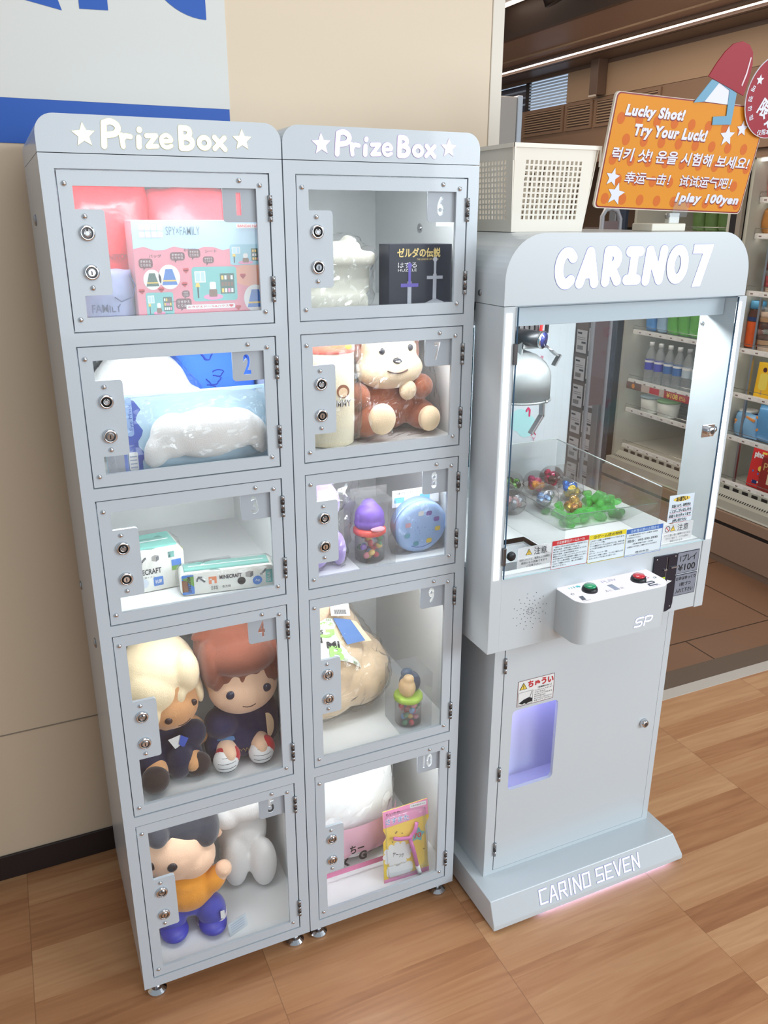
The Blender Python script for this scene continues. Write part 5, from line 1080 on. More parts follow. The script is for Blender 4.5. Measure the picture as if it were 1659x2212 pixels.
b = MB(); M = FY(1.3900, -0.1003, 1.2420); b.box(-0.019, 0.019, -0.015, 0.015, 0.0, 0.002, CHROME, 0.0008, M=M); b.lathe([(0.011, 0.002), (0.011, 0.010), (0.0095, 0.011), (0.0095, 0.014), (0.006, 0.015)], CHROME, 24, M, False); b.prism(circ(0, 0, 0.0055, 16), 0.0148, 0.0154, DSTEEL, M)
b.cyl((1.410, -0.094, 1.242), (1.418, -0.094, 1.242), 0.008, 0.008, CHROME); b.build('door_lock', gd)
STW = pc('sticker_white', 236, 240, 242, 0.5); BLK = INK
def sticker(name, x0, x1, z0, z1, fill): 
    b = MB(); M = FY(0, -0.1003, 0); fill(b, M, x0, x1, z0, z1); b.build(name, gd)
def caution(lines, no_entry):
    def f(b, M, x0, x1, z0, z1):
        b.flat(rrect(x0, x1, z0, z1, 0.004), clear('sticker_clear_white', (1, 1, 1), 0.2, None, 1.45, 0.62, S(240, 244, 246)), M, 0.0)
        n = 5; pts = rrect(x0, x1, z0, z1, 0.004); b.tube([M @ Vector((p[0], p[1], 0.0003)) for p in pts], 0.0004, STW, 4, True)
        c = (x0+x1)/2; hz = z1-(z1-z0)*0.26; triangle_sign(b, M, c-0.016, hz, 0.0085)
        if no_entry:
            b.flat(circ(c-0.033, hz, 0.0080), pc('prohibit_dark', 60, 54, 60, 0.5), M, 0.0004, [circ(c-0.033, hz, 0.0062)[::-1]]); b.strokes([[(c-0.0375, hz+0.0045), (c-0.0285, hz-0.0045)]], 0.002, REDP, M, z=0.0006)
        b.text('注意', c-0.002, hz-0.0085, 0.034, 0.017, BLK, M, 0.0006); b.rect(x0+0.002, x1-0.002, hz-0.0125, hz-0.0120, STW, M, 0.0007)
        for k, st in enumerate(lines):
            wd = (x1-x0-0.010)*(1.0, 0.86, 0.5)[k]; b.text(st, c-wd/2, hz-0.0200-k*0.0080, wd, 0.0058, BLK, M, 0.0006)
    return f
sticker('caution_sticker', 0.8775, 0.9680, 0.9785, 1.0275, caution(('本体をゆらすと、転倒および故障の', '原因となり危険ですので', 'ご注意下さい。'), False))
sticker('caution_sticker', 1.2905, 1.3835, 0.9710, 1.0190, caution(('ガラス面に強い衝撃を与えると', 'ガラスが割れて、ケガや故障の', '原因となります。'), True))
def rules(head, hc, tc, lines):
    def f(b, M, x0, x1, z0, z1):
        b.rect(x0, x1, z0, z1, pc('sticker_pale', 226, 238, 244, 0.5), M, 0.0); frame_line(b, M, x0, x1, z0, z1, 0.0009, hc, 0.0004); b.rect(x0, x1, z1-0.0115, z1, hc, M, 0.0005)
        b.text(head, x0+0.012, z1-0.0100, x1-x0-0.024, 0.0080, tc, M, 0.0008, 0.01)
        for (st, yy, fw, ht, m) in lines: b.text(st, x0+(x1-x0)*(1-fw)/2 if fw < 0.9 and m is not None and ht > 0.004 else x0+0.004, z1-yy, (x1-x0-0.008)*fw, ht, m or BLK, M, 0.0007, 0.004)
    return f
RH, YH, BH = pc('sticker_red', 208, 44, 50, 0.5), pc('sticker_yellow', 236, 216, 40, 0.5), pc('sticker_blue', 62, 110, 190, 0.5)
sticker('rule_sticker', 0.9690, 1.0700, 0.9600, 1.0295, rules('①注意事項(ゲームルール)', RH, WHITEP, [(s_, 0.0175+k*0.0058, fw, 0.0038, None) for k, (s_, fw) in enumerate((('一度投入されたお金の返却は一切出来ません。', 1.0), ('景品の返品・交換は致しかねます。', .78), ('取り出し口に落ちた景品のみ有効となります。', 1.0), ('景品の追加・交換は出来ません。', .76), ('機械をゆらしたり強くたたいたりしないでください。', 1.0), ('不正行為は見つけ次第警察へ通報いたします。', 1.0), ('必ず「ゲーム機の特性」をお読みになり、', .92), ('十分にご理解いただき、楽しめる範囲で', .92), ('遊んでください。', .4)))]))
sticker('rule_sticker', 1.0712, 1.1778, 0.9570, 1.0272, rules('②ゲーム機の特性', YH, BLK, [(s_, 0.0175+k*0.0062, fw, 0.0040, m) for k, (s_, fw, m) in enumerate((('このゲーム機にも確率機がついております。', 1.0, None), ('[ミニクレーン機]', .42, None), ('アーム機能がランダムに変化するため、景品を掴', 1.0, None), ('んでも落ちる場合がありますが、故障ではありま', 1.0, None), ('せん。', .14, None), ('[ボール・プッシャー機]', .52, None), ('あからボタンを離した後も、ランダムで動作します', 1.0, None), ('ボタンのランプが消えたら終了です。', .8, None)))]))
sticker('contact_sticker', 1.1790, 1.2885, 0.9550, 1.0245, rules('③故障の際のお問合せ', BH, pc('pale_blue_letters', 200, 224, 244, 0.5), [('①店舗(支店)名 ②ゲーム機名 ③症状', 0.0185, 0.86, 0.0042, BLK), ('をお知らせください。', 0.0245, 0.4, 0.0040, BLK), ('問合：092-593-3930', 0.0345, 0.88, 0.0070, BLK), ('(営業時間 9:00〜18:00)', 0.0415, 0.6, 0.0041, BLK), ('お客様より折り返しご連絡させていただきます', 0.0480, 0.88, 0.0041, BLK), ('株式会社', 0.0640, 0.4, 0.0044, BLK)]))
def onegai(b, M, x0, x1, z0, z1):
    b.flat([(x0, z0), (x1, z0-0.001), (x1, z1-0.002), (x0, z1)], pc('request_paper', 222, 236, 246, 0.5), M, 0.0); c = (x0+x1)/2
    b.flat(circ(c, z1-0.012, 0.026, 24, 0.0062), YEL, M, 0.0004); b.text('お願い', c-0.018, z1-0.0175, 0.036, 0.0112, BLK, M, 0.0008, 0.03)
    for k, st in enumerate(('景品について、お気付きの', 'ことがございましたら', 'お近くのスタッフまで', 'お申し付け下さい')):
        wd = (0.058, 0.066, 0.068, 0.044)[k]; b.text(st, c-wd/2, z1-0.0325-k*0.0125, wd, 0.0085, BLK, M, 0.0006, 0.03); b.rect(c-wd/2-0.002, c+wd/2+0.002, z1-0.0345-k*0.0125, z1-0.0338-k*0.0125, REDP, M, 0.0008)
sticker('request_sticker', 1.2995, 1.3765, 1.0220, 1.0920, onegai)

# claw unit
b = MB(); b.box(0.92, 1.14, 0.185, 0.215, 1.508, 1.522, DSTEEL); b.cyl((0.83, 0.2, 1.516), (1.45, 0.2, 1.516), 0.006, 0.006, STEEL); b.build('gantry_rail', mc)
CU = pbr('satin_cover', (0.25, 0.265, 0.265), 0.35, 0.15)
b = MB(); M = Matrix.Translation((1.048, 0.20, 0.010)); b.lathe([(0.084, 1.2815), (0.084, 1.338), (0.081, 1.352), (0.070, 1.370), (0.048, 1.388), (0.022, 1.398), (0.008, 1.400)], CU, 40, M); b.lathe([(0.087, 1.2805), (0.087, 1.2850)], CU, 40, M, True); b.ell((1.085, 0.120, 1.294), 0.004, CHROME); claw = b.build('claw_cover', mc)
b = MB(); b.box(1.02, 1.10, 0.19, 0.23, 1.440, 1.505, BLACK, 0.003)
for k in range(5): b.box(1.024+k*0.015, 1.034+k*0.015, 0.184, 0.19, 1.445+0.004*(k % 2), 1.49, DSTEEL)
b.tube([(1.09, 0.19, 1.50), (1.10, 0.18, 1.48), (1.095, 0.178, 1.455)], 0.004, pc('red_wire', 200, 40, 40, 0.4)); b.tube([(1.105, 0.19, 1.50), (1.115, 0.18, 1.48), (1.112, 0.178, 1.45)], 0.005, BLACK); b.build('carriage', mc)
b = MB(); b.cyl((1.040, 0.19, 1.444), (1.072, 0.135, 1.441), 0.0195, 0.0195, BLACK, 24); b.cyl((1.070, 0.138, 1.4412), (1.0735, 0.132, 1.4408), 0.0212, 0.0212, CHROME, 24); b.cyl((1.0728, 0.1335, 1.4409), (1.0742, 0.131, 1.4407), 0.0185, 0.0185, pc('lens_blue', 34, 38, 84, 0.15), 24); b.build('motor', mc)
b = MB(); b.box(1.035, 1.108, 0.165, 0.168, 1.416, 1.434, CU, 0.001); b.box(1.035, 1.039, 0.165, 0.235, 1.398, 1.434, CU); b.ell((1.090, 0.163, 1.430), 0.005, CHROME); b.cyl((1.055, 0.2, 1.398), (1.055, 0.2, 1.440), 0.010, 0.010, STEEL); b.build('bracket', mc)
def arm(sgn):
    P = [(1.055+sgn*0.073, 1.290), (1.055+sgn*0.075, 1.240), (1.055+sgn*0.046, 1.197)]
    b = MB()
    for (ax, az), (bx, bz) in zip(P[:-1], P[1:]):
        d = Vector((bx-ax, 0, bz-az)); L = d.length+0.006; M = fr(((ax+bx)/2, 0.2, (az+bz)/2), d, (0, 1, 0)); b.box(-L/2, L/2, -0.009, 0.009, -0.0032, 0.0032, STEEL, 0.0012, M=M)
    return b
for sg in (-1, 1): arm(sg).build('claw_arm', mc)
b = MB(); M = fr((1.118, 0.14, 1.402), (0.8, 0, -0.6), (0, 1, 0)); b.box(-0.018, 0.002, -0.008, 0.008, -0.002, 0.002, STEEL, M=M); M = fr((1.122, 0.14, 1.392), (-0.5, 0, -0.8), (0, 1, 0)); b.box(-0.012, 0.018, -0.008, 0.008, -0.002, 0.002, STEEL, M=M); b.cyl((1.100, 0.166, 1.425), (1.112, 0.142, 1.407), 0.003, 0.003, STEEL, 8); b.build('upper_link', mc)
# back panel print: plain strokes and pale circles
b = MB(); M = FY(0, 0.4950, 0); RB = pc('print_crimson', 206, 40, 96, 0.5); TC = pc('print_pale_teal', 168, 214, 214, 0.5)
for k, (x, z, r) in enumerate(((1.262, 1.150, 0.034), (1.288, 1.130, 0.034), (1.20, 1.20, 0.03))): b.flat(circ(x, z, r, 30), TC, M, 0.0004+0.0002*k)
b.strokes([[(1.285, 1.175), (1.290, 1.185), (1.297, 1.178), (1.296, 1.160)]], 0.005, RB, M, z=0.0016); b.text('Ｑ!', 1.305, 1.376, 0.030, 0.030, RB, M, 0.0008, 0.03); b.text('ﾉ!', 1.318, 1.322, 0.014, 0.014, RB, M, 0.0008, 0.02); b.text('人', 1.305, 1.098, 0.020, 0.028, RB, M, 0.0008, 0.02); b.text('Y', 1.310, 1.078, 0.014, 0.016, pc('print_pale_crimson', 224, 150, 180, 0.5), M, 0.0008)
for x in (1.352, 1.385, 1.41): b.rect(x, x+0.0008, 0.96, 1.50, pc('panel_groove', 196, 204, 204, 0.5), M, 0.0004)
b.build('back_print', mc)
# acrylic fence inside
b = MB(); b.box(0.86, 1.353, 0.428, 0.431, 0.958, 1.100, ACRYL); b.box(1.3525, 1.4250, 0.4245, 0.4275, 0.958, 1.02, ACRYL); b.build('acrylic_fence', mc)
b = MB(); M = fr((1.3530, 0.4260, 0.958), (-0.0396, -0.5117, 0), (0, 0, 1)); b.prism([(0, 0), (0.48, 0), (0.48, 0.140), (0, 0.140)], -0.003, 0.0, ACRYL, M); b.tube([M @ Vector((0, 0.141, 0)), M @ Vector((0.48, 0.141, 0))], 0.0015, pc('acrylic_edge', 214, 224, 222, 0.3)); b.build('acrylic_fence', mc)
b = MB(); b.tube([(0.862, 0.4295, 1.1005), (1.353, 0.4295, 1.1005)], 0.0015, pc('acrylic_edge', 214, 224, 222, 0.3)); b.build('fence_edge', mc)
b = MB(); b.box(1.038, 1.041, -0.05, 0.20, 0.958, 1.070, ACRYL); b.box(0.95, 1.041, 0.200, 0.203, 0.958, 1.030, ACRYL); b.build('chute_guard', mc)

# control panel
b = MB(); cp = rrect(0.9960, 1.2590, -0.1835, -0.0925, 0.030, 18, (1, 1, 0, 0)); b.prism(cp, 0.7985, 0.9035, WHITE, None); ctl = b.build('control_panel', mc)
b = MB(); b.prism(rrect(0.9970, 1.2580, -0.1825, -0.0935, 0.029, 18, (1, 1, 0, 0)), 0.9036, 0.9075, emit('lit_panel_white', (0.93, 0.92, 1.0), 0.98), None)
M = FZ(0, 0, 0.9076)
GR = pc('panel_grey_print', 90, 92, 104, 0.5); VG = pc('panel_violet_grey', 140, 138, 176, 0.5)
PL = {'P': [[(0, 0), (0, 1), (1, 1), (1, 0.5), (0, 0.5)]], 'L': [[(0, 1), (0, 0), (1, 0)]], 'A': [[(0, 0), (0, 1), (1, 1), (1, 0)], [(0, 0.45), (1, 0.45)]], 'Y': [[(0, 1), (0, 0.5), (1, 0.5), (1, 1)], [(0.5, 0.5), (0.5, 0)]]}
for k, ch in enumerate('PLAY'): b.strokes(PL[ch], 0.0012, VG, M, 1.1105+k*0.0105, -0.1165, 0.0075, 0.0095, 0.0003, 0, True)
b.text('1', 1.008, -0.173, 0.016, 0.020, GR, M, 0.0003, 0.05, 0.1); b.rect(1.008, 1.028, -0.1775, -0.1762, GR, M, 0.0003)
b.strokes([[(0, 1), (0.9, 1), (1, 0.75), (0.9, 0.55), (0.1, 0.5), (0, 0.05), (1, 0.05)]], 0.0050, GR, M, 1.2000, -0.174, 0.022, 0.019, 0.0003, 0.1); b.rect(1.203, 1.228, -0.1790, -0.1777, VG, M, 0.0003)
b.text('あと', 1.0860, -0.1600, 0.017, 0.009, GR, M, 0.0003); b.text('回', 1.1290, -0.1600, 0.008, 0.008, GR, M, 0.0003); b.rect(1.1100, 1.1250, -0.1600, -0.1300, pc('count_window', 140, 148, 168, 0.2), M, 0.0003)
CY = pc('arrow_cyan', 96, 206, 206, 0.5); MG = pc('arrow_pink', 226, 96, 140, 0.5)
for k in range(3): b.rect(1.018+k*0.007, 1.020+k*0.0075, -0.112, -0.104, CY, M, 0.0003)
b.flat([(1.039, -0.112), (1.045, -0.112), (1.045, -0.115), (1.052, -0.108), (1.045, -0.101), (1.045, -0.104), (1.039, -0.104)], CY, M, 0.0003)
for k in range(3): b.rect(1.2240, 1.2300, -0.138+k*0.008, -0.135+k*0.009, MG, M, 0.0003)
b.flat([(1.219, -0.113), (1.235, -0.113), (1.227, -0.104)], MG, M, 0.0003)
b.build('lit_panel', ctl)
for (nm, cx, cy, m) in (('green_button', 1.0560, -0.1365, pbr('button_green', S(24, 150, 96), 0.12, coat=0.6)), ('red_button', 1.1965, -0.1375, pbr('button_red', S(206, 30, 44), 0.12, coat=0.6))):
    M = Matrix.Translation((cx, cy, 0.9076)); b = MB(); b.lathe([(0.0185, 0), (0.0185, 0.004), (0.0165, 0.0095), (0.0140, 0.0105)], BLACK, 30, M); bt = b.build(nm, ctl)
    b = MB(); b.lathe([(0.0142, 0.009), (0.0142, 0.0130), (0.0120, 0.0150), (0.0005, 0.0158)], m, 30, M); b.build('button_cap', bt)
for cx, cy in ((1.0075, -0.137), (1.2420, -0.142)):
    b = MB(); b.lathe([(0.0046, 0), (0.0042, 0.0015), (0.0015, 0.0025)], CHROME, 12, Matrix.Translation((cx, cy, 0.9075))); b.build('screw', ctl)
SPG = {'S': [[(1.0, 0.95), (0.25, 0.95), (0.05, 0.75), (0.15, 0.52), (0.8, 0.50), (0.95, 0.28), (0.78, 0.05), (0.0, 0.05)]], 'P': [[(0.05, 0.0), (0.05, 0.55)], [(0.05, 0.75), (0.05, 0.95), (0.8, 0.95), (1.0, 0.75), (0.8, 0.42), (0.1, 0.42)]]}
b = MB(); M = FY(0, -0.1836, 0)
for mat, g, z in ((HALOB, 0.0014, 0.0003), (LETW, 0, 0.0006)):
    b.strokes(SPG['S'], 0.0040+g, mat, M, 1.1570, 0.8135, 0.0210, 0.0225, z, 0.18, False, 14, True); b.strokes(SPG['P'], 0.0040+g, mat, M, 1.1845, 0.8135, 0.0210, 0.0225, z, 0.18, False, 14, True)
b.build('lettering', ctl)
# speaker holes, coin slot, price plates
b = MB(); M = FY(0.9260, -0.0932, 0.8625); HD = pc('hole_dark', 70, 76, 84, 0.7)
for k in range(12):
    for q in range(5): a = R(k*30+(8 if q % 2 else 0)+q*3); r = 0.009+q*0.0092; b.flat(circ(r*math.cos(a), r*math.sin(a), 0.0010, 8), HD, M, 0.0003)
for k in range(8): b.flat(circ(0.005*math.cos(k*PI/4), 0.005*math.sin(k*PI/4), 0.0009, 8), HD, M, 0.0003)
b.build('speaker_grille', mc)
b = MB(); b.prism([(1.2790, 0.9365), (1.3500, 0.9345), (1.3530, 0.8000), (1.3500, 0.7860), (1.3350, 0.7800), (1.2790, 0.7800)], -0.001, 0.0035, pc('coin_slot_black', 26, 26, 44, 0.35), FY(0, -0.0945, 0)); cs = b.build('coin_slot', mc)
b = MB(); M = FY(0, -0.0981, 0); b.box(1.3180, 1.3190, 0.86, 0.93, 0.0, 0.0006, STEEL, M=M); b.box(1.310, 1.320, 0.8960, 0.8995, 0.0, 0.003, STEEL, M=M); b.box(1.333, 1.352, 0.8985, 0.9015, 0.0, 0.003, STEEL, M=M); b.box(1.3225, 1.3245, 0.895, 0.93, 0, 0.001, BLACK, M=M); b.build('coin_entry', cs)
b = MB(); b.rect(1.2850, 1.3180, 0.8640, 0.8780, pc('lime_label', 200, 232, 50, 0.5), M, 0.0004); b.text('¥100', 1.2960, 0.8665, 0.020, 0.009, INK, M, 0.0008, 0.02); b.flat([(1.3250, 0.8560), (1.3420, 0.8630), (1.3250, 0.8690)], WHITEP, M, 0.0004); b.build('label', cs)
b = MB()
for x, z in ((1.2860, 0.9290), (1.3440, 0.9290), (1.3440, 0.7930)): b.lathe([(0.0028, 0), (0.001, 0.0015)], CHROME, 10, FY(x, -0.0981, z))
b.build('screw', cs)
PG = pc('price_plate_grey', 138, 142, 154, 0.5); M = FY(0, -0.0932, 0)
def plate(x0, x1, z0, z1, lines):
    b = MB(); b.box(x0, x1, z0, z1, 0.0, 0.0012, pc('plate_edge_dark', 44, 46, 62, 0.5), M=M); b.rect(x0+0.0015, x1-0.0015, z0+0.0015, z1-0.0015, PG, M, 0.0014)
    for st, xx, zz, wd, ht in lines: b.text(st, xx, zz, wd, ht, INK, M, 0.0018, 0.015)
    b.build('price_plate', mc)
plate(1.3545, 1.4250, 0.8755, 0.9340, [('1プレイ', 1.3640, 0.9080, 0.052, 0.019), ('¥100', 1.3600, 0.8830, 0.056, 0.018)])
plate(1.3555, 1.4255, 0.8150, 0.8725, [('お金はゆっくり', 1.3590, 0.8570, 0.063, 0.0105), ('1枚づつ', 1.3730, 0.8400, 0.036, 0.0110), ('入れて下さい', 1.3620, 0.8225, 0.056, 0.0115)])

# prizes in the machine: tray, capsules, green acrylic ice
t = thing('acrylic_tray', 'clear low acrylic tray wall holding back the green ice on the playfield', 'tray', (1.25, 0.1, 0.957))
b = MB(); b.prism([(1.148, 0.9575), (1.345, 0.9575), (1.447, 0.9780), (1.452, 0.9905), (1.148, 0.9980)], -0.002, 0.0, ACRYL, FY(0, 0.098, 0)); b.tube([(1.148, 0.097, 0.9982), (1.452, 0.097, 0.9908)], 0.0010, pc('acrylic_edge_dark', 110, 124, 120, 0.3)); b.build('front_wall', t)
b = MB(); b.box(1.146, 1.148, 0.0985, 0.30, 0.9575, 0.998, ACRYL); b.box(1.06, 1.146, 0.298, 0.300, 0.9575, 1.00, ACRYL); b.tube([(1.147, 0.098, 0.9985), (1.147, 0.30, 0.9985)], 0.0010, pc('acrylic_edge_dark', 110, 124, 120, 0.3)); b.build('left_wall', t)
FOIL = lambda n, r, g, bb: pbr(n, S(r, g, bb), 0.22, 0.7, bump=(90, 1.0, 0.01))
CAPS = [(1.2400, 0.1850, 'gold foil sweets in the front capsule beside the green ice', [FOIL('foil_gold', 220, 176, 80), FOIL('foil_copper', 190, 130, 80)]),
 (1.2000, 0.2550, 'capsule full of pale blue foil sweets in the acrylic tray', [FOIL('foil_blue', 140, 176, 222), FOIL('foil_silver', 190, 196, 206)]),
 (1.3080, 0.2870, 'capsule with bright blue and yellow wrappers at the right of the pile', [FOIL('foil_royal', 60, 130, 226), FOIL('foil_yellow', 236, 200, 80)]),
 (1.3180, 0.3930, 'capsule with crimson and dark wrappers at the back right', [FOIL('foil_crimson', 200, 40, 90), FOIL('foil_dark', 90, 60, 60)]),
 (1.2480, 0.3720, 'capsule with magenta and orange wrappers in the middle of the pile', [FOIL('foil_magenta', 196, 70, 120), FOIL('foil_orange', 240, 160, 70)]),
 (1.1800, 0.3950, 'capsule with green and black wrappers at the back left', [FOIL('foil_green', 90, 160, 60), FOIL('foil_black', 40, 44, 46)]),
 (1.1180, 0.3450, 'capsule with silver and yellow wrappers next to the glass edge', [FOIL('foil_silver', 190, 196, 206), FOIL('foil_yellow', 236, 200, 80)]),
 (1.0950, 0.2550, 'capsule with faint pink wrappers behind the left acrylic wall', [FOIL('foil_pink', 226, 170, 170), FOIL('foil_silver', 190, 196, 206)])]
CAPG = clear('capsule_clear', (0.985, 0.985, 0.985), 0.02, haze=0.03)
for n, (x, y, lab, ms) in enumerate(CAPS):
    lab = lab if lab.startswith('capsule') else 'capsule of '+lab
    r = 0.0365; t = thing('prize_capsule', lab, 'capsule', (x, y, 0.9572), group='capsules on the playfield'); zc = 0.9573+r
    b = MB(); b.ell((x, y, zc), r, CAPG, None, 32, 20); b.tube([(x+r*1.005*math.cos(2*PI*i/32), y+r*1.005*math.sin(2*PI*i/32), zc-0.004) for i in range(32)], 0.0010, CAPG, 6, True); b.build('capsule_shell', t)
    random.seed(20+n)
    for k in range(9):
        a = k*2.4; q = 0.018*math.sqrt((k+0.5)/9); zz = zc-0.014+0.024*random.random(); b = MB(); b.ell((x+q*math.cos(a), y+q*math.sin(a), zz), (0.0155, 0.0125, 0.010), ms[k % 2], (random.random()*3, random.random()*3, random.random()*3), 12, 8); b.build('wrapped_sweet', t)
m, nt, out = _new('green_acrylic_ice'); gb = nd(nt, 'ShaderNodeBsdfTransparent'); gb.inputs[0].default_value = c4(S(196, 250, 192)); gg = nd(nt, 'ShaderNodeBsdfGlossy'); gg.inputs['Roughness'].default_value = 0.05
gd_ = nd(nt, 'ShaderNodeBsdfDiffuse'); gd_.inputs[0].default_value = c4(S(140, 244, 144)); m1 = nd(nt, 'ShaderNodeMixShader'); m1.inputs[0].default_value = 0.32; nt.links.new(gb.outputs[0], m1.inputs[1]); nt.links.new(gd_.outputs[0], m1.inputs[2])
lw = nd(nt, 'ShaderNodeLayerWeight'); lw.inputs[0].default_value = 0.10; m2 = nd(nt, 'ShaderNodeMixShader'); nt.links.new(lw.outputs['Fresnel'], m2.inputs[0]); nt.links.new(m1.outputs[0], m2.inputs[1]); nt.links.new(gg.outputs[0], m2.inputs[2]); nt.links.new(m2.outputs[0], out.inputs[0]); ICE = m
protos = []
for k in range(4):
    random.seed(50+k); es = [((random.uniform(-.007, .007), random.uniform(-.007, .007), 0.010+random.uniform(-.002, .004)), (random.uniform(.006, .011), random.uniform(.006, .010), random.uniform(.006, .010))) for _ in range(4)]
    v, f = blob(es, 0.0028, 1); lo = min(p.z for p in v); v = [p-Vector((0, 0, lo)) for p in v]
    b = MB(); b.raw(v, f, ICE, True); protos.append(b)
ice_me = []
random.seed(77); spots = []
for zz, n_, (xa, xb, ya, yb) in ((0.9575, 34, (1.165, 1.395, 0.112, 0.250)), (0.9730, 12, (1.32, 1.39, 0.17, 0.26)), (0.9730, 8, (1.17, 1.33, 0.115, 0.145))):
    tries = 0
    got = 0
    while got < n_ and tries < 4000:
        tries += 1; x, y = random.uniform(xa, xb), random.uniform(ya, yb)
        if x > 1.36 and y < 0.14: continue
        if any((x-c[0])**2+(y-c[1])**2 < 0.036**2 for c in CAPS[:3]): continue
        if any(abs(zz-s_[2]) < 0.005 and (x-s_[0])**2+(y-s_[1])**2 < 0.0165**2 for s_ in spots): continue
        spots.append((x, y, zz)); got += 1
for k, (x, y, z) in enumerate(spots):
    if k < 4: o = protos[k].build('acrylic_ice', None, local=True)
    else: o = pr[k % 4].copy(); COL.objects.link(o)
    if k == 0: pr = []
    if k < 4: pr.append(o)
    o.location = (x, y, z); o.rotation_euler = (0, 0, random.uniform(0, 6.28))
    tag(o, 'green see-through acrylic ice lump heaped around the capsules', 'acrylic ice', 'green acrylic ice lumps on the playfield')

# ------------------------------------------------------------------ basket and pop sign on top of the crane game
t = thing('plastic_basket', 'cream plastic basket with square holes on top of the crane game', 'basket', (0.978, 0.14, 1.6851))
BKM = pc('cream_plastic', 236, 228, 214, 0.4); zb0, zb1 = 1.6853, 1.8500
bot = [(0.8885, 0.010), (1.0655, 0.010), (1.0655, 0.280), (0.8885, 0.280)]; top = [(0.8800, -0.003), (1.0840, -0.003), (1.0840, 0.295), (0.8800, 0.295)]
b = MB()
for k in range(4):
    a, c = bot[k], bot[(k+1) % 4]; A, D = top[k], top[(k+1) % 4]
    u = Vector((c[0]-a[0], c[1]-a[1], 0)); L = u.length; u.normalize(); mid = Vector(((A[0]+D[0])/2-(a[0]+c[0])/2, (A[1]+D[1])/2-(a[1]+c[1])/2, zb1-zb0)); H = mid.length
    M = fr((a[0], a[1], zb0), u, mid); LT = (Vector(D)-Vector(A)).length; e = (LT-L)/2
    n_ = 13 if k % 2 == 0 else 19; hs = []
    for i in range(n_):
        for j in range(11):
            w_ = (L-0.036)/n_; x = 0.018+(i+0.5)*w_; y = 0.028+j*0.0105; hs.append([(x-w_*0.28, y-0.0036), (x+w_*0.28, y-0.0036), (x+w_*0.28, y+0.0036), (x-w_*0.28, y+0.0036)])
    b.prism([(0, 0), (L, 0), (L+e, H), (-e, H)], -0.0022, 0.0, BKM, M, hs)
b.box(0.8885, 1.0655, 0.010, 0.280, 1.6853, 1.6885, BKM); bk = b.build('basket_wall', t)
b = MB(); b.prism([(0.8765, -0.0065), (1.0875, -0.0065), (1.0875, 0.2985), (0.8765, 0.2985)], 1.8440, 1.8520, BKM, None, [[(0.8815, -0.0015), (1.0825, -0.0015), (1.0825, 0.2935), (0.8815, 0.2935)]]); b.box(0.8765, 0.8795, -0.0075, -0.0045, 1.8200, 1.8520, BKM); b.box(1.0845, 1.0880, -0.0075, -0.0045, 1.8120, 1.8520, BKM); b.build('rim', t)

t = thing('sign_stand', 'small cream block with a clear clip holding the orange sign', 'stand', (1.29, 0.03, 1.6851))
b = MB(); b.box(1.2420, 1.3380, -0.006, 0.060, 1.6853, 1.7015, pc('cream_block', 228, 222, 206, 0.4), 0.002); b.build('block', t)
b = MB(); b.box(1.2990, 1.3290, 0.006, 0.020, 1.7010, 1.7240, pc('clip_white', 216, 218, 214, 0.35), 0.002); b.cyl((1.2960, 0.012, 1.7170), (1.3320, 0.012, 1.7170), 0.006, 0.006, STEEL); b.build('clip_hinge', t)
SO = Vector((1.0898, 0.0, 1.7344)); MS = fr(SO, (0.99963, 0, -0.02702), (0.02666, -0.1619, 0.98645))
b = MB(); b.box(0.2060, 0.2500, -0.012, 0.022, 0.0045, 0.0060, PVC, 0.0005, M=MS); b.build('clear_clip', t)
t = thing('dotted_sign', 'orange dotted cardboard sign inviting one lucky play, with a red capsule cutout', 'sign', (1.29, 0, 1.7250))
ORS = pc('sign_orange', 228, 146, 22, 0.6); ORD = pc('sign_dot_orange', 216, 108, 22, 0.6); MAR = pc('sign_maroon', 142, 36, 40, 0.4); LILW = pc('sign_lilac_white', 232, 234, 246, 0.4); CRIM = pc('sign_crimson', 158, 18, 40, 0.55); CYB = pc('sign_steel_blue', 108, 164, 194, 0.4)
b = MB(); b.prism(rrect(-0.006, 0.411, -0.002, 0.2195, 0.010), -0.006, 0.0, pc('board_edge', 226, 214, 198, 0.5), MS); b.flat(rrect(-0.003, 0.4095, 0.0, 0.2185, 0.009), MAR, MS, 0.0003); b.flat(rrect(-0.0005, 0.4070, 0.0025, 0.2160, 0.008), ORS, MS, 0.0006)
random.seed(3)
for j in range(6):
    for i in range(9):
        x = 0.018+i*0.047+(0.0235 if j % 2 else 0); y = 0.018+j*0.0385
        if 0.012 < x < 0.396 and y < 0.206: b.flat(circ(x, y, 0.0100, 18, 0.0112), ORD, MS, 0.0008)
bd = b.build('board', t)
b = MB()
def sline(st, x0, y0, wd, ht, bold, shear, space=1.0):
    b.text(st, x0+0.0006, y0-0.0022, wd, ht, MAR, MS, 0.0010, bold+0.012, shear, space=space); b.text(st, x0, y0, wd, ht, LILW, MS, 0.0014, bold, shear, space=space)
sline('Lucky Shot!', 0.0250, 0.1720, 0.1560, 0.0270, 0.055, 0.12, 1.14); sline('Try Your Luck!', 0.0570, 0.1360, 0.1980, 0.0290, 0.055, 0.12, 1.14)
sline('럭키 샷! 운을 시험해 보세요!', 0.0130, 0.0930, 0.3840, 0.0260, 0.022, 0.10); sline('幸运一击！ 试试运气吧！', 0.0590, 0.0500, 0.3020, 0.0240, 0.016, 0.10); sline('1play 100yen', 0.2090, 0.0130, 0.1870, 0.0250, 0.055, 0.12, 1.14)
b.build('lettering', t)
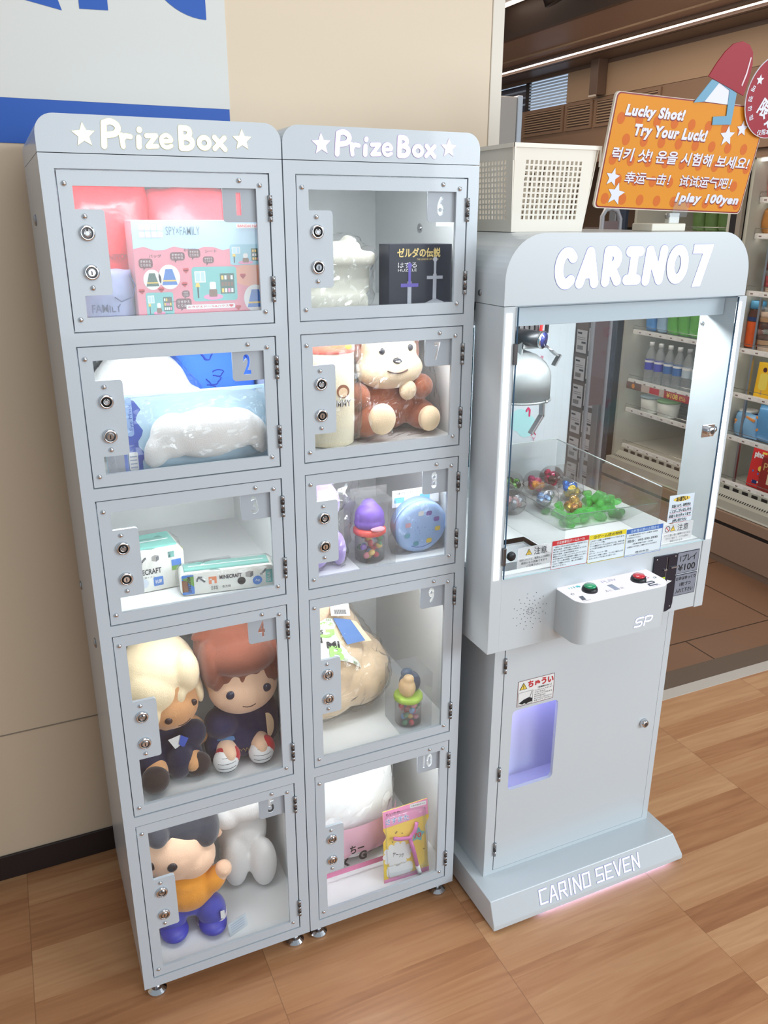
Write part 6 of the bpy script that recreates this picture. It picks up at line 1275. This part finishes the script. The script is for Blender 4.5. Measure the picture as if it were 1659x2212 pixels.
for cx, cy, r, ro in ((0.3120, 0.1570, 0.0215, 96), (0.3500, 0.1740, 0.0170, 96), (0.0270, 0.0600, 0.0190, 84), (0.0440, 0.0275, 0.0235, 84)): b = MB(); b.flat(star(cx, cy, r+0.0008, ro, 0.45), MAR, MS, 0.0010); b.flat(star(cx, cy, r, ro, 0.45), LILW, MS, 0.0013); b.build('printed_star', t)
b = MB(); b.prism([(0.1950, 0.2140), (0.2290, 0.2600), (0.2560, 0.2560), (0.2950, 0.2440), (0.3060, 0.2400), (0.3120, 0.1800), (0.2600, 0.1760), (0.2570, 0.1915), (0.2935, 0.1955), (0.2840, 0.2440), (0.2510, 0.2560), (0.2230, 0.2180)], 0.0015, 0.0030, CYB, MS); b.flat([(0.2230, 0.2180), (0.2510, 0.2560), (0.2850, 0.2430), (0.2900, 0.2170)], LILW, MS, 0.0020); b.build('blue_bracket_cutout', t)
b = MB(); cap = [(0.2165, 0.2645), (0.3250, 0.2370), (0.3285, 0.2700), (0.3275, 0.2960), (0.3200, 0.3180), (0.3060, 0.3300), (0.2850, 0.3345), (0.2620, 0.3280), (0.2450, 0.3120), (0.2300, 0.2900)]; b.prism(cap, 0.0015, 0.0045, CRIM, MS); b.flat([(0.3110, 0.2560), (0.3140, 0.2540), (0.3190, 0.2760), (0.3195, 0.3080), (0.3165, 0.3090), (0.3155, 0.2800)], pc('capsule_shine_print', 236, 214, 220, 0.4), MS, 0.0049); b.build('red_capsule_cutout', t)
b = MB(); cx, cy, r = 0.4130, 0.2430, 0.0830; b.prism(circ(cx, cy, r, 48), 0.0055, 0.0075, LILW, MS); b.flat(circ(cx, cy, r-0.0012, 48), CRIM, MS, 0.0078)
b.text('限', 0.3745, 0.2000, 0.033, 0.034, LILW, MS, 0.0083, 0.03, 0, -24); b.text('定', 0.4050, 0.1780, 0.033, 0.034, LILW, MS, 0.0083, 0.03, 0, -24); b.text('期', 0.4000, 0.2430, 0.032, 0.034, LILW, MS, 0.0083, 0.03, 0, -24)
b.flat(star(0.3560, 0.2700, 0.0110, 96, 0.45), LILW, MS, 0.0083); b.text('仅限本店', 0.3880, 0.1665, 0.050, 0.012, LILW, MS, 0.0083, 0.015, 0, 8); b.text('Exclusive', 0.3700, 0.3000, 0.070, 0.012, LILW, MS, 0.0083, 0.015, 0, 4)
for k, ch in enumerate('매점한정'): a = R(172+k*16); b.text(ch, cx+0.070*math.cos(a)-0.0055, cy+0.070*math.sin(a)-0.0055, 0.011, 0.011, LILW, MS, 0.0083, 0.015, 0, -105+k*14)
b.build('round_badge', t)

# ------------------------------------------------------------------ refrigerated cases in the shop
CASEIN = pc('case_cream', 190, 190, 178, 0.45); CASEF = pc('case_brown_panel', 160, 132, 112, 0.45); RAIL = pc('shelf_rail_white', 232, 232, 228, 0.25); WIRE = pbr('case_wire', (0.6, 0.6, 0.58), 0.25, 0.9)
CLED = emit('case_led', (1.0, 0.97, 0.90), 3.6)
def fridge(label, y0, y1, shelves, gl):
    t = thing('refrigerated_display_case', label, 'refrigerator', (3.5, (y0+y1)/2, 0), group='refrigerated cases along the shop wall')
    b = MB(); b.box(3.88, 3.93, y0, y1, 0.0, 2.0, CASEIN); b.box(3.24, 3.88, y1-0.02, y1, 0.30, 2.0, CASEIN); b.box(3.24, 3.88, y0, y0+0.02, 0.30, 2.0, CASEIN); b.box(3.22, 3.93, y0, y1, 1.98, 2.018, BROWN); b.box(3.20, 3.88, y0, y1, 0.02, 0.33, CASEIN); b.build('body', t)
    b = MB(); b.box(3.186, 3.20, y0, y1, 0.0, 0.036, pc('case_kick', 132, 110, 94, 0.5)); b.build('kick_panel', t)
    b = MB(); b.box(3.180, 3.20, y0, y1, 0.038, 0.205, CASEF, 0.002); b.box(3.186, 3.20, y0, y1, 0.205, 0.226, DARK); b.box(3.176, 3.20, y0, y1, 0.226, 0.280, CASEF, 0.002); b.build('front_panel', t)
    b = MB(); M = fr((3.200, y1, 0.290), (0, -1, 0), (0.070, 0, 0.062)); L = y1-y0
    b.rect(0, L, -0.01, 0.110, CASEIN, M)
    n_ = int(L/0.0155); b_ = DARK
    for k in range(n_): x = 0.012+k*0.0155; b.flat([(x, 0.022), (x+0.0075, 0.022), (x+0.0135, 0.072), (x+0.006, 0.072)], b_, M, 0.001)
    b.build('air_grille', t)
    b = MB(); b.box(3.288, 3.300, y0+0.02, y1-0.02, 0.350, 0.386, CASEIN)
    k = 0
    while y0+0.05+k*0.062 < y1-0.05: b.box(3.2865, 3.289, y0+0.05+k*0.062, y0+0.088+k*0.062, 0.354, 0.378, DARK); k += 1
    b.build('vent_strip', t)
    for z in shelves:
        b = MB(); b.box(3.31, 3.86, y0+0.022, y1-0.022, z-0.012, z-0.004, PVC if z > 0.5 else CASEIN)
        for q in range(7): b.tube([(3.32+q*0.085, y0+0.022, z-0.008), (3.32+q*0.085, y1-0.022, z-0.008)], 0.003, WIRE, 6)
        s_ = b.build('shelf', t)
        b = MB(); b.box(3.292, 3.312, y0+0.022, y1-0.022, z-0.020, z+0.006, RAIL, 0.003); k = 0
        while y0+0.06+k*0.085 < y1-0.08: b.rect(-(y0+0.12+k*0.085), -(y0+0.06+k*0.085), z-0.015, z+0.001, WHITEP, FX(3.2915, 0, 0), 0.0003); b.rect(-(y0+0.115+k*0.085), -(y0+0.098+k*0.085), z-0.011, z-0.004, pc('tag_ink', 140, 120, 116, 0.5), FX(3.2915, 0, 0), 0.0006); k += 1
        b.build('price_rail', s_)
        b = MB(); b.tube([(3.294, y0+0.024, z+0.028), (3.294, y1-0.024, z+0.028)], 0.0016, WIRE, 6); b.tube([(3.294, y1-0.024, z), (3.294, y1-0.024, z+0.028)], 0.0016, WIRE, 6); b.build('front_rail_wire', s_)
        b = MB(); b.box(3.315, 3.325, y0+0.03, y1-0.03, z-0.020, z-0.014, CLED); b.build('shelf_light', s_)
    for q in gl:
        b = MB(); b.box(3.30, 3.312, q-0.006, q+0.006, 0.30, 2.0, STEEL); b.build('upright', t)
    b = MB(); b.box(3.26, 3.275, y0+0.03, y1-0.03, 1.965, 1.978, CLED); b.build('top_light', t)
    return t
fridge('nearer refrigerated case, stacked with ice cream boxes, cups and snack bags', 0.34, 1.610, (0.400, 0.640, 0.864, 1.090, 1.370, 1.638, 1.802), (1.500,))
fridge('further refrigerated case with bottles and tubs, seen through the crane game', 1.700, 2.400, (0.400, 0.625, 0.800, 1.090, 1.370, 1.640), ())
t = thing('case_end_post', 'dark post with grey edge standing between the two refrigerated cases', 'post', (3.25, 1.66, 0)); b = MB(); b.box(3.235, 3.80, 1.628, 1.698, 0.0, 2.015, DARK); b.build('dark_post', t); b = MB(); b.box(3.215, 3.235, 1.612, 1.640, 0.30, 2.015, pc('post_grey', 148, 140, 128, 0.4)); b.build('grey_edge', t)
SG = FX(3.2900, 0, 0)
t = thing('promo_strip', 'red and white promotion strip hanging along the bottle shelf', 'sign', (3.287, 2.1, 0.75)); b = MB(); b.box(3.2862, 3.2878, 1.76, 2.385, 0.748, 0.790, pc('promo_cream', 206, 190, 176, 0.5)); M = FX(3.2860, 0, 0); b.rect(-2.385, -2.25, 0.748, 0.790, pc('promo_brown', 130, 96, 84, 0.5), M, 0.0003); b.rect(-2.06, -1.76, 0.748, 0.790, pc('promo_red', 178, 50, 46, 0.5), M, 0.0003); b.text('¥108', -2.04, 0.754, 0.09, 0.030, YEL, M, 0.0006, 0.03); b.text('税込', -1.94, 0.756, 0.05, 0.024, YEL, M, 0.0006, 0.02); b.rect(-2.18, -2.10, 0.752, 0.786, REDP, M, 0.0005); b.flat(circ(-2.32, 0.769, 0.014), pc('promo_orange', 240, 150, 50, 0.5), M, 0.0006); b.build('strip', t)
# bottles
BPET = clear('bottle_pet', (0.93, 0.95, 0.95), 0.03, haze=0.22, haze_col=(0.85, 0.88, 0.88))
def bottle(lc, cc):
    t = thing('drink_bottle', '', 'bottle', (0, 0, 0), group='drink bottles in the further refrigerated case')
    b = MB(); b.lathe([(0.026, 0), (0.031, 0.006), (0.031, 0.13), (0.030, 0.15), (0.022, 0.178), (0.0125, 0.200), (0.0125, 0.214)], BPET, 22, None, True); b.build('bottle', t, True)
    b = MB(); b.lathe([(0.0145, 0.210), (0.0145, 0.230), (0.013, 0.232)], cc, 18, None, True); b.build('cap', t, True)
    b = MB(); b.lathe([(0.0315, 0.075), (0.0315, 0.135)], lc, 22, None, True, False, False); b.lathe([(0.0317, 0.118), (0.0317, 0.130)], WHITEP, 22, None, True, False, False); b.build('wrap_label', t, True); return t
CAPW = pc('cap_white', 232, 232, 230, 0.4)
order = ['leftmost', 'second from left', 'third from left', 'fourth from left', 'fifth from left', 'sixth from left']
bl1 = bottle(pc('label_violet_blue', 70, 70, 190, 0.4), CAPW); bl2 = bottle(pc('label_blue', 60, 110, 180, 0.4), CAPW); bl3 = bottle(pc('label_pale', 190, 206, 216, 0.4), pc('cap_grey', 176, 178, 180, 0.4))
for k, y in enumerate((2.262, 2.186, 2.108, 2.034, 1.960, 1.886)):
    src = (bl1, bl1, bl2, bl2, bl3, bl3)[k]; lab = f'{("violet-blue labelled", "violet-blue labelled", "blue labelled", "blue labelled", "pale labelled", "pale labelled")[k]} water bottle, {order[k]} of the bottles in the further case'
    if k in (0, 2, 4): src.location = (3.345, y, 0.800); src['label'] = lab
    else: dup(src, (3.345, y, 0.800), None, lab)
def tub(label, x, y, z, r, h, m, lm, rt=1.12, band=None):
    t = thing('food_tub', label, 'tub', (x, y, z)); b = MB(); M = Matrix.Translation((x, y, z+0.0005)); b.lathe([(r, 0), (r*rt, h*0.92)], m, 28, M, True); b.build('tub', t)
    b = MB(); b.lathe([(r*rt*1.04, h*0.90), (r*rt*1.04, h), (r*rt*0.9, h*1.02)], lm, 28, M, True); b.build('lid', t)
    if band: b = MB(); b.lathe([(r*(1+(rt-1)*0.25)*1.012, h*0.25), (r*(1+(rt-1)*0.7)*1.012, h*0.68)], band, 28, M, True, False, False); b.build('printed_band', t)
    return t
tub('white round tub at the left end of the low shelf in the further case', 3.365, 2.236, 0.625, 0.058, 0.092, pc('tub_white', 226, 228, 220, 0.4), pc('tub_lid_grey', 150, 170, 176, 0.3))
tub('second white round tub on the low shelf, right of the first', 3.365, 2.095, 0.625, 0.058, 0.092, pc('tub_white', 226, 228, 220, 0.4), pc('tub_lid_green', 130, 170, 120, 0.3))
def packet(name, label, cat, x, y, z, w_, h, d, m, group=None, extra=None):
    t = thing(name, label, cat, (x, y, z), group=group); v, f = pillow(0, 0, h/2, w_, d, h, 10, 0.35); b = MB(); M = Matrix.Translation((x, y, z+0.001)) @ Matrix.Rotation(R(-90), 4, 'Z'); b.raw(wrinkle([M @ p for p in v], f, 0.004, 22, y*10), f, m, True); b.build('packet', t)
    if extra: extra(t, x-d/2-0.003, y, z)
    return t
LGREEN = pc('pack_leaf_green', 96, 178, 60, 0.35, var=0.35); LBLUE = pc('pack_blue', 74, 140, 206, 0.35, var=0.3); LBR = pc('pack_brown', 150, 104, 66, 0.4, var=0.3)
rowl = ['first', 'second', 'third', 'fourth', 'fifth', 'sixth']
for k, y in enumerate((2.30, 2.21)): packet('snack_packet', f'blue packet, {rowl[k]} from the left on the shelf above the bottles', 'packet', 3.36, y, 1.090, 0.085, 0.20, 0.05, LBLUE if k == 0 else pc('pack_pale_blue', 150, 180, 206, 0.35), 'packets above the bottles')
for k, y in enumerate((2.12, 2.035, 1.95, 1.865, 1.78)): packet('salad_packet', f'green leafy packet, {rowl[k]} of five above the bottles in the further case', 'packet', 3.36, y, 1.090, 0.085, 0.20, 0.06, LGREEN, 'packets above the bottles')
for k, y in enumerate((2.32, 2.22, 2.12)): packet('noodle_packet', f'brown packet, {rowl[k]} from the left on the top shelf of the further case', 'packet', 3.38, y, 1.370, 0.09, 0.15, 0.05, LBR, 'packets high in the further case')
for k, y in enumerate((2.02, 1.93, 1.84, 1.76)): packet('leaf_reflection_packet', f'added leafy packet for plants mirrored in glass, {rowl[k]} of four high in the further case', 'packet', 3.36, y, 1.640, 0.09, 0.17, 0.06, pc('reflected_leaf_green', 84, 112, 58, 0.4, var=0.5), 'packets high in the further case')  # added packets standing in for a reflection of plants in the glass
# nearer case
def carton(name, label, x, y0, y1, z, h, d, m, draw, lean=0.0):
    t = thing(name, label, 'box', (x, (y0+y1)/2, z)); M = fr((x, y1, z+0.0005), (0, -1, 0), (math.sin(R(lean)), 0, math.cos(R(lean)))); b = MB(); b.box(0, y1-y0, 0, h, -d, 0, m, 0.001, M=M); draw(b, M, y1-y0, h); b.build('carton', t); return t
def d_pino(b, M, w_, h):
    b.text('pino', w_*0.16, h*0.72, w_*0.6, h*0.19, WHITEP, M, 0.0006, 0.05); b.flat(rrect(w_*0.62, w_*0.94, h*0.88, h*0.93, 0.002), YEL, M, 0.0006); random.seed(6)
    for k in range(9): x, y = w_*random.uniform(.12, .88), h*random.uniform(.14, .62); b.flat(circ(x, y, 0.0055, 12), random.choice([pc('choc_print', 80, 40, 36, 0.5), WHITEP, BLUEP, PINKP]), M, 0.0006+k*0.00003)
    b.flat(circ(w_*0.70, h*0.50, 0.014, 20), YEL, M, 0.0010); b.flat(rrect(w_*0.34, w_*0.66, h*0.10, h*0.19, 0.002), pc('navy_print', 40, 50, 110, 0.5), M, 0.0010)
carton('ice_cream_box', 'bright red ice cream box with white rounded lettering on the lowest shelf', 3.335, 1.352, 1.448, 0.400, 0.205, 0.035, pc('box_red', 208, 44, 42, 0.4), d_pino, 6)
def d_parm(b, M, w_, h):
    b.text('PARM', w_*0.10, h*0.62, w_*0.86, h*0.22, pc('gold_letters', 206, 170, 110, 0.4), M, 0.0006); b.flat(rrect(w_*0.42, w_*0.66, h*0.10, h*0.58, 0.008), pc('choc_print', 80, 40, 36, 0.5), M, 0.0006); b.flat(rrect(w_*0.30, w_*0.44, h*0.24, h*0.56, 0.004), pc('icecream_print', 226, 206, 176, 0.5), M, 0.0008)
carton('ice_cream_box', 'dark red ice cream box with gold capital lettering on the lowest shelf', 3.318, 1.200, 1.362, 0.400, 0.175, 0.045, pc('box_dark_red', 142, 40, 34, 0.4), d_parm, 4)
def d_yel(b, M, w_, h):
    b.flat(rrect(w_*0.10, w_*0.36, h*0.22, h*0.70, 0.016), pc('icebar_pale', 236, 214, 90, 0.5), M, 0.0006); b.rect(w_*0.20, w_*0.24, h*0.06, h*0.22, pc('stick_print', 200, 160, 100, 0.5), M, 0.0006); b.flat(rrect(w_*0.44, w_*0.70, h*0.16, h*0.60, 0.016), pc('icebar_orange', 240, 150, 50, 0.5), M, 0.0006); b.flat(circ(w_*0.22, h*0.80, 0.012), pc('choc_print', 80, 40, 36, 0.5), M, 0.0006); b.flat(circ(w_*0.42, h*0.88, 0.014), pc('icebar_orange', 240, 150, 50, 0.5), M, 0.0006); b.text('つぶ', w_*0.55, h*0.68, w_*0.30, h*0.16, INK, M, 0.0008)
carton('ice_bar_box', 'yellow ice bar box with printed ice lollies on the middle shelf', 3.325, 1.28, 1.480, 0.864, 0.172, 0.04, pc('box_yellow', 240, 190, 40, 0.4), d_yel, 4)
CHOC = pc('choc_dessert', 96, 60, 44, 0.5); BANDP = pc('kraft_band', 208, 164, 116, 0.5); CUPC = clear('cup_clear', (0.95, 0.95, 0.95), 0.03, haze=0.08)
def dessert(label, y, z, fill, band):
    t = thing('dessert_cup', label, 'cup', (3.345, y, z), group='dessert cups in the nearer case'); M = Matrix.Translation((3.345, y, z+0.0008)); b = MB(); b.lathe([(0.036, 0), (0.044, 0.085), (0.047, 0.087), (0.047, 0.104), (0.041, 0.106)], CUPC, 28, M, True); b.build('cup', t)
    b = MB()
    for k, (r, z0, z1) in enumerate(((0.0345, 0.002, 0.028), (0.0365, 0.028, 0.052), (0.039, 0.052, 0.078))): b.lathe([(r, z0), (r+0.001, z1)], fill[k], 24, M, True)
    b.build('layers', t)
    if band: b = MB(); b.lathe([(0.0392, 0.034), (0.0412, 0.056)], band, 28, M, True, False, False); b.build('paper_band', t)
RF = pc('strawberry', 206, 50, 56, 0.4); CRMF = pc('cream_filling', 236, 206, 180, 0.5)
dessert('chocolate dessert cup with kraft band, lower of the stack', 1.470, 1.090, (CRMF, CHOC, CHOC), BANDP); dessert('chocolate dessert cup with kraft band, upper of the stack', 1.474, 1.199, (CHOC, CHOC, CRMF), BANDP)
dessert('strawberry dessert cup, lower of the stack on the high shelf', 1.480, 1.370, (CRMF, RF, RF), None); dessert('strawberry dessert cup, upper of the stack on the high shelf', 1.482, 1.479, (RF, CRMF, RF), None)
t = thing('sauce_bottle', 'orange and brown snack bottle with a blue cap behind the steel upright', 'bottle', (3.36, 1.560, 1.090)); M = Matrix.Translation((3.36, 1.560, 1.0905)); b = MB(); b.lathe([(0.036, 0), (0.040, 0.01), (0.040, 0.17), (0.034, 0.19), (0.034, 0.20)], pc('bottle_dark', 92, 62, 52, 0.25), 26, M, True); b.build('bottle', t); b = MB(); b.lathe([(0.0405, 0.012), (0.0405, 0.135)], pc('label_orange', 226, 98, 40, 0.4, var=0.4), 26, M, True, False, False); b.lathe([(0.0408, 0.140), (0.0408, 0.158)], pc('label_navy', 50, 70, 120, 0.4), 26, M, True, False, False); b.build('wrap_label', t); b = MB(); b.lathe([(0.037, 0.198), (0.037, 0.232), (0.034, 0.235)], pc('cap_sky', 100, 176, 220, 0.4), 26, M, True); b.build('cap', t)
tub('blue tub with a white lid behind the crisp bags in the nearer case', 3.40, 1.555, 0.640, 0.042, 0.130, pc('tub_blue', 50, 92, 178, 0.4), pc('tub_lid_white', 228, 228, 226, 0.4), 1.1)
def fries(t, x, y, z):
    b = MB(); random.seed(int(y*100))
    for k in range(5): a = R(random.uniform(-40, 30)); c = Vector((x+0.016, y+random.uniform(-0.04, 0.04), z+random.uniform(0.05, 0.12))); M = Matrix.Translation(c) @ Matrix.Rotation(a, 4, 'X'); b.box(-0.006, 0.004, -0.028, 0.028, -0.007, 0.007, pc('fries_print', 226, 150, 76, 0.5), 0.003, M=M)
    b.build('printed_picture', t)
packet('crisp_bag', 'pale blue crisp bag lying nearest the steel upright', 'packet', 3.340, 1.500, 0.640, 0.15, 0.13, 0.07, pc('bag_pale_blue', 128, 176, 214, 0.25), 'crisp bags in the nearer case', fries); packet('crisp_bag', 'blue crisp bag standing right of the pale blue one', 'packet', 3.355, 1.380, 0.640, 0.14, 0.19, 0.07, pc('bag_blue', 96, 156, 206, 0.25), 'crisp bags in the nearer case', fries); packet('crisp_bag', 'dark blue bag at the frame edge on the same shelf', 'packet', 3.345, 1.270, 0.640, 0.12, 0.21, 0.06, pc('bag_dark_blue', 40, 90, 180, 0.3), 'crisp bags in the nearer case', fries)
packet('bread_packet', 'brown filled bread packet with green leaves below the pink packet', 'packet', 3.35, 1.545, 1.638, 0.11, 0.12, 0.06, pc('pack_bread', 196, 136, 70, 0.4, var=0.5)); packet('salad_packet', 'bright green salad packet beside the bread packet', 'packet', 3.40, 1.45, 1.638, 0.12, 0.14, 0.05, LGREEN)
t = packet('peach_packet', 'pink packet printed with one dark kanji on the highest shelf', 'packet', 3.35, 1.530, 1.802, 0.16, 0.17, 0.05, pc('pack_peach_pink', 226, 150, 144, 0.35, var=0.25)); b = MB(); b.text('桃', -1.575, 1.872, 0.030, 0.034, pc('peach_ink', 110, 60, 56, 0.5), FX(3.318, 0, 0), 0.0, 0.01); b.build('lettering', t)

# card rack and glass door further in, seen through the crane game
t = thing('wire_rack', 'tall grey wire rack carrying white barcode cards behind the crane game', 'rack', (3.2, 2.66, 0))
b = MB()
for y in (2.535, 2.665, 2.800): b.cyl((3.200, y, 0.0), (3.200, y, 1.62), 0.004, 0.004, DSTEEL, 8)
for k in range(9): b.cyl((3.200, 2.53, 0.10+k*0.18), (3.200, 2.805, 0.10+k*0.18), 0.003, 0.003, DSTEEL, 8)
b.box(3.21, 3.60, 2.53, 2.81, 0.0, 1.66, pc('rack_board', 122, 108, 102, 0.6)); b.build('frame', t)
CARD = pc('card_white', 206, 208, 214, 0.5); p0 = None; words = ['top', 'second', 'third', 'fourth', 'fifth', 'sixth']
for j in range(6):
    for i in range(2):
        z = 0.985-j*0.172+i*0.02; y = 2.725-i*0.118; lab = f'white barcode card in the {words[j]} row of the wire rack, {("left", "right")[i]} column'
        if p0 is None:
            p0 = thing('barcode_card', lab, 'card', (3.194, y, z), group='barcode cards on the wire rack'); b = MB(); b.box(0, 0.002, -0.050, 0.050, -0.070, 0.070, CARD); M = FX(-0.0003, 0, 0)
            b.rect(-0.042, 0.0, 0.045, 0.056, INK, M, 0.0003); b.rect(-0.042, 0.040, 0.010, 0.014, pc('fine_print_grey', 130, 130, 138, 0.6), M, 0.0003); b.rect(-0.042, 0.036, 0.022, 0.026, pc('fine_print_grey', 130, 130, 138, 0.6), M, 0.0003); b.rect(0.0, 0.042, -0.012, 0.0, INK, M, 0.0003)
            for k in range(16): b.rect(-0.038+k*0.0036, -0.038+k*0.0036+(0.0022 if k % 3 else 0.0012), -0.052, -0.026, INK, M, 0.0003)
            b.build('card', p0, True)
        else: dup(p0, (3.194, y, z), None, lab)
t = thing('glass_door_frame', 'grey metal framed dark glass panel at the end of the further case', 'door', (3.2, 2.45, 0))
b = MB(); b.box(3.16, 3.205, 2.468, 2.525, 0.0, 2.0, pbr('alu_grey', (0.36, 0.36, 0.37), 0.35, 0.7), 0.002); b.build('metal_post', t); b = MB(); b.box(3.18, 3.20, 2.405, 2.468, 0.0, 2.0, pc('dark_glass', 58, 66, 82, 0.08)); b.build('dark_glass', t)
t = thing('grey_tube_handle', 'bent grey tube handle poking up behind the basket', 'handle', (2.38, 1.5, 0)); b = MB(); pts = [(2.30, 1.50, 0.0), (2.30, 1.50, 1.72), (2.315, 1.50, 1.745), (2.345, 1.50, 1.752), (2.375, 1.50, 1.742), (2.395, 1.50, 1.71), (2.40, 1.50, 0.0)]; b.tube(pts, 0.010, pc('tube_grey', 150, 152, 158, 0.35), 10); b.build('tube', t); b = MB(); b.box(2.31, 2.39, 1.497, 1.503, 0.9, 1.70, pc('smoked_panel', 96, 72, 70, 0.3)); b.build('panel', t)
